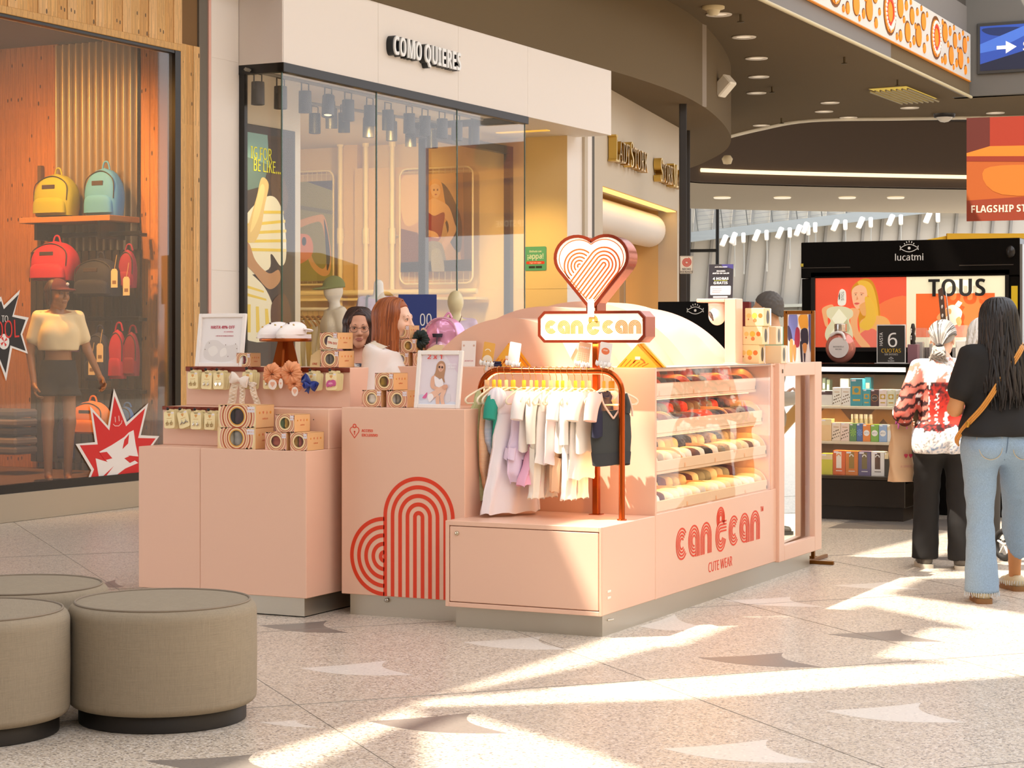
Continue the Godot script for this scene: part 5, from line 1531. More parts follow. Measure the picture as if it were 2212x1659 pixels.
	put("card", t2c.prism(rrect(-0.018, -0.1, 0.018, 0.105, 0.006), -0.001, 0.0), m("f5cbb2", 0.5), tg)
	word(tg, "CUTE IS", 0.011, m("df5a3c"), xf(V(0, 0.172, 0.0008)), bold, 0.8, 0.0005)
	word(tg, "ON SALE", 0.011, m("df5a3c"), xf(V(0.05, 0.135, 0.0068), 0, 0, 1.25), bold, 0.8, 0.0005)
	put("round_print", nb().ribbon(arc(0, 0.105, 0.02, 0, 180, 12), 0.005, 0, 0.001), m("e99a86"), tg)
	var ds := scrunchie("scrunchie", "dark green scrunchie behind the sock box pyramid", onz(911, 733, ZR - 0.1), 0.05, "1d2b26", 3)
	put("stand", nb().tube([V(0, 0, 0), V(0, TOP - ds.position.y, 0)], 0.006, 8), m("2a2421"), ds)
	put("stand_foot", nb().lathe([[0.0, TOP - ds.position.y], [0.025, TOP - ds.position.y], [0.022, TOP - ds.position.y + 0.006], [0.0, TOP - ds.position.y + 0.008]], 16), m("2a2421"), ds)
	# iridescent pink backpack
	var bz := ZR - 0.22
	var bp := onz(962, 750, bz)
	var bk := thing("pink_backpack", "iridescent pink vinyl backpack with a dark buckle standing on the counter", "backpack", V(bp.x, TOP, bz))
	var bh := onz(962, 684, bz).y - TOP
	var ir := m("f0a8cc", 0.14, 0.35, "irid")
	ir.clearcoat_enabled = true
	ir.clearcoat = 0.8
	var bb := nb()
	bb.grid(func(uu, vv):
		var a: float = uu * TAU
		var e: float = vv
		var pr := pow(maxf(0.0, 1.0 - pow(e, 5.0)), 0.5) * (0.9 + 0.14 * sin(e * PI))
		var cr := 1.0 + 0.05 * sin(7.0 * a + 9.0 * e) + 0.03 * sin(15.0 * e + 3.0 * a)
		return V(0.125 * pr * cos(a) * cr, bh * e, -0.075 * pr * sin(a) * cr), 40, 20)
	put("bag", bb, ir, bk)
	put("zip_piping", nb().tube(smooth_open([V(-0.105, 0.01, 0.06), V(-0.11, bh * 0.55, 0.062), V(-0.07, bh * 0.88, 0.05), V(0.0, bh * 0.97, 0.04), V(0.075, bh * 0.86, 0.05), V(0.11, bh * 0.5, 0.06)], 6), 0.005, 6), m("d9a3b4", 0.25), bk)
	put("front_pocket", nb().ell(V(0.0, bh * 0.2, 0.07), V(0.085, bh * 0.3, 0.035), 20), m("f6c3da", 0.14, 0.35, "irid2"), bk)
	put("buckle", nb().prism(pairs([-0.026, 0.0, 0.026, 0.0, 0.03, 0.02, -0.03, 0.02]), 0.085, 0.095).tube([V(0, 0, 0.092), V(0, -0.035, 0.1)], 0.004, 6), m("4a4450", 0.3, 0.5), bk, V(0, bh * 0.58, 0))
	put("strap", nb().box(V(-0.02, 0.0, 0.095), V(0.02, bh * 0.38, 0.102), 0.003), m("f2b5cc", 0.3), bk)
	put("handle", nb().tube(smooth_open([V(-0.025, bh * 0.97, -0.03), V(0, bh * 1.08, -0.04), V(0.025, bh * 0.97, -0.03)], 6), 0.006, 8), m("e9a0c0", 0.3), bk)

func shade(hex: String) -> String:
	var c := Color(hex)
	if c.v < 0.3: return "very dark"
	if c.s < 0.18: return "pale grey" if c.v > 0.75 else "grey"
	var h := c.h * 360.0
	if c.v > 0.85 and c.s < 0.4: return "cream"
	if h < 22 or h > 340: return "brick red" if c.v < 0.75 else "orange red"
	if h < 55: return "tan brown" if c.v > 0.5 else "dark brown"
	if h < 160: return "olive green"
	return "slate blue" if h < 290 else "plum"
var roll_mesh: ArrayMesh
var toe_mesh: ArrayMesh
func sock_roll() -> ArrayMesh:
	if roll_mesh == null:
		roll_mesh = nb().grid(func(uu, vv):
			var e: float = (vv - 0.5) * 2.0
			var pr := pow(maxf(0.0, 1.0 - pow(absf(e), 4.0)), 0.5)
			return V(-0.06 + 0.085 * e, 0.042 + 0.042 * pr * sin(uu * TAU), 0.044 * pr * cos(uu * TAU)), 16, 12).mesh()
	return roll_mesh
func sock_toe() -> ArrayMesh:
	if toe_mesh == null:
		toe_mesh = nb().ell(V(0.0, 0.046, 0.004), V(0.031, 0.03, 0.034), 12).mesh()
	return toe_mesh

# == clothes rail
# a hanging garment seen in its own plane: x across, y down from the shoulders, cloth thickness along z
func cloth(called: String, o: Node3D, prof: Array, mat: Material, depth := 0.016, folds := 5.0, amp := 0.25, y_top := 0.0, flip := 1.0, holes := 0.0) -> void:
	# prof: [[y, left, right], ...] from the top down
	var mb := nb()
	var n := prof.size()
	mb.grid(func(uu, vv):
		var f: float = (1.0 - vv) * (n - 1)
		var i := mini(int(f), n - 2)
		var t: float = f - i
		t = t * t * (3 - 2 * t)
		var l: float = lerpf(prof[i][1], prof[i + 1][1], t)
		var r: float = lerpf(prof[i][2], prof[i + 1][2], t)
		var y: float = lerpf(prof[i][0], prof[i + 1][0], f - i)
		var a: float = uu * TAU
		var low: float = clampf((y_top - y) * 4.0, 0.15, 1.0)
		var dz: float = depth * (0.75 + 0.5 * low) * (sin(a) + amp * low * sin(folds * a + 9.0 * y))
		return V((l + r) / 2 + (r - l) / 2 * cos(a) * (1.0 - 0.03 * sin(folds * a)), y + 0.006 * low * sin(folds * a), dz), 36, (n - 1) * 5)
	put(called, mb, mat, o)
func sleeve(o: Node3D, called: String, ps: Array, r0: float, r1: float, mat: Material) -> void:
	var p := smooth_open(ps, 4)
	var rr := []
	for i in p.size(): rr.append(lerpf(r0, r1, float(i) / (p.size() - 1)))
	put(called, nb().tube(p, rr, 12), mat, o)
func stripes(a: String, b: String) -> Image:
	var im := Image.create(8, 64, false, Image.FORMAT_RGB8)
	im.fill(Color(a))
	for i in 8: im.fill_rect(Rect2i(0, i * 8, 8, 4), Color(b))
	return im

func clothes_rack() -> void:
	var cop := copper()
	var xr := -3.785
	var xl := -4.568
	var zr := -8.95
	var yt := 1.262
	var rk := thing("clothes_rail", "copper coloured tube clothes rail with rounded corners standing on the low cabinet", "clothes rail", V((xl + xr) / 2, 0.525, zr))
	var hw := (xr - xl) / 2
	var ht := yt - 0.525
	var path := [V(-hw, 0.006, 0), V(-hw, ht - 0.11, 0)]
	for i in 9: path.append(V(-hw + 0.11 - 0.11 * cos(i * PI / 16), ht - 0.11 + 0.11 * sin(i * PI / 16), 0))
	for i in 9: path.append(V(hw - 0.11 + 0.11 * sin(i * PI / 16), ht - 0.11 + 0.11 * cos(i * PI / 16), 0))
	path.append(V(hw, 0.006, 0))
	put("tube", nb().tube(path, 0.0155, 14), cop, rk)
	for s in [-1, 1]: put("foot", nb().lathe([[0.0, 0.0], [0.024, 0.0], [0.024, 0.006], [0.0, 0.006]], 18), cop, rk, V(s * hw, 0, 0))
	var led := []
	for q in path.slice(2): led.append(V(q.x * 0.972, q.y - (0.014 if q.y > ht - 0.1 else 0.0), -0.012))
	put("light_strip", nb().tube(led.slice(0, led.size()), 0.0035, 6), glow("ffcf8e", 6.0), rk)
	lamp_area("rail_light", Transform3D(Basis.from_euler(V(-PI / 2, 0, 0)), V((xl + xr) / 2, yt - 0.03, zr - 0.02)), Vector2(0.6, 0.015), "ffb060", 0.4)
	lamp_area("rail_light", Transform3D(Basis.from_euler(V(0, PI / 2, 0)) , V(xr - 0.03, 0.85, zr - 0.015)), Vector2(0.015, 0.55), "ffa850", 0.3)
	var ivory := m("f1e3c6", 0.4)
	var brass := m("d9a45c", 0.2, 0.8)
	var tagm := m("f0a92c", 0.5)
	var list := [
		["romper", "green and cream striped romper, leftmost garment on the rail", -4.535, "green"], ["romper", "peach striped romper behind the green one on the rail", -4.495, "peach"], ["romper", "blue striped sleeveless romper, third from the left on the rail", -4.462, "blue"],
		["tee", "teal t-shirt mostly hidden near the left end of the rail", -4.425, "2f9c86"], ["dress", "long white dress with puffed sleeves reaching almost to the cabinet", -4.385, "f7eef0"], ["straps", "lilac strap dress right of the long white dress", -4.325, "ecd9ee"],
		["tee", "white t-shirt with pink trim beside the lilac dress", -4.285, "f7ece6"], ["skirt", "pink flared skirt hanging low in the middle of the rail", -4.255, "f3b6cf"], ["long", "cream long-sleeved overall in the middle of the rail", -4.215, "f8f0df"], ["tank", "white sleeveless top in the middle of the rail", -4.175, "f8f2ea"],
		["tank", "pale pink sleeveless top right of the middle", -4.14, "f6e4e2"], ["short", "peach knitted shorts hanging low right of the middle", -4.11, "f6c9a0"], ["tee", "white short-sleeved blouse right of the middle", -4.075, "faf3ea"], ["long", "white ruffled trousers hanging low right of the middle", -4.04, "fbf5ec"],
		["tank", "white sleeveless dress with scooped neck on the right half", -4.0, "f8f1e8"], ["tee", "white t-shirt behind the dark tops on the right", -3.965, "f8f2e6"], ["raglan", "navy t-shirt with pink raglan sleeve behind the charcoal top", -3.885, "2b2a3f"], ["sport", "charcoal sports top with pale pink trim, rightmost on the rail", -3.842, "3a3d3c"]]
	var gi := 0
	for g in list:
		var x: float = g[2]
		var hg := thing("hanger", "ivory hanger holding the %s" % g[1].split(",")[0], "hanger", V(x, yt, zr), PI / 2 - (0.75 if g[0] == "sport" else (0.4 if g[3] == "green" or g[0] == "dress" else 0.14)) + rng.randf_range(-0.1, 0.1), "ivory hangers on the copper rail")
		put("hook", nb().tube([V(0.012, 0.006, 0), V(0.010, 0.016, 0), V(0, 0.0195, 0), V(-0.012, 0.016, 0), V(-0.016, 0.002, 0), V(-0.012, -0.012, 0), V(0, -0.03, 0), V(0, -0.09, 0)], 0.0016, 6), brass, hg)
		put("bar", nb().tube(smooth_open([V(-0.13, -0.168, 0), V(-0.143, -0.155, 0), V(-0.13, -0.136, 0), V(-0.06, -0.105, 0), V(0, -0.088, 0), V(0.06, -0.105, 0), V(0.13, -0.136, 0), V(0.143, -0.155, 0), V(0.13, -0.168, 0)], 4), 0.0055, 8).tube([V(-0.13, -0.168, 0), V(0.13, -0.168, 0)], 0.004, 8), ivory, hg)
		put("size_tag", nb().prism(rrect(-0.016, -0.098, 0.016, -0.05, 0.006), 0.003, 0.0045), tagm if gi % 3 else m("c9b79a", 0.5), hg)
		var o := thing("garment", g[1], g[0] if not g[0] in ["tee", "straps", "long", "tank", "short", "raglan", "sport"] else {"tee": "t-shirt", "straps": "dress", "long": "trousers", "tank": "top", "short": "shorts", "raglan": "t-shirt", "sport": "sports top"}[g[0]], V(x, yt - 0.105, zr), hg.rotation.y, "children's clothes on the copper rail")
		o.name = numbered(g[0] if g[0] in ["romper", "dress", "skirt"] else {"tee": "tee_shirt", "straps": "strap_dress", "long": "trousers", "tank": "tank_top", "short": "shorts", "raglan": "raglan_shirt", "sport": "sports_top"}[g[0]])
		gi += 1
		match g[0]:
			"romper":
				var cs: Array = {"green": ["a9b266", "e9e6c0"], "peach": ["dc9a66", "f3d7b8"], "blue": ["6f84a8", "e6e4e6"]}[g[3]]
				var mt := tex("stripe" + g[3], stripes.bind(cs[0], cs[1]), 0.9, Vector3.ONE * (1.0 / 0.05))
				var ln: float = {"green": 0.56, "peach": 0.53, "blue": 0.34}[g[3]]
				cloth("fabric", o, [[0.0, -0.07, -0.045], [-0.05, -0.085, 0.0], [-0.1, -0.11, 0.075], [-0.2, -0.12, 0.1], [-ln * 0.72, -0.115, 0.105], [-ln * 0.88, -0.09, 0.09], [-ln, -0.06, 0.05]], mt, 0.02, 4.0)
				sleeve(o, "strap", [V(0.075, -0.1, 0), V(0.07, -0.05, 0), V(0.05, 0.005, 0)], 0.012, 0.008, mt)
				put("bow_tie", nb().tube(smooth_open([V(-0.02, -0.09, 0.02), V(-0.005, -0.2, 0.03), V(0.01, -0.3, 0.02)], 5), 0.003, 6).tube(smooth_open([V(-0.02, -0.09, 0.02), V(-0.04, -0.18, 0.03), V(-0.03, -0.27, 0.02)], 5), 0.003, 6), mt, o)
				put("leg", nb().ell(V(0.045, -ln + 0.01, 0), V(0.05, 0.055, 0.022), 14), mt, o)
			"dress":
				var mt := m(g[3], 0.9)
				cloth("bodice", o, [[0.0, -0.1, 0.1], [-0.04, -0.105, 0.105], [-0.12, -0.1, 0.1]], mt, 0.02, 3.0)
				cloth("skirt", o, [[-0.115, -0.1, 0.1], [-0.25, -0.13, 0.125], [-0.4, -0.16, 0.15], [-0.52, -0.185, 0.17], [-0.615, -0.2, 0.18]], mt, 0.035, 7.0, 0.3, -0.1)
				for s in [-1, 1]: put("puff_sleeve", nb().grid(func(uu, vv):
					var a: float = uu * TAU
					var e: float = (vv - 0.5) * PI
					return V(s * 0.105 + 0.045 * cos(e) * cos(a) * (1 + 0.1 * sin(9 * a)), -0.035 + 0.055 * sin(e), 0.045 * cos(e) * sin(a) * (1 + 0.1 * sin(9 * a))), 36, 12, true), mt, o)
			"straps":
				var mt := m(g[3], 0.85)
				cloth("fabric", o, [[-0.1, -0.085, 0.085], [-0.2, -0.095, 0.095], [-0.3, -0.13, 0.115], [-0.4, -0.13, 0.1], [-0.46, -0.1, 0.06]], mt, 0.03, 5.0, 0.3, -0.1)
				for s in [-1, 1]: sleeve(o, "strap", [V(s * 0.055, -0.105, 0.012), V(s * 0.06, -0.04, 0.01), V(s * 0.045, 0.0, 0)], 0.005, 0.005, mt)
				cloth("frill", o, [[-0.28, -0.13, 0.12], [-0.34, -0.14, 0.13]], mt, 0.036, 9.0, 0.35, -0.1)
			"skirt":
				var mt := m(g[3], 0.8)
				cloth("waistband", o, [[-0.24, -0.06, 0.06], [-0.275, -0.062, 0.062]], mt, 0.018, 3.0)
				cloth("flare", o, [[-0.27, -0.062, 0.062], [-0.36, -0.09, 0.085], [-0.47, -0.14, 0.12]], mt, 0.04, 6.0, 0.35, -0.2)
				cloth("bodice", o, [[0.0, -0.07, -0.02], [-0.06, -0.08, 0.06], [-0.24, -0.06, 0.06]], m("fae3ea", 0.85), 0.018, 3.0)
			"long":
				var mt := m(g[3], 0.9)
				cloth("bodice", o, [[0.0, -0.085, 0.085], [-0.06, -0.1, 0.1], [-0.2, -0.1, 0.1], [-0.3, -0.1, 0.1]], mt, 0.022, 4.0)
				for s in [-1, 1]:
					cloth("leg", o, [[-0.28, s * 0.05 - 0.055, s * 0.05 + 0.055], [-0.4, s * 0.055 - 0.045, s * 0.055 + 0.045], [-0.5, s * 0.06 - 0.042, s * 0.06 + 0.042], [-0.535, s * 0.06 - 0.055, s * 0.06 + 0.055]], mt, 0.022, 6.0, 0.3)
					sleeve(o, "sleeve", [V(s * 0.09, -0.025, 0), V(s * 0.12, -0.12, 0.006), V(s * 0.125, -0.26, 0.012)], 0.032, 0.022, mt)
			"tank":
				var mt := m(g[3], 0.9)
				cloth("fabric", o, [[-0.075, -0.09, 0.09], [-0.12, -0.1, 0.1], [-0.2, -0.11, 0.11], [-0.29, -0.115, 0.11], [-0.36 if gi != 15 else -0.43, -0.13, 0.115]], mt, 0.024, 5.0, 0.3, -0.1)
				for s in [-1, 1]: sleeve(o, "strap", [V(s * 0.07, -0.1, 0), V(s * 0.068, -0.04, 0), V(s * 0.05, 0.002, 0)], 0.018, 0.011, mt)
			"short":
				var mt := m(g[3], 0.95)
				cloth("waistband", o, [[-0.3, -0.075, 0.075], [-0.33, -0.078, 0.078]], mt, 0.02, 9.0, 0.15)
				for s in [-1, 1]: cloth("leg", o, [[-0.325, s * 0.04 - 0.042, s * 0.04 + 0.042], [-0.4, s * 0.045 - 0.045, s * 0.045 + 0.045], [-0.5, s * 0.05 - 0.04, s * 0.05 + 0.045]], mt, 0.024, 5.0)
				put("clip_cord", nb().tube([V(-0.06, -0.3, 0), V(-0.06, -0.17, 0)], 0.003, 5).tube([V(0.06, -0.3, 0), V(0.06, -0.17, 0)], 0.003, 5), ivory, o)
			"tee", "raglan":
				var mt := m(g[3], 0.9)
				var sm := m("f0c9ba", 0.9) if g[0] == "raglan" else mt
				var ln := 0.3 if gi != 17 else 0.22
				cloth("body", o, [[0.0, -0.07, 0.07], [-0.03, -0.1, 0.1], [-0.1, -0.105, 0.105], [-ln, -0.11, 0.11]], mt, 0.022, 4.0)
				for s in [-1, 1]: sleeve(o, "sleeve", [V(s * 0.085, -0.02, 0), V(s * 0.125, -0.07, 0), V(s * 0.145, -0.14, 0)], 0.038, 0.032, sm)
				put("neckband", nb().tube(smooth_open([V(-0.045, 0.003, 0), V(-0.025, -0.025, 0.018), V(0.025, -0.025, 0.018), V(0.045, 0.003, 0)], 5), 0.006, 8), m("f2b9c4", 0.8) if gi == 7 else mt, o)
			"sport":
				var mt := m(g[3], 0.7)
				var tr := m("f1cdb6", 0.7)
				cloth("front", o, [[-0.09, -0.095, 0.095], [-0.13, -0.105, 0.105], [-0.22, -0.11, 0.11], [-0.3, -0.105, 0.105]], mt, 0.02, 2.0, 0.1)
				cloth("waistband", o, [[-0.298, -0.108, 0.108], [-0.36, -0.102, 0.102]], m("34373a", 0.7), 0.021, 2.0, 0.1)
				for s in [-1, 1]:
					sleeve(o, "strap", [V(s * 0.082, -0.105, 0), V(s * 0.085, -0.06, 0), V(s * 0.07, -0.01, 0)], 0.02, 0.016, mt)
					sleeve(o, "trim", [V(s * 0.06, -0.005, 0.012), V(s * 0.05, -0.06, 0.022), V(s * 0.0, -0.13, 0.026)], 0.005, 0.005, tr)
					sleeve(o, "trim", [V(s * 0.085, -0.01, 0.004), V(s * 0.105, -0.07, 0.01), V(s * 0.112, -0.12, 0.008)], 0.005, 0.005, tr)
	# cards in clear clips on top of the rail
	var ck := 0
	for q in [[1056, 763, "f0b24a", "orange header card with a white cloud in a clear clip, leftmost on the rail"], [1112, 763, "fbf1e8", "plain white header card in a clear clip, second on the rail"], [1262, 764, "f3b78e", "peach checked header card in a clear clip, third on the rail"], [1308, 764, "f7f0ea", "white header card with an orange oval in a clear clip, rightmost on the rail"]]:
		var p := onz(q[0] - 5, 790, zr)
		var o := thing("header_card", q[3], "sign card", V(p.x, yt + 0.016, zr), -0.1, "header cards on the copper rail")
		o.rotation.z = -0.16
		var h := 0.125
		put("card", nb().prism(rrect(-0.034, 0.014, 0.034, h, 0.006), -0.0012, 0.0), m(q[2], 0.45), o)
		put("clip", nb().grid(func(uu, vv): return V((uu - 0.5) * 0.09, 0.004 + 0.026 * vv + 0.003 * sin(uu * 40.0), 0.006 * sin(vv * PI) + 0.004 * sin(uu * 25.0)), 40, 4).box(V(-0.008, -0.02, -0.005), V(0.008, 0.01, 0.005), 0.002), m("f3f1ee", 0.15), o)
		match ck:
			0:
				put("cloud_print", nb().prism(arc(0, 0.03, 0.03, 0, 180, 14), 0, 0.0006), m("fbeed8"), o)
				put("arc_print", nb().ribbon(arc(-0.004, 0.07, 0.02, 30, 150, 10), 0.004, 0, 0.0006), m("fbeed8"), o)
			2:
				for i in 5: put("check_line", nb().box(V(-0.033, 0.03 + 0.01 * i, 0), V(0.033, 0.032 + 0.01 * i, 0.0006)), m("f6d9b2"), o)
				for i in 5: put("check_line", nb().box(V(-0.027 + 0.013 * i, 0.026, 0), V(-0.025 + 0.013 * i, 0.075, 0.0006)), m("f6d9b2"), o)
				word(o, "CUTE WEAR", 0.0085, m("fdf4ea"), xf(V(0, 0.1, 0.0006)), bold, 0.85, 0.0005)
			3:
				put("oval_print", nb().prism(disc(0, 0.082, 0.017, 20, 1.35), 0, 0.0006), m("ec7a4a"), o)
				word(o, "SPORT", 0.007, m("fbe9dc"), xf(V(0, 0.086, 0.0009)), bold, 0.9, 0.0005)
		ck += 1

# == shop with the wooden front
func plank_row(parent: Node3D, fr0: Vector3, dir: Vector3, count: int, w: float, h: float, base: String, called := "plank", thick := 0.022, dim := 1.0) -> void:
	# upright boards side by side from fr0 along dir (a horizontal unit vector in the parent's frame); each a mesh of its own
	var shp := []
	for k in 3: shp.append(nb().box(V(0.0015, 0, -thick), V(w - 0.0015, h, -0.003 * k), 0.003).mesh())
	for i in count:
		var o := put(called, shp[(i * 7 + 1) % 3], wood(i * 3 + i / 4, ["d6a765", "cf9c58", "ddb074"][i % 3] if base == "" else base), parent)
		o.position = fr0 + dir * (w * i)
		if absf(dir.z) > 0.5: o.rotation.y = PI / 2
func backpack(fr: Transform3D, loc: Vector3, label: String, w: float, h: float, hex: String, patch := true, turn := 0.0, group := "backpacks in the wood-fronted shop") -> Node3D:
	var o := fthing(fr, "backpack", label, "backpack", loc, group)
	o.rotate_y(turn)
	var mt := m(hex, 0.75)
	var mb := nb()
	mb.grid(func(uu, vv):
		var a: float = uu * TAU
		var pr := pow(maxf(0.0, 1.0 - pow(vv, 4.0)), 0.5) * (0.93 + 0.1 * sin(vv * PI))
		var sq := pow(pow(absf(cos(a)), 3.2) + pow(absf(sin(a)), 3.2), -1.0 / 3.2)
		return V(w * 0.5 * pr * cos(a) * sq, h * vv, -w * 0.3 * pr * sin(a) * sq), 40, 16)
	put("body", mb, mt, o)
	var pk := nb()
	pk.grid(func(uu, vv):
		var a: float = uu * TAU
		var pr := pow(maxf(0.0, 1.0 - pow(vv, 6.0)), 0.5)
		var sq := pow(pow(absf(cos(a)), 3.0) + pow(absf(sin(a)), 3.0), -1.0 / 3.0)
		return V(w * 0.42 * pr * cos(a) * sq, h * 0.06 + h * 0.4 * vv, w * 0.22 - w * 0.15 * pr * sin(a) * sq), 32, 8)
	put("pocket", pk, mt, o)
	put("zip", nb().tube(smooth_open([V(-w * 0.44, h * 0.35, w * 0.22), V(-w * 0.4, h * 0.75, w * 0.2), V(0, h * 0.93, w * 0.17), V(w * 0.4, h * 0.75, w * 0.2), V(w * 0.44, h * 0.35, w * 0.22)], 6), 0.005, 6), m("2a2622", 0.5), o)
	put("handle", nb().tube(smooth_open([V(-0.04, h * 0.97, -0.02), V(-0.02, h * 1.12, -0.02), V(0.02, h * 1.12, -0.02), V(0.04, h * 0.97, -0.02)], 5), 0.008, 8), mt, o)
	if patch: put("patch", nb().box(V(-w * 0.17, h * 0.62, w * 0.27), V(w * 0.17, h * 0.72, w * 0.29), 0.003), m("3b2e28", 0.6), o)
	return o
func hang_tag(label: String) -> Node3D:
	var o := thing("hang_tag", label, "tag", Vector3.ZERO, 0.0, "paper tags on the hanging backpacks")
	put("card", nb().prism(pairs([-0.035, -0.08, 0.035, -0.08, 0.035, 0.06, 0.02, 0.08, -0.02, 0.08, -0.035, 0.06]), 0, 0.002), m("e3cfa0", 0.6), o)
	put("cord", nb().tube([V(0, 0.07, 0.001), V(0.01, 0.2, -0.02)], 0.003, 5), m("c9a25a", 0.6), o)
	put("label_print", nb().box(V(-0.02, -0.05, 0.002), V(0.02, -0.02, 0.003)), m("8a6b48"), o)
	return o
func star(n: int, cx: float, cy: float, spec: Array) -> PackedVector2Array: return pairs(spec)
func wood_shop() -> void:
	var wf := struct("wall_wood_front", nb().box(V(-1.6, 4.0, -0.25), V(2.57, 4.7, -0.03)).box(V(2.29, 0, -0.25), V(2.57, 4.0, -0.03)), m("7a5a34", 0.8), fac)
	plank_row(wf, V(-1.55, 3.985, 0), Vector3.RIGHT, 33, 0.117, 0.72, "")
	plank_row(wf, V(2.285, 0.0, 0.0), Vector3.RIGHT, 3, 0.095, 4.0, "")
	var tb := put("trim_board", nb().box(V(-1.6, 3.925, -0.2), V(2.285, 3.985, 0.014), 0.004), wood(1), wf)
	struct("trim_1", nb().box(V(2.572, 0, -0.25), V(2.70, 4.7, -0.012)), m("6e675c", 0.7), fac)
	struct("trim_2", nb().box(V(2.70, 0, -0.25), V(2.735, 4.7, 0.0)), m("e6b3a4", 0.6), fac)
	struct("baseboard_left", nb().box(V(-1.6, 0, -0.25), V(2.285, 0.222, 0.005), 0.004), m("b5aa97", 0.4, 0.6), fac)
	var fm := m("15120f", 0.35)
	var win := struct("window_1", nb().box(V(-1.6, 0.222, -0.06), V(2.285, 0.29, 0.0)).box(V(2.205, 0.29, -0.08), V(2.285, 3.925, 0.004)).box(V(-1.6, 3.9, -0.06), V(2.21, 3.925, 0.0)), fm, fac)
	put("pane", nb().poly([V(-1.6, 0.28, -0.03), V(2.21, 0.28, -0.03), V(2.21, 3.91, -0.03), V(-1.6, 3.91, -0.03)]), glass("f5efe4", 0.06), win)
	# room behind: its far end wall faces the camera (boards, corrugated sheet, boards)
	var room := nb().box(V(-1.7, 0.0, -4.4), V(2.6, 0.24, -0.25)).box(V(-1.7, 4.1, -4.4), V(2.6, 4.3, -0.25)).box(V(-1.8, 0, -4.4), V(-1.6, 4.3, -0.06)).box(V(-1.7, 0, -4.5), V(2.6, 4.3, -4.3))
	struct("wall_shop_inside", room, m("6b4a2a", 0.8), fac)
	var sE := 2.40
	var sd := struct("wall_shop_end", nb().box(V(sE + 0.005, 0.24, -4.3), V(2.56, 4.1, -0.1)), m("5c3d20", 0.8), fac)
	var oA: float = ins(fac, 307, 500, sE).z
	var oB: float = ins(fac, 128, 500, sE).z
	plank_row(sd, V(sE, 0.24, -0.10), V(0, 0, -1), 4, (-0.10 - oA) / 4.0, 3.86, "b87a34", "end_plank")
	plank_row(sd, V(sE, 0.24, oB), V(0, 0, -1), 14, 0.125, 3.86, "ad6f2c", "end_plank")
	var B := Basis(V(0, 0, 1), Vector3.UP, V(-1, 0, 0))
	var cg := thing("corrugated_sheet", "tall corrugated metal sheet on the end wall of the wood-fronted shop", "metal sheet")
	cg.transform = fac * Transform3D(B, V(sE - 0.03, 0.24, oB + 0.01))
	var cwid := oA - oB - 0.02
	put("sheet", nb().grid(func(uu, vv): return V(cwid * uu, 3.84 * vv, 0.03 + 0.026 * sin(uu * TAU * 12.0)), 144, 1), m("a39376", 0.34, 0.6), cg)
	put("sheet_back", nb().box(V(0, 0, -0.02), V(cwid, 3.84, 0.0)), m("4f4636", 0.6), cg)
	var place := func(o: Node3D, s: float, px: float, py: float) -> void:
		var q := ins(fac, px, py, s)
		o.transform = fac * Transform3D(B, V(s, q.y, q.z))
	var sz := func(px0: float, px1: float, py0: float, py1: float, s: float) -> Vector2: return Vector2(ins(fac, px1, py1, s).z - ins(fac, px0, py1, s).z, ins(fac, px0, py0, s).y - ins(fac, px0, py1, s).y)
	var sf := thing("display_shelf", "wooden shelf carrying the green and the blue backpack", "shelf")
	place.call(sf, 2.14, 170, 470)
	var sw: float = sz.call(74, 268, 400, 470, 2.14).x
	put("board", nb().box(V(-sw / 2, -0.05, -0.22), V(sw / 2, 0.0, 0.2), 0.004), wood(2, "a8713a"), sf)
	for k in [-1, 1]: put("bracket", nb().box(V(k * sw * 0.35 - 0.015, -0.2, -0.22), V(k * sw * 0.35 + 0.015, -0.05, 0.16)), fm, sf)
	put("upright", nb().box(V(-sw / 2 - 0.12, -1.9, -0.22), V(-sw / 2 - 0.08, 0.5, -0.18)), m("5f4a30", 0.5), sf)
	for q in [[80, 166, 366, 467, 2.14, "9a9a1e", "olive green backpack standing on the wooden shelf", true], [188, 264, 352, 467, 2.14, "4f96d0", "light blue backpack standing on the wooden shelf", true],
			[74, 166, 512, 606, 1.98, "b3152c", "red backpack hanging under the olive green one", true], [168, 262, 548, 640, 1.98, "1c2030", "dark navy backpack hanging under the light blue one", true],
			[258, 294, 530, 622, 2.05, "8f1d38", "crimson backpack half hidden beside the upper paper tags", false], [186, 240, 706, 822, 1.95, "191f38", "navy backpack hanging behind the mannequin's arm", false],
			[236, 272, 700, 818, 1.98, "b01530", "dark red backpack hanging right of the navy one", false], [268, 300, 706, 812, 2.0, "7f1026", "maroon backpack at the right end of the lower row", false],
			[160, 236, 858, 936, 1.75, "e8801a", "orange backpack on the floor behind the red star sticker", true], [256, 288, 872, 930, 1.85, "2a5f9e", "small blue backpack behind the red star sticker", false], [126, 160, 884, 990, 1.9, "2d2a52", "indigo backpack low behind the mannequin's hand", false], [140, 170, 680, 760, 1.95, "8a5a70", "patterned pinkish backpack behind the mannequin's shoulder", false]]:
		var r: Vector2 = sz.call(q[0], q[1], q[2], q[3], q[4])
		var o := backpack(Transform3D(), Vector3.ZERO, q[6], minf(r.x * 0.93, 0.46), r.y * 0.9, q[5], q[7])
		place.call(o, q[4], (q[0] + q[1]) / 2.0, q[3])
	for q in [[247, 601, "paper tag on the dark navy backpack, left one of the upper two"], [273, 618, "paper tag right of the navy backpack, right one of the upper two"], [216, 762, "paper tag on the navy backpack behind the mannequin"], [198, 790, "small tan tag lowest beside the navy backpack"]]:
		place.call(hang_tag(q[2]), 1.78, q[0], q[1])
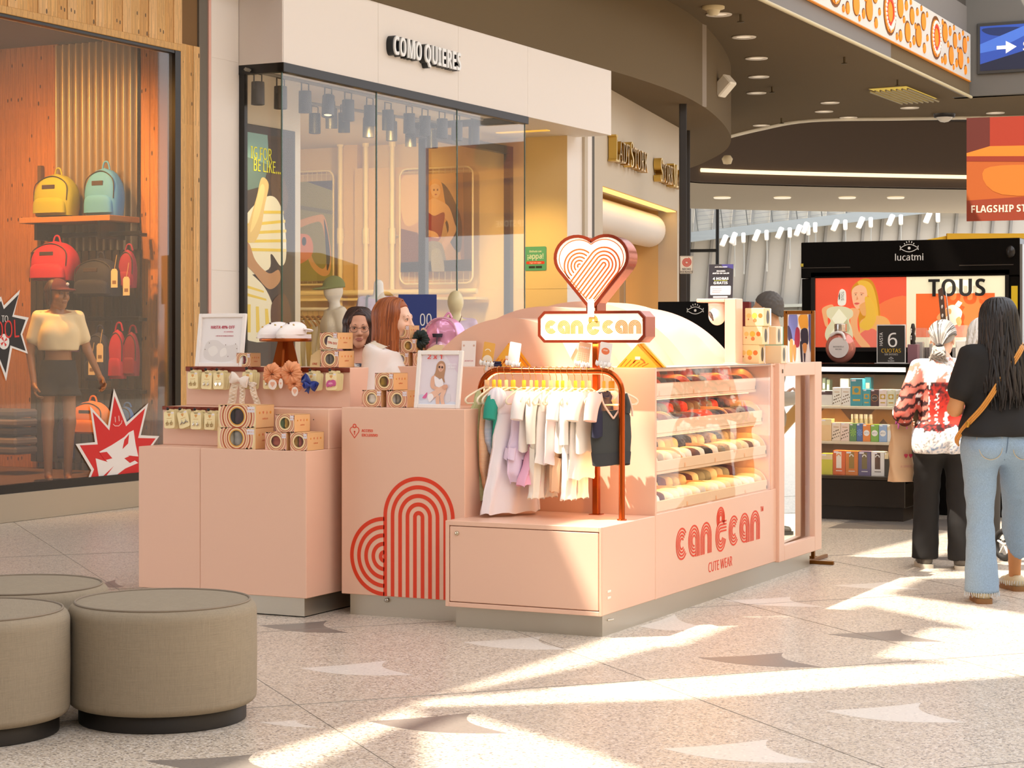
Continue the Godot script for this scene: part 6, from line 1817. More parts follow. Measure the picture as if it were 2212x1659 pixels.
	for k in 3:
		var o := thing("hanging_bar", ["dark bar carrying the upper hanging backpacks", "dark bar carrying the lower row of backpacks", "dark low bar near the floor of the wood-fronted shop"][k], "rail", Vector3.ZERO, 0.0, "dark backpack bars")
		place.call(o, 2.12, 185, [512, 694, 850][k])
		put("bar", nb().box(V(-sw * 0.55, 0, -0.02), V(sw * 0.6, 0.04, 0.02), 0.004), fm, o)
		for e in [-1, 1]: put("arm", nb().box(V(e * sw * 0.5 - 0.015, 0, -0.2), V(e * sw * 0.5 + 0.015, 0.03, 0.0)), fm, o)
	var dm := thing("dark_backboard", "dark slatted backboard behind the hanging backpacks", "board")
	place.call(dm, 2.30, 185, 1000)
	put("board", nb().box(V(-sw * 0.6, 0, 0), V(sw * 0.62, 1.9, 0.03)), m("1e1712", 0.7), dm)
	for k in 14: put("dark_slat", nb().box(V(-sw * 0.58 + sw * 0.085 * k, 0, 0.03), V(-sw * 0.58 + sw * (0.085 * k + 0.05), 1.9, 0.045)), m("2c211a", 0.7), dm)
	var lt := thing("clothes_stack", "pale folded clothing low behind the black star sticker", "clothes")
	place.call(lt, 1.6, 20, 980)
	for k in 5: put("fold", nb().box(V(-0.2, 0.08 * k, -0.15), V(0.2, 0.08 * k + 0.07, 0.15), 0.02), m(["6a5a50", "8a7a6c", "3a3536", "7c6a5e", "5a5560"][k], 0.9), lt)
	lamp_spot("shop_spot", fac * V(0.6, 3.9, -0.6), fac * V(2.2, 1.6, -0.8), "ffb45e", 16.0, 55.0)
	lamp_spot("shop_spot_001", fac * V(0.0, 3.9, -1.2), fac * V(2.2, 2.0, -1.6), "ffb45e", 16.0, 55.0)
	# glass stickers
	var st := fthing(fac, "star_sticker", "large red spiky star sticker with a white cross at the bottom of the glass", "sticker", inf(fac, 254, 940, -0.02))
	var q0 := inf(fac, 254, 940, -0.02)
	var S := func(a: Array) -> PackedVector2Array:
		var p := PackedVector2Array()
		for i in range(0, a.size(), 2):
			var w := inf(fac, a[i], a[i + 1], -0.02)
			p.append(Vector2(w.x - q0.x, w.y - q0.y))
		return p
	var outer := [188, 1039, 197, 1016, 163, 959, 205, 955, 194, 877, 233, 920, 246, 839, 274, 912, 320, 871, 304, 940, 344, 942, 330, 962, 318, 975, 308, 1032]
	put("border", nb().prism(S.call(outer), 0, 0.001), m("e8e2da", 0.5), st)
	put("red_field", nb().prism(S.call([194, 1036, 203, 1014, 172, 962, 211, 960, 200, 890, 236, 930, 247, 856, 272, 921, 313, 882, 298, 946, 336, 947, 322, 966, 311, 978, 303, 1030]), 0.001, 0.002), m("d2201c", 0.55), st)
	put("white_cross", nb().prism(S.call([206, 990, 232, 998, 214, 976, 240, 962, 268, 944, 278, 934, 288, 929, 292, 958, 298, 986, 276, 984, 298, 1000, 270, 1012, 250, 1027, 226, 1032, 246, 1006, 214, 1036]), 0.002, 0.003), m("ece6df", 0.55), st)
	put("red_petal", nb().prism(S.call([214, 978, 230, 976, 242, 990, 226, 994]), 0.003, 0.004).prism(S.call([264, 970, 268, 950, 278, 938, 276, 958]), 0.003, 0.004).prism(S.call([268, 990, 282, 984, 296, 992, 280, 1000]), 0.003, 0.004), m("d2201c", 0.55), st)
	var sm := nb()
	var sc := S.call([248, 900, 249, 912]) as PackedVector2Array
	sm.ribbon(sc, 0.008, 0.002, 0.003)
	sm.ribbon(S.call([256, 898, 257, 910]), 0.008, 0.002, 0.003)
	sm.ribbon(S.call([244, 916, 248, 920, 256, 920, 262, 914, 263, 908]), 0.006, 0.002, 0.003)
	put("smile_mark", sm, m("f0c8bc", 0.5), st)
	var s2 := fthing(fac, "star_sticker", "black spiky sticker with red letters OOL cut by the left edge", "sticker", inf(fac, 254, 940, -0.02))
	put("border", nb().prism(S.call([43, 626, 30, 680, 62, 686, 48, 722, 60, 764, 26, 752, 13, 823, -6, 770, -50, 800, -40, 740, -90, 720, -44, 690, -60, 640, -6, 650, 2, 640, 8, 660]), 0, 0.001), m("e8e4dc", 0.5), s2)
	put("black_field", nb().prism(S.call([40, 636, 26, 684, 55, 691, 44, 722, 55, 758, 22, 746, 12, 806, -6, 762, -44, 790, -34, 736, -80, 718, -38, 694, -50, 652, -6, 660, 2, 650, 8, 668]), 0.001, 0.002), m("231f1d", 0.55), s2)
	var tp := S.call([18, 712, 10, 689, 8, 738]) as PackedVector2Array
	word(s2, "OOL", 0.135, m("d8352c"), xf(V(tp[0].x - 0.02, tp[0].y, 0.003), 0, 0, 0.06), plainf, 0.75, 0.002)
	word(s2, "TO", 0.05, m("e4e0d8"), xf(V(tp[1].x, tp[1].y, 0.003)), plainf, 0.9, 0.002)
	put("round_mark", nb().prism(disc(tp[2].x, tp[2].y, 0.06, 20), 0.002, 0.003), m("e8e4dc"), s2)
	var xm := nb()
	for k in 4:
		var a := k * PI / 2 + 0.6
		xm.prism(pairs([tp[2].x, tp[2].y, tp[2].x + 0.04 * cos(a - 0.3), tp[2].y + 0.04 * sin(a - 0.3), tp[2].x + 0.04 * cos(a + 0.3), tp[2].y + 0.04 * sin(a + 0.3)]), 0.003, 0.004)
	put("cross_mark", xm, m("d8352c"), s2)

# == white corner shop
func track_head(loc: Vector3, label: String, tilt: float, rowg: String) -> void:
	var o := fthing(fac, "track_spotlight", label, "spotlight", loc, rowg)
	var bk := m("1d1a17", 0.45)
	put("bracket", nb().tube([V(-0.062, -0.14, 0), V(-0.062, 0.0, 0), V(0.062, 0.0, 0), V(0.062, -0.14, 0)], 0.007, 4), bk, o)
	var c := nb()
	c.t = xf(V(0, -0.16, 0), 0, tilt * 0.5, tilt)
	put("can", c.lathe([[0.0, 0.09], [0.058, 0.088], [0.06, 0.08], [0.062, -0.12], [0.056, -0.122], [0.05, -0.09], [0.0, -0.088]], 24), bk, o)
	var l := nb()
	l.t = c.t
	put("lamp", l.lathe([[0.0, -0.104], [0.04, -0.104], [0.045, -0.09]], 14), glow("ffe9b8", 2.2), o)
func white_shop() -> void:
	var wh := m("ece4da", 0.55)
	var s0 := 3.167
	var sE := 8.04
	var sJ := 10.08
	var sR := 10.33
	var oF := 0.48
	var hB := 3.91
	struct("wall_pillar", nb().box(V(2.737, 0, -0.3), V(s0, 2.03, 0.0)).box(V(2.737, 2.036, -0.3), V(s0, 3.93, 0.0)).box(V(2.737, 3.936, -0.3), V(s0, 4.7, 0.0)).box(V(2.74, 0, -0.3), V(s0 - 0.003, 4.7, -0.004)), wh, fac)
	var fa := struct("wall_fascia", nb().box(V(s0, hB, -0.1), V(sR, hB + 0.05, oF - 0.02)).box(V(s0 + 0.001, hB + 0.03, 0.0), V(sR - 0.002, 4.7, oF - 0.02)), wh, fac)
	var cuts := [s0, inf(fac, 817, 200, oF).x, inf(fac, 990, 200, oF).x, inf(fac, 1140, 220, oF).x, sR]
	for i in 4: put("fascia_panel", nb().box(V(cuts[i] + 0.002, hB, oF - 0.02), V(cuts[i + 1] - 0.002, 4.7, oF), 0.002), wh, fa)
	put("end_panel", nb().box(V(s0 - 0.012, hB, 0.004), V(s0, 4.7, oF - 0.003), 0.002), m("e2d8ce", 0.55), fa)
	# shop name
	var sn := fthing(fac, "shop_sign", "COMO QUIERES in white block letters with black sides on the white fascia", "sign", inf(fac, 908, 117, oF))
	var cap := inf(fac, 850, 79, oF).y - inf(fac, 850, 119, oF).y
	var le := inf(fac, 836, 100, oF).x - sn_x(sn)
	var ri := inf(fac, 981, 130, oF).x - sn_x(sn)
	var ww := word(sn, "COMO QUIERES", cap, m("f4f6f4", 0.4), xf(V(0, 0, 0.075)), bold, 1.0, 0.02)
	var wid: float = ww.mesh.get_aabb().size.x
	var k := (ri - le) / wid
	ww.scale.x = k
	ww.position.x = (le + ri) / 2
	var w2 := word(sn, "COMO QUIERES", cap * 1.04, m("14171a", 0.4), xf(V((le + ri) / 2, 0, 0.034)), bold, k * 0.985, 0.068, "letter_side")
	# frame and glass of the corner window
	var bk := m("181512", 0.35)
	var wn := struct("window_2", nb().box(V(s0 - 0.01, hB - 0.085, oF - 0.06), V(sE + 0.02, hB, oF + 0.012), 0.004).box(V(s0 - 0.01, hB - 0.085, 0.0), V(s0 + 0.05, hB, oF)).box(V(s0 - 0.005, 0.1, 0.0), V(s0 + 0.045, hB - 0.08, 0.06)).box(V(sE - 0.04, hB - 0.075, -1.0), V(sE + 0.02, hB, oF)).box(V(s0, 0, oF - 0.05), V(sE, 0.12, oF)), bk, fac)
	var gl := glass("fff6e6", 0.05, "shopglass")
	var ed := m("3f5a50", 0.2)
	var gs := [s0 + 0.02, inf(fac, 813, 400, oF - 0.03).x, inf(fac, 987, 400, oF - 0.03).x, sE]
	for i in 3:
		put("pane", nb().poly([V(gs[i] + 0.002, 0.1, oF - 0.03), V(gs[i + 1] - 0.002, 0.1, oF - 0.03), V(gs[i + 1] - 0.002, hB - 0.07, oF - 0.03), V(gs[i] + 0.002, hB - 0.07, oF - 0.03)]), gl, wn)
		put("pane_edge", nb().box(V(gs[i] - 0.008, 0.1, oF - 0.034), V(gs[i] + 0.008, hB - 0.07, oF - 0.024)), ed, wn)
	put("pane_edge", nb().box(V(sE - 0.008, 0.1, oF - 0.034), V(sE + 0.004, hB - 0.07, oF - 0.024)), ed, wn)
	put("pane", nb().poly([V(s0 + 0.02, 0.1, 0.05), V(s0 + 0.02, 0.1, oF - 0.03), V(s0 + 0.02, hB - 0.07, oF - 0.03), V(s0 + 0.02, hB - 0.07, 0.05)]), gl, wn)
	put("pane", nb().poly([V(sE, 0.1, -0.75), V(sE, 0.1, oF - 0.03), V(sE, hB - 0.07, oF - 0.03), V(sE, hB - 0.07, -0.75)]), gl, wn)
	var pp := ins(fac, 915, 400, sE)
	put("post", nb().box(V(sE - 0.05, 0.1, pp.z - 0.04), V(sE + 0.03, hB, pp.z + 0.05)), bk, wn)
	# entrance frame
	var p2 := ins(fac, 1100, 400, sJ - 0.02)
	var en := struct("door_1", nb().box(V(sJ - 0.09, 0.0, p2.z - 0.04), V(sJ - 0.01, hB - 0.12, p2.z + 0.05)).box(V(sE - 0.4, hB - 0.2, p2.z - 0.04), V(sJ - 0.01, hB - 0.11, p2.z + 0.05)), bk, fac)
	# inside
	var cream := m("e3c896", 0.75)
	var ceil := m("e6dccb", 0.8)
	var cr := hB + 0.0
	struct("ceiling_shop", nb().box(V(s0 - 0.3, cr, -7.0), V(sJ + 0.1, cr + 0.12, -0.1)), ceil, fac)
	struct("floor_shop", nb().box(V(s0 - 0.3, 0.0, -7.0), V(sJ, 0.1, oF - 0.05)), m("cbb489", 0.5), fac)
	struct("wall_shop_far", nb().box(V(sJ, 0, -7.0), V(sJ + 0.2, 2.03, 0.0)).box(V(sJ, 2.036, -7.0), V(sJ + 0.2, cr, 0.0)).box(V(sJ + 0.004, 0, -7.0), V(sJ + 0.2, cr, -0.004)), cream, fac)
	struct("wall_shop_rear", nb().box(V(s0 - 0.3, 0, -7.2), V(sJ + 0.2, cr + 0.1, -7.0)).box(V(s0 - 0.45, 0, -7.0), V(s0 - 0.3, cr + 0.1, -0.1)), cream, fac)
	struct("wall_pillar_right", nb().box(V(sJ + 0.002, 0, -0.3), V(10.80, 2.03, 0.002)).box(V(sJ + 0.002, 2.036, -0.3), V(10.80, 4.7, 0.002)).box(V(sJ + 0.006, 0, -0.3), V(10.796, 4.7, -0.003)), wh, fac)
	struct("trim_3", nb().box(V(10.802, 0, -0.3), V(10.90, 4.7, -0.01)), m("5f5a52", 0.7), fac)
	# lightbox poster on the left
	var oP := -0.22
	var a0 := inf(fac, 520, 600, oP)
	var a1 := inf(fac, 640, 600, oP)
	var topL := inf(fac, 640, 284, oP).y
	var wl := struct("wall_shop_left", nb().box(V(s0 - 0.3, 0.1, oP - 0.2), V(inf(fac, 660, 500, oP).x, cr, oP - 0.06)), m("e3d9c2", 0.7), fac)
	var lb := fthing(fac, "lightbox_poster", "tall poster of a woman in a yellow striped dress, reading FOR BE LIKE", "poster", V(a0.x, 0.25, oP - 0.06))
	var pw := a1.x - a0.x
	var ph := topL - 0.25
	put("frame", nb().box(V(0, 0, 0), V(pw, ph, 0.05), 0.005), m("1f1b18", 0.4), lb)
	var iw := pw * 0.90
	var ih := ph * 0.95
	printed(lb, "print", iw, ih, squash([["3d332b", pairs([0, 0, 1, 0, 1, 1, 0, 1])], ["7fa79c", pairs([0, 0, 0.48, 0, 0.52, 0.16, 0, 0.24])], ["5f7a72", pairs([0, 0.12, 0.5, 0.15, 0.4, 0.26, 0, 0.3])], ["5d4630", blobby([0.55, 0.2, 0.75, 0.18, 0.9, 0.3, 0.8, 0.4, 0.6, 0.36])],
		["eae3c2", blobby([0.05, 0.42, 0.35, 0.33, 0.62, 0.31, 0.8, 0.4, 0.86, 0.6, 0.75, 0.66, 0.55, 0.6, 0.5, 0.68, 0.0, 0.7, 0.0, 0.5])], ["e6c94e", pairs([0.02, 0.46, 0.84, 0.42, 0.84, 0.435, 0.02, 0.475])], ["e6c94e", pairs([0.0, 0.5, 0.86, 0.47, 0.86, 0.485, 0, 0.515])], ["e6c94e", pairs([0.0, 0.54, 0.86, 0.52, 0.86, 0.535, 0, 0.555])], ["e6c94e", pairs([0.0, 0.58, 0.86, 0.57, 0.86, 0.585, 0, 0.595])], ["e6c94e", pairs([0.2, 0.39, 0.8, 0.375, 0.8, 0.39, 0.2, 0.405])],
		["dfc07a", blobby([0.36, 0.22, 0.5, 0.25, 0.42, 0.36, 0.34, 0.48, 0.2, 0.55, 0.05, 0.52, 0.15, 0.42, 0.26, 0.32])], ["f0d48c", blobby([0.34, 0.26, 0.42, 0.28, 0.3, 0.42, 0.14, 0.5, 0.2, 0.4])],
		["b98a5c", blobby([0.0, 0.55, 0.12, 0.56, 0.24, 0.64, 0.5, 0.7, 0.7, 0.68, 0.72, 0.74, 0.5, 0.78, 0.2, 0.7, 0.0, 0.64])], ["eae3c2", blobby([0.0, 0.72, 0.3, 0.74, 0.55, 0.84, 0.7, 1.02, 0.0, 1.02])], ["e6c94e", pairs([0, 0.76, 0.4, 0.79, 0.4, 0.8, 0, 0.775])], ["e6c94e", pairs([0, 0.8, 0.45, 0.83, 0.45, 0.84, 0, 0.815])], ["e6c94e", pairs([0.08, 0.86, 0.14, 0.86, 0.14, 1, 0.08, 1])], ["e6c94e", pairs([0.24, 0.87, 0.3, 0.87, 0.32, 1, 0.25, 1])], ["e6c94e", pairs([0.42, 0.88, 0.48, 0.88, 0.52, 1, 0.44, 1])], ["5a3c28", blobby([0.55, 0.86, 0.8, 0.8, 0.95, 0.9, 0.9, 1.02, 0.6, 1.02])]], 0.62), xf(V(pw / 2, ph / 2, 0.052)), 0.12)
	var yl := glow("d8d020", 0.35)
	var t1 := inf(fac, 565, 332, oP)
	word(lb, "IG FOR", 0.112, yl, xf(V(t1.x - a0.x, t1.y - 0.25, 0.056)), plainf, 0.72, 0.003)
	var t2 := inf(fac, 578, 360, oP)
	word(lb, "BE LIKE...", 0.112, yl, xf(V(t2.x - a0.x, t2.y - 0.25, 0.056)), plainf, 0.72, 0.003)
	# tubular poles in front of the far wall
	var tc := m("efdcaa", 0.4)
	var kk := 0
	for px in [735, 790, 847]:
		var p := ins(fac, px, 600, sJ - 0.3)
		var o := fthing(fac, "tube_pole", ["left one of three cream tube poles in the corner shop", "middle one of three cream tube poles in the corner shop", "right one of three cream tube poles, beside the right poster"][kk], "pole", V(sJ - 0.3, 0.1, p.z), "cream tube poles")
		kk += 1
		put("tube", nb().tube([Vector3.ZERO, V(0, 3.8, 0)], 0.032, 10), tc, o)
		for y in [ins(fac, px, 300, sJ - 0.3).y - 0.1, ins(fac, px, 510, sJ - 0.3).y - 0.1]:
			put("coupling", nb().tube([V(0, y - 0.1, 0), V(0, y + 0.1, 0)], 0.045, 10), tc, o)
			put("wall_arm", nb().tube([V(0, y, 0), V(0.29, y, -0.02)], 0.02, 8), tc, o)
			put("wall_plate", nb().ell(V(0.29, y, -0.02), V(0.01, 0.05, 0.05), 10), tc, o)
	# wire grids with posters
	var sG := sJ - 0.26
	kk = 0
	for q in [[600, 720, 368, 616, 608, 718, 390, 608], [864, 1021, 359, 614, 866, 1019, 372, 588]]:
		var a := ins(fac, q[0], q[3], sG)
		var b := ins(fac, q[1], q[2], sG)
		var o := fthing(fac, "wire_grid", ["cream wire grid rack carrying the olive poster", "cream wire grid rack carrying the poster of the woman in red"][kk], "rack", V(sG, a.y, a.z), "cream wire grids")
		o.rotate_object_local(Vector3.UP, -PI / 2)   # local x runs out of the shop, local z faces the street end
		o.transform = fac * Transform3D(Basis(V(0, 0, 1), Vector3.UP, V(-1, 0, 0)), V(sG, a.y, a.z))
		var w := b.z - a.z
		var h := b.y - a.y
		var rp := []
		for v in rrect(0, 0, w, h, 0.1, 5): rp.append(V(v.x, v.y, 0))
		rp.append(rp[0])
		put("rim", nb().tube(rp, 0.014, 8, false), tc, o)
		for i in 12: put("wire", nb().tube([V(w * (i + 0.5) / 12, 0, 0), V(w * (i + 0.5) / 12, h, 0)], 0.003, 4), tc, o)
		for i in 3: put("wire", nb().tube([V(0, h * [0.03, 0.5, 0.97][i], 0), V(w, h * [0.03, 0.5, 0.97][i], 0)], 0.003, 4), tc, o)
		var c := ins(fac, q[4], q[7], sG - 0.03)
		var d := ins(fac, q[5], q[6], sG - 0.03)
		var po := fthing(fac, "poster", ["olive green poster showing an orange belt bag with a looping strap", "brown toned poster of a long-haired woman in a red top and jeans"][kk], "poster", Vector3.ZERO)
		po.transform = fac * Transform3D(Basis(V(0, 0, 1), Vector3.UP, V(-1, 0, 0)), V(sG - 0.03, c.y, c.z))
		var w1 := d.z - c.z
		var h1 := d.y - c.y
		put("board", nb().box(V(0, 0, -0.012), V(w1, h1, 0), 0.002), m("cbb98c"), po)
		var shapes: Array
		if kk == 0:
			shapes = [["8f8a2a", pairs([0, 0, 1, 0, 1, 1, 0, 1])], ["6f6a1e", pairs([0, 0.2, 1, 0.3, 1, 0.34, 0, 0.24])], ["3f2a1c", pairs([0.5, 0, 1, 0, 1, 0.1])], ["d9a25a", blobby([0.3, 0.4, 0.7, 0.34, 0.85, 0.36, 0.93, 0.55, 0.98, 0.75, 0.95, 0.92, 0.8, 0.95, 0.6, 0.86, 0.5, 0.72, 0.56, 0.7, 0.66, 0.82, 0.82, 0.88, 0.9, 0.78, 0.86, 0.58, 0.78, 0.42, 0.6, 0.42, 0.3, 0.47])],
				["2f2a26", blobby([0.84, 0.38, 0.92, 0.56, 0.96, 0.78, 0.9, 0.9, 0.88, 0.74, 0.86, 0.56])], ["e58a5a", blobby([0.2, 0.56, 0.5, 0.53, 0.62, 0.62, 0.6, 0.74, 0.4, 0.82, 0.2, 0.82])], ["1c1612", disc(0.45, 0.6, 0.045, 12)]]
		else:
			shapes = [["c79a62", pairs([0, 0, 1, 0, 1, 1, 0, 1])], ["e6bd7a", blobby([0.0, 0.05, 0.3, 0.0, 0.4, 0.2, 0.3, 0.45, 0.05, 0.5])], ["7a4a26", pairs([0, 0.55, 0.35, 0.62, 0.3, 1, 0, 1])], ["8a5a34", pairs([0.78, 0, 1, 0, 1, 1, 0.86, 1])], ["5c3a20", pairs([0.88, 0, 1, 0, 1, 1, 0.9, 1])], ["3a2416", blobby([0.45, 0.1, 0.6, 0.1, 0.74, 0.25, 0.86, 0.5, 0.84, 0.8, 0.7, 0.7, 0.6, 0.4])],
				["d69a52", blobby([0.4, 0.1, 0.5, 0.05, 0.58, 0.1, 0.62, 0.25, 0.66, 0.45, 0.6, 0.5, 0.5, 0.36, 0.42, 0.4, 0.38, 0.3])], ["e0ad7c", blobby([0.42, 0.13, 0.49, 0.1, 0.55, 0.13, 0.56, 0.2, 0.51, 0.25, 0.45, 0.22])], ["e0ad7c", blobby([0.38, 0.3, 0.46, 0.25, 0.54, 0.27, 0.68, 0.34, 0.76, 0.5, 0.78, 0.6, 0.62, 0.78, 0.56, 0.76, 0.68, 0.58, 0.62, 0.45, 0.4, 0.42])], ["8e2a1e", blobby([0.38, 0.4, 0.48, 0.43, 0.62, 0.4, 0.6, 0.55, 0.55, 0.68, 0.4, 0.7, 0.36, 0.55])], ["dca676", blobby([0.24, 0.58, 0.3, 0.5, 0.36, 0.56, 0.5, 0.6, 0.54, 0.66, 0.4, 0.64, 0.28, 0.64])],
				["8b8478", blobby([0.36, 0.72, 0.55, 0.7, 0.62, 0.8, 0.64, 1.02, 0.36, 1.02])], ["241a14", pairs([0.0, 0.9, 1, 0.88, 1, 1, 0, 1])], ["a39c8e", blobby([0.44, 0.8, 0.56, 0.78, 0.62, 1.0, 0.46, 1.02])], ["7a4a30", disc(0.475, 0.165, 0.012, 8)], ["7a4a30", disc(0.525, 0.165, 0.012, 8)], ["a8503e", blobby([0.485, 0.21, 0.5, 0.205, 0.52, 0.21, 0.5, 0.22], 3)]]
		printed(po, "print", w1, h1, shapes, xf(V(w1 / 2, h1 / 2, 0.001)))
		kk += 1
	# horizontal rails and garments low in the shop
	var rz0 := ins(fac, 620, 634, sJ - 0.35)
	var rz1 := ins(fac, 1030, 628, sJ - 0.35)
	var rb := fthing(fac, "wall_rail", "long cream horizontal rail under the posters in the corner shop", "rail", V(sJ - 0.35, rz0.y, 0))
	put("tube", nb().tube([V(0, 0, rz0.z), V(0, 0, rz1.z)], 0.035, 10), tc, rb)
	put("shelf_line", nb().box(V(-0.02, -0.1, rz0.z), V(0.3, -0.07, rz1.z)), tc, rb)
	var gr0 := at(655, 668, 21.5)
	var gr1 := at(722, 668, 21.5)
	var rail := thing("garment_rail", "cream garment rail with wooden hangers behind the sock boxes", "clothes rail", (gr0 + gr1) / 2, YAW)
	put("tube", nb().tube([V(-0.5, 0, 0), V(0.22, 0, 0)], 0.02, 10), tc, rail)
	put("upright", nb().tube([V(-0.5, 0, 0), V(-0.5, -gr0.y + 0.1, 0)], 0.018, 8).tube([V(0.22, 0, 0), V(0.22, -gr0.y + 0.1, 0)], 0.018, 8), tc, rail)
	for i in 9:
		var o := thing("wooden_hanger", "wooden hanger with a yellow or cream garment on the rail behind the sock boxes", "hanger", rail.position + vR * (-0.3 + i * 0.06), YAW - 0.95, "wooden hangers in the corner shop")
		put("hook", nb().tube([V(0, 0.02, 0), V(0, -0.08, 0)], 0.004, 6), m("b59a5a", 0.3, 0.7), o)
		put("shoulder", nb().tube(smooth_open([V(-0.2, -0.19, 0), V(-0.1, -0.12, 0), V(0, -0.08, 0), V(0.1, -0.12, 0), V(0.2, -0.19, 0)], 4), 0.014, 8), m("b5772e", 0.4), o)
		var mb := nb()
		cloth("garment", o, [[-0.12, -0.15, 0.15], [-0.2, -0.21, 0.21], [-0.45, -0.2, 0.2], [-0.8, -0.22, 0.22]], m(["f0d67a", "efe6cf", "e6bf4e", "f4efe2", "e9d39a"][i % 5], 0.9), 0.022, 5.0, 0.3, -0.1)
	# mannequins in the window
	window_mannequins()
	# track lights
	var hA := 3.84
	var row1 := [[557, 160], [606, 170], [659, 180], [709, 190], [752, 200], [799, 212], [838, 222], [884, 230], [918, 236], [955, 242], [987, 248], [1024, 258]]
	var row2 := [[680, 230], [716, 218], [743, 228], [796, 240], [846, 248], [887, 262], [934, 266]]
	var ord := ["first", "second", "third", "fourth", "fifth", "sixth", "seventh", "eighth", "ninth", "tenth", "eleventh", "twelfth"]
	for i in row1.size():
		var p := ony(row1[i][0], row1[i][1], hA)
		track_head(fac.affine_inverse() * p, "black track spotlight, %s from the left in the front row" % ord[i], [0.0, 0.0, 0.05, -0.25, 0.0, 0.05, 0.05, 0.08, 0.02, 0.0, 0.0, 0.04][i], "black track spotlights in the front row")
	for i in row2.size():
		var p := ony(row2[i][0], row2[i][1], hA)
		track_head(fac.affine_inverse() * p, "black track spotlight, %s from the left in the rear row" % ord[i], [0.0, 0.1, 0.12, 0.0, 0.0, 0.12, 0.05][i], "black track spotlights in the rear row")
	var tr := fthing(fac, "light_track", "thin ceiling track carrying the front row of spotlights", "track", Vector3.ZERO)
	var ta := fac.affine_inverse() * ony(557, 160, hA)
	var tb := fac.affine_inverse() * ony(1024, 258, hA)
	put("track", nb().tube([ta + V(-0.2, 0.02, 0), tb + V(0.2, 0.02, 0)], 0.018, 4), m("8a8478", 0.4), tr)
	var tr2 := fthing(fac, "light_track", "thin ceiling track carrying the rear row of spotlights", "track", Vector3.ZERO)
	ta = fac.affine_inverse() * ony(680, 230, hA)
	tb = fac.affine_inverse() * ony(934, 266, hA)
	put("track", nb().tube([ta + V(-0.2, 0.02, 0), tb + V(0.2, 0.02, 0)], 0.018, 4), m("8a8478", 0.4), tr2)
	for q in [[4.6, -0.3, 10.0, 1.6, -1.2], [6.0, -0.3, 10.0, 2.4, -2.0], [7.0, -0.5, 10.0, 2.0, -3.0], [5.4, -1.2, 10.0, 1.8, -4.0], [8.8, -0.6, 10.05, 1.6, -0.2], [7.4, -1.5, 8.5, 0.1, -2.5]]:
		lamp_spot("shop_spotlight", fac * V(q[0], 3.55, q[1]), fac * V(q[2], q[3], q[4]), "ffd680", 7.0, 42.0, 0.06)
	lamp_spot("shop_spotlight_a", fac * V(s0 + 0.5, 3.5, 0.2), fac * V(s0 + 0.4, 1.4, -0.2), "ffe6b0", 2.0, 50.0, 0.06)
	# ceiling lines and downlights in the entrance
	var el := fthing(fac, "ceiling_light", "thin warm light line in the ceiling of the entrance", "light", fac.affine_inverse() * ony(1155, 283, hB - 0.005))
	put("slot", nb().box(V(-0.05, -0.006, -0.5), V(0.05, 0.004, 0.18)), glow("ffd060", 0.9), el)
	# green sticker on the entrance wall
	var ga := ins(fac, 1133, 585, sJ - 0.01)
	var gb := ins(fac, 1180, 532, sJ - 0.01)
	var gk := thing("payment_sticker", "green sticker reading appa on the cream entrance wall", "sticker", Vector3.ZERO)
	gk.transform = fac * Transform3D(Basis(V(0, 0, 1), Vector3.UP, V(-1, 0, 0)), V(sJ - 0.004, (ga.y + gb.y) / 2, (ga.z + gb.z) / 2))
	var gw := gb.z - ga.z
	var gh := gb.y - ga.y
	put("sheet", nb().prism(rrect(-gw / 2, -gh / 2, gw / 2, gh / 2, 0.02), 0, 0.003), m("56a184", 0.5), gk)
	var wt := m("f4f0e8", 0.5)
	word(gk, "Disfrutá con", gh * 0.075, wt, xf(V(0, gh * 0.3, 0.004)), plainf, 1.0, 0.002)
	word(gk, "¡appa!", gh * 0.21, wt, xf(V(0, gh * 0.1, 0.004)), plainf, 0.95, 0.002)
	put("red_band", nb().prism(rrect(-gw * 0.42, -gh * 0.23, gw * 0.42, -gh * 0.11, 0.015), 0.003, 0.005), m("cf3f2a", 0.5), gk)
	word(gk, "Pagá con Lappa", gh * 0.055, wt, xf(V(0, -gh * 0.17, 0.006)), plainf, 1.0, 0.001)
	for i in 2: put("store_badge", nb().box(V(-gw * 0.3 + gw * 0.32 * i, -gh * 0.4, 0.003), V(-gw * 0.02 + gw * 0.32 * i, -gh * 0.31, 0.005)), m("22262a"), gk)
	# blue sign behind the saleswoman
	var bs := at(903, 732, 19.0)
	var bu := thing("blue_sign", "blue price board ending in zeros behind the saleswoman's head", "sign", V(bs.x, 0.9, bs.z), YAW)
	var bh := at(903, 636, 19.0).y - 0.9
	put("board", nb().box(V(-0.19, 0, -0.02), V(0.18, bh, 0), 0.003), m("2a3f86", 0.5), bu)
	put("stand", nb().tube([V(0, -0.8, -0.03), V(0, 0.1, -0.03)], 0.02, 8).box(V(-0.15, -0.8, -0.15), V(0.15, -0.785, 0.1), 0.003), m("2b2723"), bu)
	word(bu, "00", 0.115, m("f2f2f2", 0.5), xf(V(0.075, bh - 0.245, 0.002)), plainf, 0.7, 0.003)
	word(bu, "3", 0.075, m("f2f2f2", 0.5), xf(V(0.06, bh - 0.36, 0.002)), plainf, 0.85, 0.003)
func squash(sh: Array, k: float) -> Array:   # draw the figure larger than the sheet's visible part: all but the ground moves up
	for i in range(1, sh.size()):
		var p: PackedVector2Array = sh[i][1]
		for j in p.size(): p[j].y *= k
		sh[i][1] = p
	return sh
func sn_x(o: Node3D) -> float: return (fac.affine_inverse() * o.position).x

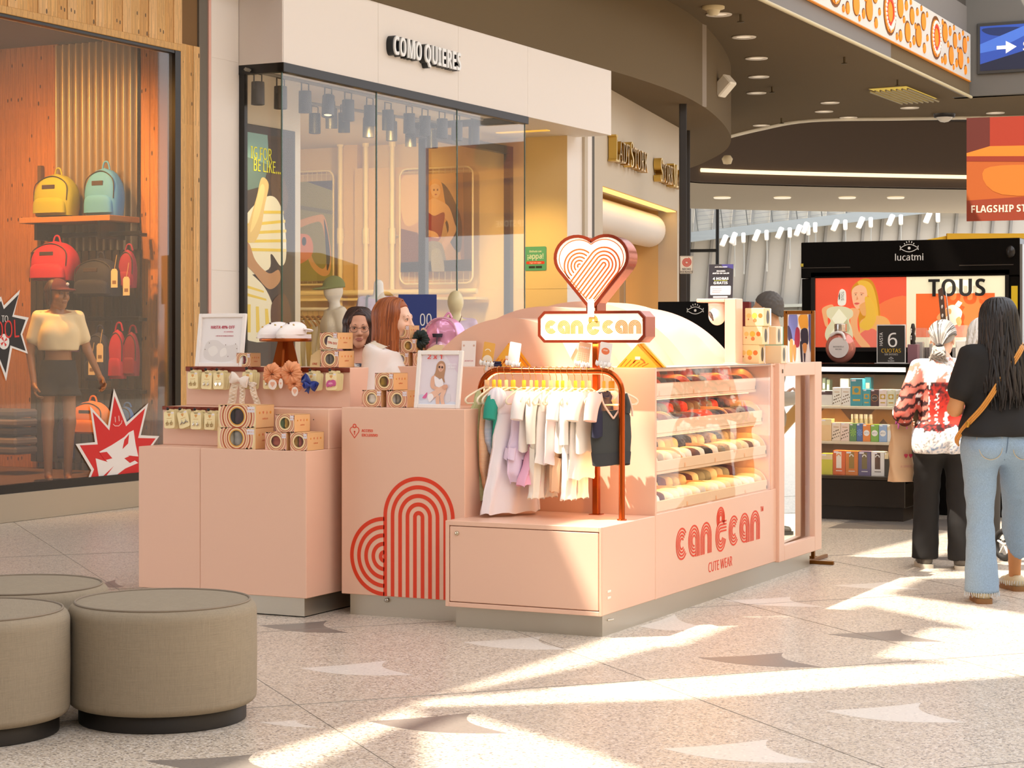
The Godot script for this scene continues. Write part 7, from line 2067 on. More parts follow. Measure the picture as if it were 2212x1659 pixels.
# == stone coloured shop beyond
func stone_shop() -> void:
	var so := m("c9bca6", 0.75)
	var a := inf(stk, 1283, 500, 0.0).x
	var b0 := inf(stk, 1302, 401.5, 0.0)
	var b1 := inf(stk, 1463, 455.6, 0.0)
	var hO: float = (b0.y + b1.y) / 2
	var e := inf(stk, 1471, 500, 0.0).x
	var wl := struct("wall_stone_front", nb().box(V(a - 0.5, 0, -0.3), V(b0.x, 4.7, 0.0)).box(V(b0.x, hO, -0.3), V(b1.x, 4.7, 0.0)).box(V(b1.x, 0, -0.3), V(e, 4.7, 0.0)), so, stk)
	struct("wall_stone_inside", nb().box(V(a - 0.5, 0, -3.2), V(e, 4.7, -3.0)).box(V(a - 0.6, 0, -3.0), V(b0.x, hO + 0.2, -0.3)).box(V(b1.x + 0.001, 0, -3.0), V(e, hO + 0.2, -0.3)).box(V(a - 0.5, hO + 0.001, -3.0), V(e, hO + 0.2, -0.3)), m("d9b67a", 0.7), stk)
	put("cove_light", nb().box(V(b0.x + 0.02, hO - 0.02, -0.16), V(b1.x - 0.02, hO - 0.008, -0.02)), glow("ffd27a", 2.0), wl)
	lamp_area("cove_lamp", stk * Transform3D(Basis.from_euler(V(-PI / 2, 0, 0)), V((b0.x + b1.x) / 2, hO - 0.04, -0.1)), Vector2(b1.x - b0.x - 0.2, 0.12), "ffc66a", 1.2)
	lamp_area("stone_shop_lamp", stk * Transform3D(Basis.from_euler(V(-PI / 2, 0, 0)), V((b0.x + b1.x) / 2, hO - 0.2, -1.8)), Vector2(2.0, 0.6), "ffbf62", 14.0)
	var rl := fthing(stk, "roller_cover", "rounded white roller cover above the doors of the stone coloured shop", "roller cover", V(b0.x, hO - 0.52, -0.42))
	var rm := nb()
	rm.t = Transform3D(Basis(V(0, 0, 1), Vector3.UP, V(-1, 0, 0)), V(b1.x - b0.x - 0.12, 0.22, 0))
	rm.prism(disc(0, 0, 0.26, 28), 0.0, b1.x - b0.x - 0.14)
	put("drum", rm, m("e6ddd0", 0.5), rl)
	var dz := -0.75
	var dh := hO - 0.6
	var al := m("a79d8c", 0.35, 0.6)
	var dr := struct("door_2", nb().box(V(b0.x, dh, dz - 0.05), V(b1.x, dh + 0.12, dz + 0.05)), al, stk)
	for px in [1306, 1345, 1377, 1388, 1420, 1458]:
		var p := inf(stk, px, 600, dz)
		put("door_post", nb().box(V(p.x - 0.05, 0, dz - 0.04), V(p.x + 0.05, dh, dz + 0.04), 0.006), al, dr)
	put("pane", nb().poly([V(b0.x, 0, dz), V(b1.x, 0, dz), V(b1.x, dh, dz), V(b0.x, dh, dz)]), glass("fff2dc", 0.06), dr)
	put("dark_jamb", nb().box(V(inf(stk, 1380, 600, dz).x, 0, dz - 0.3), V(inf(stk, 1384, 600, dz).x, dh, dz - 0.06)), m("2d2419"), dr)
	var ys := fthing(stk, "door_sticker", "round violet and white sticker on the stone shop's glass, above the heart sign", "sticker", inf(stk, 1311, 528, dz + 0.06))
	put("disc", nb().prism(disc(0, 0, 0.16, 24), 0, 0.004), m("f1eef2"), ys)
	put("swirl", nb().prism(disc(0, 0, 0.13, 24), 0.004, 0.006), m("4a3f9a"), ys)
	# gold letters
	var gd := m("b9903e", 0.25, 0.9)
	var gi := m("d8b45c", 0.3, 0.8)
	var kk := 0
	for q in [[1313, 1383, 320, 344, "LADY STORK", "L", 294], [1411, 1461, 366, 384, "STORK MAN", "S", 336]]:
		var p0 := inf(stk, q[0], q[2] + (6 if kk == 0 else 4), 0.0)
		var p1 := inf(stk, q[1], q[3] + 2, 0.0)
		var o := fthing(stk, "gold_sign", "gold raised letters reading %s on the stone coloured front" % q[4], "sign", V((p0.x + p1.x) / 2, (p0.y + p1.y) / 2, 0.0), "gold shop letters")
		var w := word(o, q[4], 0.27, gd, xf(V(0, -0.02, 0.06)), serif, 1.0, 0.10)
		var sx: float = (p1.x - p0.x) / w.mesh.get_aabb().size.x
		w.scale.x = sx
		var cw: float = w.mesh.get_aabb().size.x * sx
		for c in ([[0.0, "L"], [0.445, "S"]] if kk == 0 else [[0.0, "S"], [0.59, "M"]]):
			var b := word(o, c[1], 0.34, gi, xf(V(-cw / 2 + cw * c[0] + 0.06, 0.0, 0.065)), serif, sx * 0.9, 0.11, "tall_initial")
		kk += 1
	# dark posts and hydrant sign at the end of the front
	var pk := m("2b2622", 0.5)
	kk = 0
	for q in [[1475, 27.5, 0.05], [1484, 31.0, 0.045]]:
		var p := at(q[0], 732, q[1])
		var o := thing("dark_post", ["dark metal post beside the end of the stone coloured front", "thinner dark metal post left of the far glazing"][kk], "post", V(p.x, 0, p.z), YAW)
		put("shaft", nb().box(V(-q[2], 0, -q[2]), V(q[2], 4.75, q[2]), 0.006), pk, o)
		kk += 1
	var hs := at(1483, 572, 26.5)
	var ho := thing("hydrant_sign", "white NICHO HIDRANTE sign with a red spiral on the dark post", "sign", hs, YAW)
	put("plate", nb().prism(rrect(-0.09, -0.12, 0.09, 0.12, 0.012), -0.005, 0.0), m("efe8dc", 0.5), ho)
	put("border", nb().ribbon(rrect(-0.084, -0.114, 0.084, 0.114, 0.01), 0.004, 0, 0.001, true), m("5f5a54"), ho)
	var sp := PackedVector2Array()
	for i in 60: sp.append(Vector2(0.012 + 0.052 * i / 60.0, 0).rotated(i * 0.34) + Vector2(0, 0.035))
	put("spiral", nb().ribbon(sp, 0.011, 0, 0.002), m("d2402e"), ho)
	word(ho, "NICHO", 0.026, m("2a2725"), xf(V(0, -0.058, 0.001)), bold, 1.0, 0.001)
	word(ho, "HIDRANTE", 0.026, m("2a2725"), xf(V(0, -0.095, 0.001)), bold, 0.95, 0.001)

# == black perfume kiosk
func eye_logo(o: Node3D, c: Vector3, w: float, mat: Material) -> void:
	var mb := nb()
	var up := PackedVector2Array()
	var lo := PackedVector2Array()
	for i in 21:
		var t := i / 20.0
		up.append(Vector2((t - 0.5) * w, sin(t * PI) * w * 0.2))
		lo.append(Vector2((t - 0.5) * w, -sin(t * PI) * w * 0.2))
	mb.ribbon(up, w * 0.035, 0, 0.003).ribbon(lo, w * 0.035, 0, 0.003)
	mb.prism(disc(0, 0, w * 0.075, 16), 0, 0.003)
	for i in 5:
		var a := deg_to_rad(90 + (i - 2) * 24.0)
		mb.ribbon(pairs([cos(a) * w * 0.5 * 0.62, sin(a) * w * 0.3 , cos(a) * w * 0.5 * 0.74, sin(a) * w * 0.4]), w * 0.04, 0, 0.003)
	for s in [-1, 1]:
		mb.ribbon(pairs([s * w * 0.5, -w * 0.1, s * w * 0.47, w * 0.02, s * w * 0.5, w * 0.13]), w * 0.035, 0, 0.003)
	put("eye_symbol", mb, mat, o, c)
func perfume_kiosk() -> void:
	var bk := m("0b0908", 0.25)
	bk.metallic_specular = 0.25
	var zf := -14.95
	var hat := func(py: float) -> float: return onz(1860, py, zf).y
	var x0 := onz(1600, 900, zf).x
	var x1 := onz(1955, 900, zf).x
	var k := thing("perfume_kiosk", "glossy black perfume kiosk counter with lit glass shelves of boxed scents", "kiosk", V((x0 + x1) / 2, 0, zf - 0.5))
	var kl := func(x: float, y: float, z: float): return V(x - (x0 + x1) / 2, y, z - zf + 0.5)
	var hT: float = hat.call(789)
	put("plinth", nb().box(kl.call(x0, 0, zf - 0.1), kl.call(x1 - 0.04, 0.115, zf - 0.6)), m("2a2015", 0.4), k)
	put("lower_panel", nb().box(kl.call(x0, 0.112, zf), kl.call(x1, hat.call(1036), zf - 0.6), 0.004), m("211a12", 0.25), k)
	put("sill", nb().box(kl.call(x0, hat.call(1036), zf + 0.005), kl.call(x1, hat.call(1029), zf - 0.6), 0.003), m("4a4237", 0.3, 0.5), k)
	put("counter_top", nb().box(kl.call(x0, hat.call(793), zf + 0.01), kl.call(x1 + 1.2, hT + 0.012, zf - 0.95), 0.004), bk, k)
	put("light_bar", nb().box(kl.call(x0, hat.call(803), zf - 0.02), kl.call(x1, hat.call(793), zf - 0.001)), glow("fff6ea", 2.2), k)
	put("head_rail", nb().box(kl.call(x0, hat.call(809), zf - 0.03), kl.call(x1, hat.call(803), zf + 0.004)), bk, k)
	put("back_wall", nb().box(kl.call(x0, 0.3, zf - 0.42), kl.call(x1, hT, zf - 0.46)), m("7a5a36", 0.6), k)
	var zig := nb()
	for i in 6: zig.ribbon(pairs([x0 - (x0 + x1) / 2 + 0.42 * i, 0.62, x0 - (x0 + x1) / 2 + 0.42 * i + 0.21, 0.86, x0 - (x0 + x1) / 2 + 0.42 * (i + 1), 0.62]), 0.10, 0.082, 0.085)
	put("zigzag_pattern", zig, m("b98a4c", 0.6), k)
	put("end_wall", nb().box(kl.call(x1 - 0.012, 0.3, zf - 0.02), kl.call(x1, hT, zf - 0.6)), m("4a4034", 0.4), k)
	var shy := [hat.call(884), hat.call(961)]
	for y in shy: put("shelf", nb().box(kl.call(x0, y, zf - 0.04), kl.call(x1 - 0.013, y + 0.022, zf - 0.42), 0.003), m("d9cbb0", 0.3), k)
	put("pane", nb().poly([kl.call(x0, hat.call(1029), zf), kl.call(x1, hat.call(1029), zf), kl.call(x1, hat.call(809), zf), kl.call(x0, hat.call(809), zf)]), glass("fffdf5", 0.04), k)
	lamp_area("kiosk_light", Transform3D(Basis.from_euler(V(-PI / 2, 0, 0)), V((x0 + x1) / 2, hat.call(812), zf - 0.1)), Vector2(x1 - x0 - 0.1, 0.05), "fff0d8", 1.4)
	for y in shy: lamp_area("kiosk_shelf_light", Transform3D(Basis.from_euler(V(-PI / 2, 0, 0)), V((x0 + x1) / 2, y - 0.012, zf - 0.12)), Vector2(x1 - x0 - 0.1, 0.03), "ffd9a0", 0.7)
	# backboard with lightbox
	var zb := -15.75
	var b0 := onz(1732, 700, zb)
	var b1 := onz(2204, 700, zb)
	var bt := onz(1966, 519, zb).y
	var b := thing("lightbox_wall", "tall black kiosk backboard with the lucatmi eye logo and a glowing perfume poster", "display board", V((b0.x + b1.x) / 2, 0, zb))
	var bw := (b1.x - b0.x) / 2
	put("board", nb().box(V(-bw, 0, -0.35), V(bw, bt - 0.3, 0), 0.005), bk, b)
	put("header", nb().box(V(-bw, bt - 0.297, -0.36), V(bw, bt, 0.02), 0.005), bk, b)
	put("side_edge", nb().box(V(bw, 0.5, -0.3), V(bw + 0.02, bt - 0.05, 0.015)), m("8f8f8a", 0.3, 0.6), b)
	for q in [[-bw + 0.005, -bw + 0.42], [bw - 0.48, bw - 0.05]]: put("groove", nb().box(V(q[0], bt - 0.215, 0.0195), V(q[1], bt - 0.208, 0.022)), m("3b342d", 0.3), b)
	put("clip", nb().box(V(-bw - 0.003, bt - 0.2, 0.0), V(-bw + 0.02, bt - 0.175, 0.024)), m("e0c84a"), b)
	put("spotlight", nb().ell(V(bw - 0.07, bt - 0.11, 0.03), V(0.04, 0.05, 0.03), 14), m("2c2825", 0.25, 0.4), b)
	put("price_tag", nb().box(V(bw - 0.07, bt - 0.58, 0.0), V(bw - 0.02, bt - 0.38, 0.004)), m("f0c81e"), b)
	put("price_tag", nb().box(V(bw - 0.07, bt - 0.63, 0.0), V(bw - 0.02, bt - 0.58, 0.004)), m("f2efe8"), b)
	var wt := m("efebe4", 0.5)
	var ec := onz(1964, 536, zb + 0.02)
	eye_logo(b, V(ec.x - b.position.x, ec.y, 0.02), 0.15, wt)
	word(b, "lucatmi", 0.052, wt, xf(V(ec.x - b.position.x, onz(1964, 556, zb).y, 0.022)), plainf, 1.0, 0.004)
	var s0 := onz(1762, 750, zb)
	var s1 := onz(2172, 591, zb)
	var sw := s1.x - s0.x
	var sh := s1.y - s0.y
	put("screen_frame", nb().box(V(s0.x - b.position.x - 0.035, s0.y - 0.035, 0), V(s1.x - b.position.x + 0.035, s0.y, 0.02)).box(V(s0.x - b.position.x - 0.035, s1.y, 0), V(s1.x - b.position.x + 0.035, s1.y + 0.03, 0.02)).box(V(s0.x - b.position.x - 0.035, s0.y, 0), V(s0.x - b.position.x, s1.y, 0.02)).box(V(s1.x - b.position.x, s0.y, 0), V(s1.x - b.position.x + 0.03, s1.y, 0.02)), m("0d0b0a", 0.3), b)
	# lightbox print: a blonde woman holding a faceted bottle; then the name on cream
	printed(b, "lit_print", sw, sh, [["e8583a", pairs([0, 0, 0.49, 0, 0.49, 1, 0, 1])], ["ec7440", blobby([0.3, 0.5, 0.5, 0.3, 0.52, 0.9, 0.3, 1.02])], ["f3e9c4", pairs([0.49, 0, 1, 0, 1, 1, 0.49, 1])], ["ee6a2e", pairs([0.54, 0.26, 0.947, 0.26, 0.947, 0.86, 0.54, 0.86])],
		["c98a1e", blobby([0.2, 0.16, 0.25, 0.05, 0.3, 0.06, 0.33, 0.2, 0.345, 0.4, 0.35, 0.6, 0.33, 0.78, 0.28, 0.8, 0.24, 0.72, 0.23, 0.5, 0.2, 0.3])], ["e3b03a", blobby([0.23, 0.1, 0.27, 0.07, 0.31, 0.15, 0.335, 0.4, 0.34, 0.62, 0.31, 0.7, 0.3, 0.5, 0.29, 0.3])],
		["edb487", blobby([0.2, 0.2, 0.24, 0.13, 0.275, 0.18, 0.28, 0.34, 0.25, 0.44, 0.225, 0.46, 0.205, 0.38])], ["e2a35c", blobby([0.24, 0.42, 0.29, 0.36, 0.3, 0.5, 0.26, 0.56])], ["e8a95c", blobby([0.25, 0.62, 0.34, 0.56, 0.395, 0.62, 0.41, 0.8, 0.39, 1.02, 0.22, 1.02, 0.24, 0.8])], ["e2705a", blobby([0.24, 0.82, 0.3, 0.74, 0.34, 0.8, 0.38, 1.02, 0.2, 1.02])],
		["e2b23e", blobby([0.27, 0.3, 0.31, 0.36, 0.33, 0.6, 0.29, 0.76, 0.24, 0.7, 0.275, 0.55])], ["e9a870", blobby([0.19, 0.46, 0.24, 0.48, 0.23, 0.62, 0.24, 0.8, 0.3, 1.0, 0.26, 1.02, 0.2, 0.8, 0.19, 0.6])], ["e9a870", blobby([0.04, 0.45, 0.09, 0.4, 0.1, 0.46, 0.07, 0.58, 0.07, 0.7, 0.055, 0.7, 0.04, 0.55])],
		["d9d2a8", blobby([0.065, 0.47, 0.1, 0.43, 0.155, 0.43, 0.2, 0.48, 0.205, 0.56, 0.185, 0.62, 0.2, 0.75, 0.205, 0.88, 0.18, 0.96, 0.09, 0.96, 0.055, 0.86, 0.06, 0.74, 0.085, 0.63, 0.065, 0.56])], ["efe9c8", pairs([0.13, 0.46, 0.175, 0.6, 0.13, 0.74, 0.09, 0.6])], ["efe9c8", pairs([0.13, 0.66, 0.18, 0.8, 0.13, 0.94, 0.085, 0.8])], ["b9b48a", pairs([0.175, 0.6, 0.19, 0.74, 0.18, 0.8, 0.13, 0.74])],
		["e9e6d4", blobby([0.125, 0.4, 0.13, 0.24, 0.14, 0.19, 0.155, 0.19, 0.168, 0.24, 0.165, 0.4], 4)], ["5b5648", pairs([0.128, 0.28, 0.136, 0.22, 0.136, 0.32, 0.13, 0.34])], ["3c2a20", disc(0.221, 0.265, 0.006, 8, 0.6)], ["3c2a20", disc(0.252, 0.265, 0.006, 8, 0.6)], ["b9764e", pairs([0.213, 0.24, 0.23, 0.235, 0.23, 0.243, 0.213, 0.248])], ["b9764e", pairs([0.245, 0.236, 0.266, 0.244, 0.266, 0.252, 0.245, 0.243])], ["d05a50", blobby([0.213, 0.39, 0.225, 0.375, 0.243, 0.385, 0.228, 0.405], 4)], ["cf8d5c", pairs([0.229, 0.28, 0.235, 0.33, 0.225, 0.34])],
		["f3e2c2", blobby([0.68, 0.62, 0.7, 0.46, 0.74, 0.42, 0.78, 0.5, 0.775, 0.6, 0.76, 0.68, 0.7, 0.72], 5)], ["f1efd8", pairs([0.745, 0.42, 0.762, 0.36, 0.783, 0.39, 0.768, 0.45])], ["e7a060", blobby([0.65, 0.6, 0.68, 0.5, 0.72, 0.47, 0.725, 0.53, 0.7, 0.58, 0.69, 0.66])], ["e7a060", blobby([0.75, 0.62, 0.77, 0.58, 0.78, 0.66, 0.765, 0.72])]], xf(V(s0.x - b.position.x + sw / 2, s0.y + sh / 2, 0.004)), 0.95, 0.5, 0.0006)
	var tc := onz(2069, 622, zb)
	var tw := word(b, "TOUS", onz(2069, 604, zb).y - onz(2069, 641, zb).y, m("1c1917", 0.5), xf(V(tc.x - b.position.x, tc.y, 0.03)), bold, 1.0, 0.004)
	tw.scale.x = (onz(2130, 622, zb).x - onz(2007, 622, zb).x) / tw.mesh.get_aabb().size.x
	word(b, "TOUS", 0.022, m("6a6654", 0.5), xf(V(s0.x - b.position.x + sw * 0.152, s0.y + sh * 0.72, 0.03), 0, 0, -PI / 2), plainf, 1.0, 0.002)
	# second low counter section with the eye, behind the arched canopy
	var zl := -15.3
	var l0 := onz(1421, 652, zl)
	var l1 := onz(1604, 652, zl)
	var e := thing("eye_counter", "black counter front with a white eye logo behind the pink arches", "counter", V((l0.x + l1.x) / 2, 0, zl))
	var lw := (l1.x - l0.x) / 2
	put("front", nb().box(V(-lw, 0.1, -0.3), V(lw, l0.y, 0), 0.004), bk, e)
	put("plinth", nb().box(V(-lw + 0.05, 0, -0.28), V(lw - 0.05, 0.1, -0.03)), m("2a2015"), e)
	var ey := onz(1502, 668, zl)
	eye_logo(e, V(ey.x - e.position.x, ey.y - 0.01, 0.001), 0.145, wt)
	var rp := thing("red_panel", "dark red panel with a white lower half beside the pink post", "panel", V(onz(1603, 700, -15.2).x, 0, -15.22))
	put("red_part", nb().box(V(-0.06, 1.21, -0.05), V(0.055, onz(1603, 652, -15.2).y, 0), 0.003), m("7e1a16", 0.4), rp)
	put("white_part", nb().box(V(-0.06, 0.0, -0.05), V(0.055, 1.207, 0), 0.003), m("cfc8c2", 0.4), rp)
	# goods on the counter
	var zc := zf - 0.25
	var cy := hT + 0.0125
	var gb := thing("perfume_bottle", "large round rose coloured perfume bottle with a ribbon on the black counter", "bottle", V(onz(1816, 790, zc).x, cy, zc))
	var R := (onz(1848, 750, zc).x - onz(1783, 750, zc).x) / 2
	var rose := m("d98a78", 0.12, 0.35)
	var pr := []
	for i in 19:
		var a := lerpf(-78, 78, i / 18.0)
		pr.append([R * cos(deg_to_rad(a)), R * 1.02 + R * 1.02 * sin(deg_to_rad(a))])
	pr.push_front([0.0, pr[0][1]])
	pr.append([0.0, pr[-1][1]])
	var gm := nb()
	gm.t = Transform3D(Basis.from_scale(V(1, 1.0, 0.45)), V(0, -R * 0.01, 0))
	put("glass_body", gm.lathe(pr, 36), rose, gb)
	put("label", nb().prism(disc(0, R * 1.0, R * 0.66, 28), R * 0.40, R * 0.475), m("eadfd6", 0.4), gb)
	word(gb, "MADEMOISELLE", 0.011, m("6f625c"), xf(V(0, R * 1.06, R * 0.478)), plainf, 0.8, 0.001)
	word(gb, "ROCHAS", 0.011, m("6f625c"), xf(V(0, R * 0.9, R * 0.478)), plainf, 0.9, 0.001)
	put("cap", nb().lathe([[0.0, R * 2.0], [R * 0.38, R * 2.0], [R * 0.4, R * 2.05], [R * 0.4, R * 2.5], [R * 0.36, R * 2.54], [0.0, R * 2.54]], 24), m("d8d2cc", 0.12, 0.9), gb)
	put("ribbon", nb().tube(smooth_open([V(-0.075, R * 1.75, 0.03), V(-0.02, R * 1.98, 0.045), V(0.03, R * 1.9, 0.05), V(0.05, R * 1.5, 0.055)], 6), 0.012, 6), m("f3ece6", 0.5), gb)
	var cq := thing("instalments_sign", "dark acrylic stand reading HASTA 6 CUOTAS on the black counter", "sign", V(onz(1925, 790, zf - 0.12).x, cy, zf - 0.12))
	var cw := (onz(1957, 750, zf - 0.12).x - onz(1894, 750, zf - 0.12).x) / 2
	var ch := onz(1925, 701, zf - 0.12).y - cy
	put("acrylic", nb().box(V(-cw, 0, -0.004), V(cw, ch, 0.0), 0.001).box(V(-cw - 0.01, 0, -0.06), V(cw + 0.01, 0.005, 0.03), 0.001), m("d9d4ce", 0.15), cq)
	put("card", nb().box(V(-cw + 0.008, 0.01, 0), V(cw - 0.008, ch - 0.008, 0.0015)), m("2b2825", 0.4), cq)
	word(cq, "6", ch * 0.36, wt, xf(V(cw * 0.1, ch * 0.6, 0.002)), plainf, 1.05, 0.001)
	word(cq, "CUOTAS", ch * 0.1, m("e0b21e"), xf(V(0.0, ch * 0.33, 0.002)), plainf, 1.0, 0.001)
	word(cq, "SIN INTERÉS", ch * 0.045, m("c9c2b8"), xf(V(0, ch * 0.235, 0.002)), plainf, 1.0, 0.001)
	word(cq, "HASTA", ch * 0.085, wt, xf(V(-cw * 0.68, ch * 0.62, 0.002), 0, 0, PI / 2), plainf, 1.0, 0.001)
	eye_logo(cq, V(0, ch * 0.13, 0.0015), cw * 0.3, wt)
	word(cq, "lucatmi", ch * 0.035, wt, xf(V(0, ch * 0.07, 0.002)), plainf, 1.0, 0.001)
	var pbx := thing("tester_box", "mauve tester box with a small patterned bottle on it, left of the grey-haired lady", "box", V(onz(1971, 790, zc).x, cy, zc))
	put("carton", nb().box(V(-0.04, 0, -0.07), V(0.04, 0.15, 0), 0.003), m("9c7078", 0.4), pbx)
	var bb := thing("patterned_bottle", "small black and white patterned bottle on the mauve tester box", "bottle", V(pbx.position.x - 0.005, cy + 0.1505, zc - 0.035))
	put("glass_body", nb().lathe([[0.0, 0.0], [0.02, 0.0], [0.022, 0.06], [0.014, 0.09], [0.02, 0.12], [0.012, 0.16], [0.0, 0.165]], 16), m("2b2826", 0.2), bb)
	for i in 6: put("white_fleck", nb().ell(V(0.018 * cos(i * 2.1), 0.025 + 0.018 * i, 0.019 * absf(sin(i * 2.1)) + 0.003), V(0.006, 0.01, 0.004), 8), wt, bb)
	var tcd := thing("tilted_card", "tall black tilted display card in front of the glowing TOUS poster", "sign card", V(onz(2040, 700, zc - 0.2).x, cy + 0.24, zc - 0.2), -0.9)
	tcd.rotation.z = 0.22
	put("card", nb().box(V(-0.045, 0.0, -0.004), V(0.045, 0.36, 0.0), 0.001), m("24211f", 0.4), tcd)
	put("strut", nb().prism(pairs([-0.02, 0.0, 0.02, 0.0, 0.0, 0.34]), -0.05, -0.045), m("cfc9c4", 0.3), tcd)
	for i in 4: put("white_fleck", nb().ell(V(-0.01 + 0.008 * i, 0.07 + 0.07 * i, 0.001), V(0.02, 0.016, 0.002), 8), m("8f8a86"), tcd)
	var ar := thing("acrylic_rack", "clear acrylic rack of scents on the counter behind the grey-haired lady", "rack", V(onz(2030, 790, zc - 0.2).x, cy, zc - 0.2))
	for q in [[-0.22, -0.12, 0.28], [-0.11, 0.05, 0.26], [0.1, 0.22, 0.3]]:
		put("clear_box", nb().box(V(q[0], 0, -0.1), V(q[1], q[2], 0.0), 0.002), glass("f4f1ec", 0.12, "acr"), ar)
		put("bottle", nb().box(V(q[0] + 0.02, 0.004, -0.08), V(q[1] - 0.02, q[2] * 0.6, -0.02), 0.006), m("d9d6cc", 0.15, 0.3), ar)
	var pk := thing("flacon", "clear flacon with a round metal stopper near the white-haired shopper", "bottle", V(onz(2112, 790, zc - 0.3).x, cy, zc - 0.3))
	put("glass_body", nb().box(V(-0.045, 0, -0.04), V(0.045, 0.22, 0.04), 0.01), m("e3d9b4", 0.08, 0.2), pk)
	put("stopper", nb().ell(V(0, 0.285, 0), V(0.036, 0.036, 0.036), 14).tube([V(0, 0.21, 0), V(0, 0.27, 0)], 0.016, 10), m("b59a5a", 0.1, 0.9), pk)
	for q in [["red_gift_box", "red gift box on the black counter beside the bronze picture stand", 1684, 750, 0.1, 0.1, "b3161c", 0.12], ["dark_gift_box", "dark violet box with a white label beside the bronze picture stand", 1684, 776, 0.1, 0.0, "2b2140", 0.105], ["leaf_box", "grey green box with a white leaf pattern behind the cream boxes", 1672, 776, 0.06, 0.0, "53604f", 0.30]]:
		var o := thing(q[0], q[1], "box", V(onz(q[2], 776, zc - (0.0 if q[0] != "leaf_box" else 0.15)).x, cy + (0.106 if q[0] == "red_gift_box" else 0.0), zc - (0.0 if q[0] != "leaf_box" else 0.15)))
		put("carton", nb().box(V(-q[4] * 0.7, 0, -0.08), V(q[4] * 0.7, q[7], 0), 0.003), m(q[6], 0.35), o)
		put("label", nb().box(V(-0.01, q[7] * 0.3, 0), V(0.03, q[7] * 0.6, 0.001)), m("e6e2ea"), o)
	# boxed scents behind the glass
	var bi := 0
	var sp := [shy[0] + 0.022, shy[1] + 0.022, hat.call(1029)]
	var rows := [
		[[208, 322, 350, "e4dfd6", "w", "white box with a dark brown top, far left"], [325, 402, 322, "ece6d8", "d", "white box with gold dots, left of a pair"], [404, 484, 320, "ece6dc", "d", "white box with dark dots, right of a pair"], [485, 594, 240, "2f93a0", "g", "tall teal box with a gold emblem"], [596, 664, 333, "2f98a4", "g", "small teal box with a gold emblem"], [667, 737, 336, "4a2226", "4", "maroon box with a round 4711 badge"], [740, 810, 334, "ead6cf", "g", "pale pink box with a gold emblem"], [813, 884, 334, "dfdcc0", "g", "pale green box with a gold emblem"], [888, 950, 334, "e2d8c4", "g", "cream box with a gold emblem, far right"]],
		[[218, 315, 606, "ecc892", "w", "cream and amber box, far left"], [318, 395, 637, "ecd9c2", "d", "cream dotted box, left of a pair"], [398, 474, 637, "ecd4c4", "d", "pale pink dotted box, right of a pair"], [478, 538, 642, "5d8a54", "b", "dark box with a green burst"], [541, 594, 642, "4a6aa0", "b", "dark box with a blue burst"], [596, 664, 648, "e88a3a", "4", "orange box with a white 4711 roundel"], [667, 738, 648, "7fb24a", "4", "green leafy box with a white 4711 roundel"], [741, 812, 648, "9ab4d8", "4", "pale blue box with a white 4711 roundel"], [815, 850, 655, "ece7de", "w", "narrow white box, far right"]],
		[[222, 325, 918, "d8cf3c", "w", "yellow green box, far left"], [328, 438, 888, "e06a2a", "h", "orange red box with a white panel"], [441, 552, 890, "dd7f2c", "h", "orange box with an olive panel"], [556, 668, 890, "6a5f82", "h", "violet grey box with an olive panel"], [672, 788, 890, "ece7df", "h", "white box with a brown panel"], [791, 826, 892, "3a3222", "w", "narrow dark box, far right"]]]
	var rn := ["top", "middle", "bottom"]
	for r in 3:
		for q in rows[r]:
			var zx := zf - 0.075
			var xa := onz(1720 + q[0] / 4.147, 900, zx).x
			var xb := onz(1720 + q[1] / 4.147, 900, zx).x
			var yt := onz(1850, 760 + q[2] / 4.147, zx).y
			var w := xb - xa
			var h: float = yt - sp[r]
			var o := thing("perfume_box", "%s on the %s shelf of the perfume kiosk" % [q[5], rn[r]], "box", V((xa + xb) / 2, sp[r], zx), 0.0, "boxed scents behind glass")
			put("carton", nb().box(V(-w / 2, 0, -0.09), V(w / 2, h, 0), 0.002), m(q[3], 0.35), o)
			put("price_label", nb().box(V(-w * 0.42, h * 0.9, 0), V(-w * 0.05, h * 0.97, 0.001)), m("efeaf0"), o)
			match q[4]:
				"w":
					put("band", nb().box(V(-w / 2, h * 0.72, 0), V(w / 2, h * 0.98, 0.0006)), m("4a2c2a" if r == 0 else "e9d4a4"), o)
				"d":
					var d := nb()
					for i in 16: d.prism(disc((fmod(i * 0.37, 1.0) - 0.5) * w * 0.85, h * (0.12 + fmod(i * 0.23, 0.5)), 0.005, 6), 0, 0.0006)
					put("dots", d, m("6f5a3a"), o)
					put("name_line", nb().box(V(-w * 0.3, h * 0.74, 0), V(w * 0.3, h * 0.77, 0.0006)), m("b8863a"), o)
				"g":
					put("emblem", nb().box(V(-w * 0.34, h * 0.42, 0), V(w * 0.34, h * 0.72, 0.0006)), m("c9a23a", 0.4, 0.4), o)
					put("emblem_centre", nb().prism(disc(0, h * 0.57, w * 0.2, 12), 0.0006, 0.0012), m(q[3]), o)
					put("name_line", nb().box(V(-w * 0.3, h * 0.18, 0), V(w * 0.3, h * 0.25, 0.0006)), m("c9a23a"), o)
				"4":
					put("roundel", nb().prism(disc(0, h * 0.5, w * 0.38, 20), 0, 0.0008), m("2a1517" if r == 0 else "f4f1ea"), o)
					word(o, "4711", w * 0.2, m("efe6d4") if r == 0 else m("6a6a8a"), xf(V(0, h * 0.5, 0.0013)), plainf, 1.0, 0.0008)
					if r == 0: put("ring", nb().ribbon(disc(0, h * 0.5, w * 0.43, 20), 0.004, 0, 0.0008, true), m("b5793a"), o)
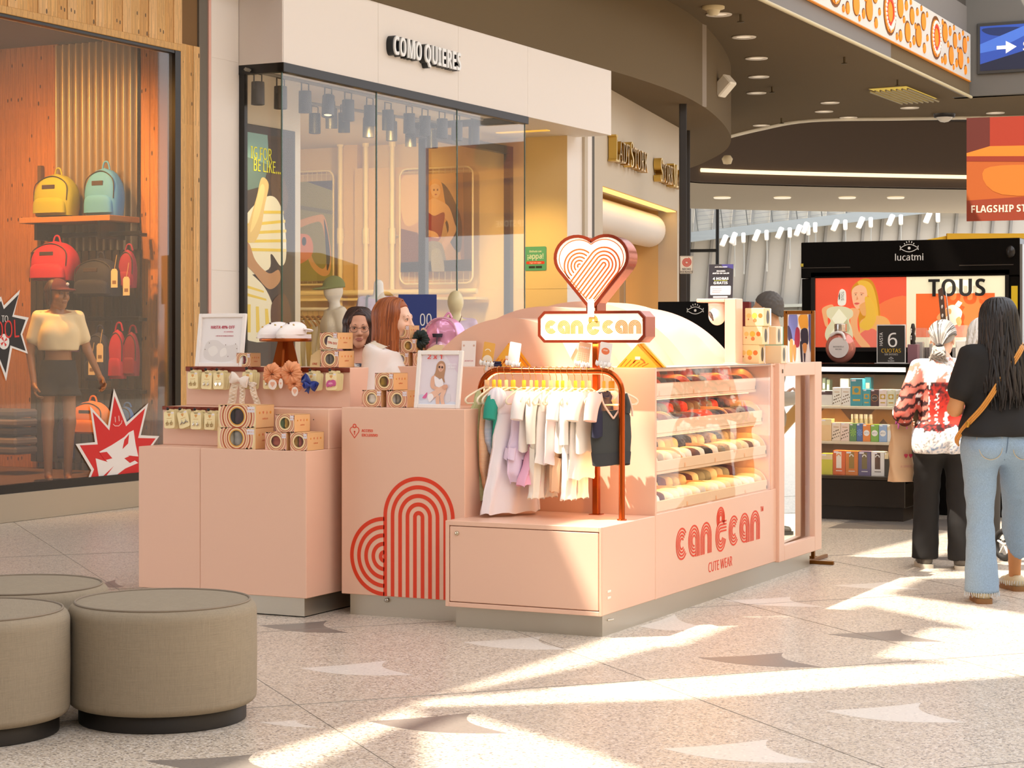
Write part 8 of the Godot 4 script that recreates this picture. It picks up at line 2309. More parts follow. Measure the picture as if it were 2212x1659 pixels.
				"b":
					for i in 8: put("burst", nb().prism(pairs([0, h * 0.5, w * 0.45 * cos(i * 0.785), h * 0.5 + w * 0.6 * sin(i * 0.785), w * 0.45 * cos(i * 0.785 + 0.3), h * 0.5 + w * 0.6 * sin(i * 0.785 + 0.3)]), 0, 0.0006), m("9ec84a" if q[3] == "5d8a54" else "7fa4e0"), o)
				"h":
					var pc: String = {"e06a2a": "f2e9d8", "dd7f2c": "9a7a2e", "6a5f82": "7a6a3a", "ece7df": "5a3a22"}[q[3]]
					put("panel", nb().box(V(-w * 0.22, h * 0.28, 0), V(w * 0.2, h * 0.95, 0.0007)), m(pc), o)
					put("arch_mark", nb().ribbon(arc(-0.002, h * 0.78, w * 0.14, -10, 190, 12), 0.007, 0.0007, 0.0014), m("f2efe8") if q[3] != "e06a2a" else m("e8882a"), o)
					put("name_line", nb().box(V(-w * 0.25, h * 0.16, 0), V(w * 0.25, h * 0.19, 0.0006)), m("f2efe8") if q[3] != "ece7df" else m("5a4a3a"), o)
	for q in [[392, 470, 240, "e9e4cc", "cream box stacked behind the dotted pair"], [612, 668, 226, "2c8f9c", "teal box standing behind the small teal box"], [232, 262, 235, "6f7a66", "glass bottle at the back left"], [270, 300, 250, "7f8a70", "second glass bottle at the back left"]]:
		var zx := zf - 0.24
		var xa := onz(1720 + q[0] / 4.147, 900, zx).x
		var xb := onz(1720 + q[1] / 4.147, 900, zx).x
		var yt := onz(1850, 760 + q[2] / 4.147, zx).y
		var o := thing("perfume_box", "%s on the top shelf of the perfume kiosk" % q[4], "box", V((xa + xb) / 2, sp[0], zx), 0.0, "boxed scents behind glass")
		put("carton", nb().box(V((xa - xb) / 2, 0, -0.08), V((xb - xa) / 2, yt - sp[0], 0), 0.004), m(q[3], 0.3), o)
		put("label", nb().box(V((xa - xb) * 0.3, (yt - sp[0]) * 0.6, 0), V((xb - xa) * 0.3, (yt - sp[0]) * 0.8, 0.001)), m("efe9d8"), o)
	for i in 9:
		var zx := zf - 0.26
		var o := thing("mini_bottle", "tiny bottle with a pale cap in the row at the back of the middle shelf", "bottle", V(onz(1841 + i * 5.2, 900, zx).x, sp[1], zx - 0.02 * (i % 2)), 0.0, "tiny bottles on the middle shelf")
		put("glass_body", nb().lathe([[0.0, 0.0], [0.012, 0.0], [0.012, 0.16], [0.008, 0.17], [0.0, 0.17]], 10), m("b9b79a", 0.2), o)
		put("cap", nb().lathe([[0.0, 0.17], [0.009, 0.17], [0.009, 0.205], [0.0, 0.207]], 10), m("eceae4", 0.3), o)
	# low white section right of the counter
	var lwz := thing("white_plinth", "low pale plinth with steel edges right of the black counter", "plinth", V(onz(1985, 1100, -16.0).x, 0, -16.0))
	put("block", nb().box(V(-0.35, 0, -0.3), V(0.9, 0.33, 0), 0.004), m("cfc6b2", 0.4), lwz)
	put("steel_edge", nb().box(V(-0.35, 0.331, -0.3), V(0.9, 0.36, 0.005), 0.003), m("b9b2a4", 0.3, 0.8), lwz)

# == bodies: smooth-joined tapered capsules and ellipsoids, meshed as surface nets
class Blob:
	var lo: Vector3
	var n := Vector3i()
	var h: float
	var f := PackedFloat32Array()
	func _init(a: Vector3, b: Vector3, cell: float) -> void:
		lo = a; h = cell
		n = Vector3i(int((b.x - a.x) / cell) + 2, int((b.y - a.y) / cell) + 2, int((b.z - a.z) / cell) + 2)
		f.resize(n.x * n.y * n.z)
		f.fill(1.0)
	func span(a: Vector3, b: Vector3, pad: float) -> Array:
		var p := ((a.min(b) - Vector3.ONE * pad - lo) / h).floor()
		var q := ((a.max(b) + Vector3.ONE * pad - lo) / h).ceil()
		return [maxi(0, int(p.x)), mini(n.x - 1, int(q.x)), maxi(0, int(p.y)), mini(n.y - 1, int(q.y)), maxi(0, int(p.z)), mini(n.z - 1, int(q.z))]
	func mixin(i: int, d: float, k: float) -> void:
		var o := f[i]
		if k <= 0.0:
			if d < o: f[i] = d
			return
		var e := maxf(k - absf(o - d), 0.0) / k
		f[i] = minf(o, d) - e * e * k * 0.25
	func cap(a: Vector3, b: Vector3, ra: float, rb: float, k := 0.02) -> Blob:
		var s := span(a, b, maxf(ra, rb) + k + 2.0 * h)
		var ab := b - a
		var inv := 1.0 / maxf(ab.length_squared(), 1e-9)
		for z in range(s[4], s[5] + 1):
			for y in range(s[2], s[3] + 1):
				var row := (z * n.y + y) * n.x
				for x in range(s[0], s[1] + 1):
					var p := lo + Vector3(x, y, z) * h - a
					var t := clampf(p.dot(ab) * inv, 0.0, 1.0)
					mixin(row + x, (p - ab * t).length() - lerpf(ra, rb, t), k)
		return self
	func ell(c: Vector3, r: Vector3, k := 0.02, cut := false) -> Blob:
		var s := span(c - r, c + r, k + 2.0 * h)
		var m := minf(r.x, minf(r.y, r.z))
		for z in range(s[4], s[5] + 1):
			for y in range(s[2], s[3] + 1):
				var row := (z * n.y + y) * n.x
				for x in range(s[0], s[1] + 1):
					var q := (lo + Vector3(x, y, z) * h - c) / r
					var d := (q.length() - 1.0) * m
					if cut:
						var o := f[row + x]
						var e := maxf(k - absf(o + d), 0.0) / k
						f[row + x] = maxf(o, -d) + e * e * k * 0.25
					else: mixin(row + x, d, k)
		return self
	func plane(p: Vector3, nn: Vector3) -> Blob:   # keeps what lies behind the plane
		for z in n.z:
			for y in n.y:
				for x in n.x:
					var d := (lo + Vector3(x, y, z) * h - p).dot(nn)
					var i := (z * n.y + y) * n.x + x
					if d > f[i]: f[i] = d
		return self
	func ripple(amp: float, fn: Callable) -> Blob:
		for i in f.size():
			if absf(f[i]) < 0.05:
				var x := i % n.x
				var y := (i / n.x) % n.y
				var z := i / (n.x * n.y)
				f[i] += amp * fn.call(lo + Vector3(x, y, z) * h)
		return self
	func at(p: Vector3) -> float:
		var q := ((p - lo) / h).clamp(Vector3.ZERO, Vector3(n) - Vector3(1.01, 1.01, 1.01))
		var b := Vector3i(q)
		var t := q - Vector3(b)
		var i := (b.z * n.y + b.y) * n.x + b.x
		var sy := n.x
		var sz := n.x * n.y
		var c0 := lerpf(lerpf(f[i], f[i + 1], t.x), lerpf(f[i + sy], f[i + sy + 1], t.x), t.y)
		var c1 := lerpf(lerpf(f[i + sz], f[i + sz + 1], t.x), lerpf(f[i + sz + sy], f[i + sz + sy + 1], t.x), t.y)
		return lerpf(c0, c1, t.z)
	func hit(o: Vector3, d: Vector3) -> Vector3:   # first surface point along d
		var p := o
		for i in 60:
			var v := at(p)
			if v < 0.0005: break
			p += d * clampf(v * 0.7, 0.001, 0.012)
		return p
	func mesh(mb: MB, tint = null) -> MB:
		var idx := PackedInt32Array()
		idx.resize(f.size())
		var sy := n.x
		var sz := n.x * n.y
		var off := [0, 1, sy, sy + 1, sz, sz + 1, sz + sy, sz + sy + 1]
		for z in n.z - 1:
			for y in n.y - 1:
				var row := z * sz + y * sy
				for x in n.x - 1:
					var i := row + x
					var a := f[i]
					var neg := a < 0.0
					if (f[i + 1] < 0.0) == neg and (f[i + sy] < 0.0) == neg and (f[i + sz] < 0.0) == neg and (f[i + sy + 1] < 0.0) == neg and (f[i + sz + 1] < 0.0) == neg and (f[i + sz + sy] < 0.0) == neg and (f[i + sz + sy + 1] < 0.0) == neg:
						continue
					var sum := Vector3.ZERO
					var cnt := 0
					for e in [[0, 1], [2, 3], [4, 5], [6, 7], [0, 2], [1, 3], [4, 6], [5, 7], [0, 4], [1, 5], [2, 6], [3, 7]]:
						var u := f[i + off[e[0]]]
						var w := f[i + off[e[1]]]
						if (u < 0.0) != (w < 0.0):
							var t := u / (u - w)
							var p0 := Vector3(e[0] & 1, (e[0] >> 1) & 1, e[0] >> 2)
							var p1 := Vector3(e[1] & 1, (e[1] >> 1) & 1, e[1] >> 2)
							sum += p0.lerp(p1, t); cnt += 1
					var p := lo + (Vector3(x, y, z) + sum / cnt) * h
					var g := Vector3(at(p + Vector3(h, 0, 0)) - at(p - Vector3(h, 0, 0)), at(p + Vector3(0, h, 0)) - at(p - Vector3(0, h, 0)), at(p + Vector3(0, 0, h)) - at(p - Vector3(0, 0, h)))
					if tint != null: mb.col = tint.call(p)
					idx[i] = mb.vert(p, g if g.length() > 1e-9 else Vector3.UP)
		for z in range(1, n.z - 1):
			for y in range(1, n.y - 1):
				var row := z * sz + y * sy
				for x in range(1, n.x - 1):
					var i := row + x
					var neg := f[i] < 0.0
					for ax in 3:
						var d: int = [1, sy, sz][ax]
						if (f[i + d] < 0.0) == neg: continue
						var u: int = [sy, sz, 1][ax]
						var w: int = [sz, 1, sy][ax]
						var q := [idx[i - u - w], idx[i - w], idx[i], idx[i - u]]
						if not neg: q.reverse()
						mb.face(q[0], q[1], q[2]); mb.face(q[0], q[2], q[3])
		mb.col = Color.WHITE
		return mb

var head_mb: MB
var hand_mb: MB
var hand_curl: MB
func head_shape() -> MB:   # centre of the head at the origin, face towards +z, 0.235 m tall
	if head_mb: return head_mb
	var b := Blob.new(V(-0.105, -0.2, -0.13), V(0.105, 0.135, 0.13), 0.0052)
	b.ell(V(0, 0.03, -0.016), V(0.076, 0.087, 0.096), 0.02)
	b.ell(V(0, -0.03, 0.022), V(0.06, 0.084, 0.07), 0.03)
	b.cap(V(-0.042, -0.07, 0.01), V(0, -0.098, 0.06), 0.02, 0.022, 0.025).cap(V(0.042, -0.07, 0.01), V(0, -0.098, 0.06), 0.02, 0.022, 0.025)
	for s in [-1, 1]:
		b.ell(V(s * 0.036, -0.03, 0.058), V(0.026, 0.026, 0.026), 0.02)
		b.ell(V(s * 0.031, 0.004, 0.101), V(0.018, 0.012, 0.017), 0.012, true)
		b.ell(V(s * 0.031, 0.003, 0.078), V(0.0155, 0.011, 0.0135), 0.004)
		b.ell(V(s * 0.0785, -0.008, -0.012), V(0.009, 0.031, 0.018), 0.008)
		b.ell(V(s * 0.084, -0.006, -0.006), V(0.004, 0.018, 0.009), 0.004, true)
		b.ell(V(s * 0.011, -0.033, 0.098), V(0.0095, 0.0085, 0.011), 0.008)
	b.cap(V(-0.036, 0.024, 0.078), V(0.036, 0.024, 0.078), 0.01, 0.01, 0.016)
	b.cap(V(0, 0.014, 0.088), V(0, -0.028, 0.107), 0.008, 0.0105, 0.014)
	b.cap(V(-0.017, -0.0605, 0.088), V(0.017, -0.0605, 0.088), 0.0055, 0.0055, 0.008)
	b.cap(V(-0.014, -0.0715, 0.087), V(0.014, -0.0715, 0.087), 0.0065, 0.0065, 0.007)
	b.cap(V(0, -0.07, -0.022), V(0, -0.19, -0.03), 0.05, 0.054, 0.025)
	head_mb = b.mesh(nb())
	return head_mb
func hand_shape(curl: float) -> MB:   # wrist at the origin, fingers along -y, palm facing +z, thumb on +x
	var b := Blob.new(V(-0.06, -0.2, -0.05), V(0.085, 0.03, 0.1), 0.0034)
	b.cap(V(0, 0.02, 0), V(0, -0.02, 0), 0.024, 0.025, 0.015)
	b.ell(V(0, -0.055, 0), V(0.039, 0.05, 0.016), 0.012)
	for i in 4:
		var x := -0.029 + 0.0195 * i
		var l: float = [0.055, 0.07, 0.076, 0.068][i]
		var p := V(x, -0.09 - [0.0, 0.006, 0.008, 0.004][i], 0.0)
		var a := 0.35 + curl
		for j in 3:
			var d: Vector3 = V(0, -cos(a), sin(a)) * l * [0.45, 0.32, 0.26][j]
			b.cap(p, p + d, [0.0095, 0.0085, 0.0078][j], [0.0085, 0.0078, 0.0068][j], 0.004)
			p += d
			a += 0.3 + curl * 0.75
	b.cap(V(0.024, -0.028, 0.006), V(0.05, -0.062, 0.022), 0.015, 0.0115, 0.012)
	b.cap(V(0.05, -0.062, 0.022), V(0.052, -0.09, 0.04), 0.0105, 0.0082, 0.005)
	return b.mesh(nb())
func along(from: Vector3, to: Vector3, palm: Vector3) -> Basis:   # hand frame: -y runs from elbow to wrist
	var y := (from - to).normalized()
	var z := (palm - y * palm.dot(y)).normalized()
	return Basis(y.cross(z), y, z)
func torso(b: Blob, g: float, d: float, bust := 0.0) -> void:
	b.ell(V(0, 0.93, -0.01), V(0.165 * g + d, 0.13 + d, 0.115 * g + d), 0.05)
	b.ell(V(0, 1.1, 0.0), V(0.138 * g + d, 0.15 + d, 0.098 * g + d), 0.06)
	b.ell(V(0, 1.28, -0.005), V(0.152 * (0.5 + 0.5 * g) + d, 0.16 + d, 0.105 * (0.5 + 0.5 * g) + d), 0.06)
	if bust > 0.0:
		for s in [-1, 1]: b.ell(V(s * 0.07, 1.25, 0.075), V(0.065 + d, 0.065 + d, 0.055 * bust + d), 0.04)
	b.cap(V(-0.145, 1.385, -0.012), V(0.145, 1.385, -0.012), 0.052 + d, 0.052 + d, 0.05)
	b.cap(V(0, 1.38, -0.015), V(0, 1.45, -0.012), 0.062 + d, 0.05 + d, 0.04)
# arms: [[elbow, wrist, palm], [elbow, wrist, palm]] (left of the figure = +x); feet: [[x, z], [x, z]]
func body(o: Node3D, skin: Material, g: float, arms: Array, feet: Array, head_turn := Vector3.ZERO, head_fwd := 0.0, curl := 0.5) -> Transform3D:
	var b := Blob.new(V(-0.42, 0.0, -0.4), V(0.42, 1.52, 0.55), 0.0165)
	torso(b, g, -0.012)
	for i in 2:
		var s := 1.0 if i == 0 else -1.0
		var sh := V(s * 0.165, 1.375, -0.012)
		b.cap(sh, arms[i][0], 0.046 * (0.6 + 0.4 * g), 0.039 * (0.6 + 0.4 * g), 0.03)
		b.cap(arms[i][0], arms[i][1], 0.039 * (0.6 + 0.4 * g), 0.026, 0.02)
		var ft := V(feet[i][0], 0.07, feet[i][1])
		var hip := V(s * 0.085, 0.88, 0)
		var kn := hip.lerp(ft, 0.5) + V(s * 0.008, 0.02, 0.025)
		b.cap(hip, kn, 0.075 * g, 0.05, 0.04).cap(kn, ft, 0.05, 0.034, 0.03).cap(ft + V(0, -0.03, -0.02), ft + V(0, -0.04, 0.13), 0.03, 0.025, 0.02)
	var hx := Transform3D(Basis.from_euler(head_turn), V(0, 1.572, 0.015 + head_fwd))
	b.cap(V(0, 1.4, -0.012), hx * V(0, -0.12, -0.024), 0.056, 0.05, 0.03)
	var mb := b.mesh(nb())
	mb.t = hx
	mb.add(head_shape())
	for i in 2:
		mb.t = Transform3D(along(arms[i][0], arms[i][1], arms[i][2]), arms[i][1])
		if i == 1: mb.t.basis.x = -mb.t.basis.x
		if hand_mb == null:
			hand_mb = hand_shape(0.25)
			hand_curl = hand_shape(0.75)
		var src := hand_curl if curl > 0.6 else hand_mb
		var k := mb.ix.size()
		mb.add(src)
		if i == 1:
			for q in range(k, mb.ix.size(), 3):
				var w := mb.ix[q + 1]
				mb.ix[q + 1] = mb.ix[q + 2]; mb.ix[q + 2] = w
			# mirrored hands keep outward normals
	mb.t = Transform3D()
	put("body", mb, skin, o)
	return hx
func face_bits(o: Node3D, hx: Transform3D, iris: String, brow: String, lip: String) -> void:
	for s in [-1, 1]:
		var e := nb()
		e.t = hx * xf(V(s * 0.031, 0.003, 0.0795))
		put("eye", e.ell(Vector3.ZERO, V(0.0125, 0.0068, 0.0128), 14), m("eee6de", 0.2), o)
		var r := nb()
		r.t = e.t
		put("iris", r.ell(V(0, 0, 0.0098), V(0.0056, 0.0056, 0.0038), 12), m(iris, 0.15), o)
		var w := nb()
		w.t = hx
		put("eyebrow", w.tube(smooth_open([V(s * 0.014, 0.0225, 0.0895), V(s * 0.03, 0.0275, 0.0865), V(s * 0.047, 0.0215, 0.075)], 4), 0.0028, 6), m(brow, 0.8), o)
		var l := nb()
		l.t = hx
		put("eyelid", l.tube(smooth_open([V(s * 0.0185, 0.006, 0.0885), V(s * 0.031, 0.0112, 0.0915), V(s * 0.044, 0.005, 0.086)], 4), 0.0017, 5), m("4a2f28", 0.7), o)
	var u := nb()
	u.t = hx
	u.tube(smooth_open([V(-0.022, -0.0665, 0.0855), V(-0.008, -0.0605, 0.0945), V(0.0, -0.062, 0.0955), V(0.008, -0.0605, 0.0945), V(0.022, -0.0665, 0.0855)], 4), 0.0034, 6)
	u.tube(smooth_open([V(-0.021, -0.067, 0.0855), V(0, -0.0735, 0.0945), V(0.021, -0.067, 0.0855)], 5), 0.0042, 6)
	put("lips", u, m(lip, 0.4), o)
# close-fitting hair: a cap over the skull, with the hairline over the brow and round the ears
func hair_cap(o: Node3D, hx: Transform3D, hex: String, line: float, nape: float, rip: float) -> void:
	var b := Blob.new(V(-0.12, -0.16, -0.15), V(0.12, 0.16, 0.13), 0.0065)
	b.ell(V(0, 0.034, -0.02), V(0.084, 0.093, 0.103), 0.02)
	b.ell(V(0, -0.03, -0.05), V(0.074, 0.085, 0.062), 0.03)
	b.plane(V(0, line, 0.06), V(0, -0.75, 0.66))
	b.plane(V(0, nape, -0.05), V(0, -0.95, 0.3))
	b.ell(V(0, -0.055, 0.07), V(0.075, 0.1, 0.085), 0.02, true)
	if rip > 0.0: b.ripple(rip, func(p: Vector3) -> float: return sin(p.x * 260.0 + 3.0 * sin(p.y * 60.0)) * 0.6 + sin(p.y * 190.0 + p.z * 150.0 + 2.0 * sin(p.x * 90.0)) * 0.6)
	var cm := nb()
	cm.t = hx
	put("hair", b.mesh(cm), m(hex, 0.6), o)
# long hair: strands from the parting over the skull, falling to their length
func hair(o: Node3D, hx: Transform3D, cols: Array, a0: float, a1: float, count: int, length: float, flare: float, r: float, wave: float, seed_: int, line := 0.075) -> void:
	var q := RandomNumberGenerator.new()
	q.seed = seed_
	hair_cap(o, hx, cols[0], line, -0.11, 0.0)
	var sets := {}
	for i in count:
		var a := deg_to_rad(lerpf(a0, a1, (i + q.randf() * 0.8) / count)) + PI   # measured from straight back
		var c: String = cols[q.randi() % cols.size()]
		if not sets.has(c): sets[c] = nb()
		var dir := V(sin(a), 0, cos(a))
		var side := V(dir.z, 0, -dir.x)
		var ln := length * q.randf_range(0.82, 1.05)
		var front := clampf(dir.z, 0.0, 1.0)   # strands towards the face start on the parting
		var ps := [V(0.006 * q.randfn(), 0.128 - 0.012 * front, -0.01 + 0.055 * front)]
		ps.append(V(dir.x * (0.058 + 0.012 * front), 0.112 - 0.03 * front, -0.018 + dir.z * 0.066) + dir * q.randf_range(0, 0.006))
		ps.append(V(dir.x * (0.088 + 0.012 * front), 0.045, -0.022 + dir.z * (0.106 - 0.03 * front)) + dir * q.randf_range(0, 0.007))
		for j in range(1, 6):
			var t := j / 5.0
			ps.append(V(dir.x * (0.088 + 0.012 * front + flare * t), 0.045 - ln * t, -0.025 + dir.z * (0.1 - 0.03 * front + flare * 0.6 * t)) + side * wave * sin(t * 7.0 + i * 1.7) + dir * wave * 0.6 * sin(t * 5.0 + i))
		var sp := smooth_open(ps, 3)
		var rr := []
		for j in sp.size(): rr.append(r * (0.8 + 0.5 * sin(minf(1.0, j / float(sp.size())) * PI)) * (1.0 if j < sp.size() - 2 else 0.45))
		sets[c].t = hx
		sets[c].tube(sp, rr, 5)
	for c in sets: put("hair_strands", sets[c], m(c, 0.42), o)
# hair drawn back from the hairline to a tie at the nape
func hair_back(o: Node3D, hx: Transform3D, cols: Array, count: int, seed_: int) -> void:
	var q := RandomNumberGenerator.new()
	q.seed = seed_
	hair_cap(o, hx, cols[0], 0.08, -0.10, 0.0)
	var sets := {}
	for i in count:
		var a := deg_to_rad(lerpf(-88, 88, (i + q.randf()) / count))
		var c: String = cols[q.randi() % cols.size()]
		if not sets.has(c): sets[c] = nb()
		var sx := sin(a)
		var cy := cos(a)
		var k := q.randf_range(1.0, 1.06)
		var ps := [V(sx * 0.07, 0.03 + cy * 0.075, 0.055 - 0.045 * absf(sx)), V(sx * 0.087 * k, 0.03 + cy * 0.1 * k, -0.01), V(sx * 0.083 * k, 0.02 + cy * 0.085 * k, -0.075), V(sx * 0.055, -0.02 + cy * 0.05, -0.125 * k), V(sx * 0.02, -0.075 + 0.015 * cy, -0.108)]
		var sp := smooth_open(ps, 4)
		sets[c].t = hx
		sets[c].tube(sp, 0.0055, 5)
	for c in sets: put("hair_strands", sets[c], m(c, 0.42), o)
func trousers(o: Node3D, g: float, feet: Array, mat: Material, top: float, flare: Array, bottom: float, rip := 0.0) -> Blob:
	var b := Blob.new(V(-0.36, bottom - 0.03, -0.26), V(0.36, top + 0.05, 0.34), 0.0125)
	b.ell(V(0, 0.93, -0.012), V(0.17 * g, 0.15, 0.125 * g), 0.04)
	b.ell(V(0, 1.06, 0.0), V(0.148 * g, 0.12, 0.11 * g), 0.05)
	for i in 2:
		var s := 1.0 if i == 0 else -1.0
		b.ell(V(s * 0.078 * g, 0.87, -0.062 * g), V(0.088 * g, 0.10, 0.082 * g), 0.03)
		var ft := V(feet[i][0], bottom - 0.02, feet[i][1])
		var hip := V(s * 0.09 * g, 0.86, -0.005)
		var kn := hip.lerp(V(ft.x, 0.07, ft.z), 0.5) + V(0, 0.02, 0.02)
		b.cap(hip, kn, 0.092 * g, flare[0], 0.035)
		b.cap(kn, ft, flare[0], flare[1], 0.02)
	b.plane(V(0, top, 0), Vector3.UP)
	b.plane(V(0, bottom, 0), Vector3.DOWN)
	if rip > 0.0: b.ripple(rip, func(p: Vector3) -> float: return sin(p.y * 58.0 + 26.0 * absf(p.x) + 3.0 * sin(p.z * 30.0)) * clampf(1.0 - absf(p.y - 0.55) * 1.6, 0.15, 1.0) + 0.6 * sin(p.y * 31.0 - p.x * 40.0))
	put("trousers", b.mesh(nb()), mat, o)
	return b
func shoes(o: Node3D, feet: Array, turn: Array, upper: String, sole: String) -> void:
	for i in 2:
		var b := Blob.new(V(-0.07, -0.01, -0.11), V(0.07, 0.12, 0.21), 0.0075)
		b.cap(V(0, 0.052, -0.05), V(0, 0.05, 0.02), 0.042, 0.045, 0.03).cap(V(0, 0.045, 0.02), V(0, 0.034, 0.14), 0.045, 0.034, 0.03)
		b.plane(V(0, 0.022, 0), Vector3.DOWN)
		b.plane(V(0, 0.09, 0), Vector3.UP)
		var mb := nb()
		mb.t = xf(V(feet[i][0], 0, feet[i][1]), turn[i])
		var sh := put("shoe", b.mesh(mb), m(upper, 0.6), o)
		var sl := nb()
		sl.t = mb.t * Transform3D(Basis(Vector3.RIGHT, Vector3.FORWARD, Vector3.UP), Vector3.ZERO)
		put("sole", sl.prism(blobby([0, 0.098, -0.042, 0.08, -0.044, 0.0, -0.05, -0.08, -0.036, -0.165, 0, -0.19, 0.036, -0.165, 0.05, -0.08, 0.044, 0.0, 0.042, 0.08], 4), 0.0, 0.028), m(sole, 0.6), sh)
func top_shirt(o: Node3D, called: String, g: float, d: float, arms: Array, sleeve_len: float, hem: float, mat: Material, bust: float, cuff := 0.012, tint = null, cell := 0.0125, rip := 0.003, neck := 1.43) -> Blob:
	var b := Blob.new(V(-0.42, hem - 0.03, -0.3), V(0.42, 1.5, 0.5), cell)
	torso(b, g, d, bust)
	b.ell(V(0, hem + 0.05, -0.005), V(0.168 * g + d, 0.16, 0.128 * g + d), 0.06)
	for i in 2:
		var s := 1.0 if i == 0 else -1.0
		if hem < 0.98: b.ell(V(s * 0.078 * g, 0.88, -0.062 * g), V(0.09 * g + d, 0.13, 0.084 * g + d), 0.05)
		var sh := V(s * 0.16, 1.375, -0.012)
		var el: Vector3 = arms[i][0]
		var wr: Vector3 = arms[i][1]
		if sleeve_len <= 1.0: b.cap(sh, sh.lerp(el, sleeve_len), 0.058 * g + d * 0.5, 0.052 * g + cuff, 0.03)
		else:
			b.cap(sh, el, 0.056 * g + d * 0.5, 0.05 * g + cuff, 0.03)
			b.cap(el, el.lerp(wr, sleeve_len - 1.0), 0.05 * g + cuff, 0.036 * g + cuff, 0.02)
	b.plane(V(0, hem, 0), V(0, -1, 0.0))
	b.plane(V(0, neck, -0.01), V(0, 0.93, 0.36))
	if rip > 0.0: b.ripple(rip, func(p: Vector3) -> float: return sin(p.y * 40.0 + p.x * 22.0 + 2.0 * sin(p.x * 17.0)) * clampf(1.35 - p.y, 0.1, 0.6) * 1.6)
	put(called, b.mesh(nb(), tint), mat, o)
	return b

func people() -> void:
	var skin := m("dba67e", 0.55)
	var pale := m("ecbfa2", 0.55)
	var tan := m("c98f5c", 0.55)
	# ---- shopper in jeans and black t-shirt, seen from behind at the right edge
	var g1 := ony(2127, 1303)
	var h1 := 0.965
	var p1 := thing("person", "woman with very long black hair in black t-shirt and light blue jeans, at the right edge", "person", Vector3.ZERO, YAW + PI + 0.06)
	var bx := at(2158, HY, 10.62)
	p1.position = V(bx.x, 0, bx.z)
	p1.scale = Vector3.ONE * h1
	var inv := p1.transform.affine_inverse()
	var fl := inv * g1
	var fr_ := inv * ony(2198, 1276)
	var feet1 := [[fl.x, fl.z + 0.05], [fr_.x, fr_.z + 0.05]]
	var arms1 := [[V(0.25, 1.08, 0.0), V(0.17, 1.09, 0.25), V(-0.5, 0.6, 0.2)], [V(-0.25, 1.08, 0.0), V(-0.14, 1.12, 0.25), V(0.5, 0.6, 0.2)]]
	var hx := body(p1, tan, 1.18, arms1, feet1, V(0.12, 0.1, 0), 0.02, 0.8)
	face_bits(p1, hx, "3a2418", "201512", "b5635a")
	hair(p1, hx, ["17120f", "1e1815", "120e0c", "2a211c"], -135, 135, 170, 0.54, 0.045, 0.0085, 0.012, 31)
	top_shirt(p1, "shirt", 1.18, 0.012, arms1, 0.62, 0.93, m("1b1918", 0.85), 1.1, 0.016)
	var denim := tex("denim", func():
		var r := RandomNumberGenerator.new()
		r.seed = 8
		var im := Image.create(256, 256, false, Image.FORMAT_RGB8)
		im.fill(Color("8aa3bb"))
		for i in 9000:
			var q := Color("8aa3bb") * (1.0 + r.randf_range(-0.14, 0.16))
			q.a = 1
			im.fill_rect(Rect2i(r.randi_range(0, 255), r.randi_range(0, 255), 1, r.randi_range(2, 9)), q)
		return im, 0.9, Vector3.ONE * 5.0)
	var jb := trousers(p1, 1.2, feet1, denim, 1.0, [0.072, 0.098], 0.055, 0.0022)
	shoes(p1, feet1, [-0.1, 0.1], "c9bd9c", "8a6238")
	var seam := m("5f7690", 0.9)
	var sti := m("b9b09a", 0.9)
	var line := func(pts: Array, r: float, mat: Material, called: String) -> void:
		var ps := []
		for q in pts: ps.append(jb.hit(V(q[0], q[1], -0.4), V(0, 0, 1)) + V(0, 0, -0.002))
		put(called, nb().tube(smooth_open(ps, 5), r, 5), mat, p1)
	for s in [-1, 1]:
		var pk := [[s * 0.035, 0.965], [s * 0.155, 0.955], [s * 0.15, 0.84], [s * 0.09, 0.805], [s * 0.035, 0.845], [s * 0.035, 0.965]]
		line.call(pk, 0.0028, sti, "pocket_stitching")
		var q2 := []
		for i in 7: q2.append([s * lerpf(0.037, 0.153, i / 6.0), 0.948])
		line.call(q2, 0.002, seam, "pocket_hem")
	line.call([[0.0, 0.99], [0.0, 0.93], [0.003, 0.86], [0.0, 0.8]], 0.003, seam, "back_seam")
	line.call([[-0.17, 0.995], [-0.08, 0.985], [0.0, 0.98], [0.08, 0.985], [0.17, 0.995]], 0.004, seam, "waist_seam")
	for i in 2:
		var fx: float = feet1[i][0]
		var fz: float = feet1[i][1]
		var fg := nb()
		for j in 40:
			var a := j * TAU / 40
			var c := V(fx + 0.095 * cos(a), 0.062, fz + 0.095 * sin(a))
			fg.tube([c, c + V(0.004 * cos(a * 5.0), -0.024 - 0.006 * sin(j * 2.3), 0.004 * sin(a * 3.0))], 0.0022, 4)
		put("frayed_hem", fg, m("cfd6da", 0.9), p1)
	var st1 := thing("bag_strap", "tan leather shoulder strap across the back of the black t-shirt", "strap", Vector3.ZERO)
	st1.transform = p1.transform
	var sp := []
	for q in [V(-0.12, 1.45, -0.03), V(-0.08, 1.4, -0.12), V(0.03, 1.25, -0.145), V(0.13, 1.1, -0.14), V(0.205, 1.0, -0.09), V(0.235, 0.92, 0.0), V(0.22, 0.88, 0.06)]: sp.append(q)
	var sm := nb()
	var ss := smooth_open(sp, 6)
	for w in [-0.01, 0.0, 0.01]:
		var qq := []
		for q in ss: qq.append(q + V(w * 0.7, w * 0.8, 0))
		sm.tube(qq, 0.006, 6)
	put("strap", sm, m("c98a3a", 0.5), st1)
	put("ring", nb().ell(V(0.205, 1.0, -0.098), V(0.014, 0.02, 0.006), 10), m("b9893a", 0.3, 0.8), st1)
	# ---- older lady in patterned blouse
	var c2 := (ony(1999, 1228) + ony(2078, 1232)) / 2
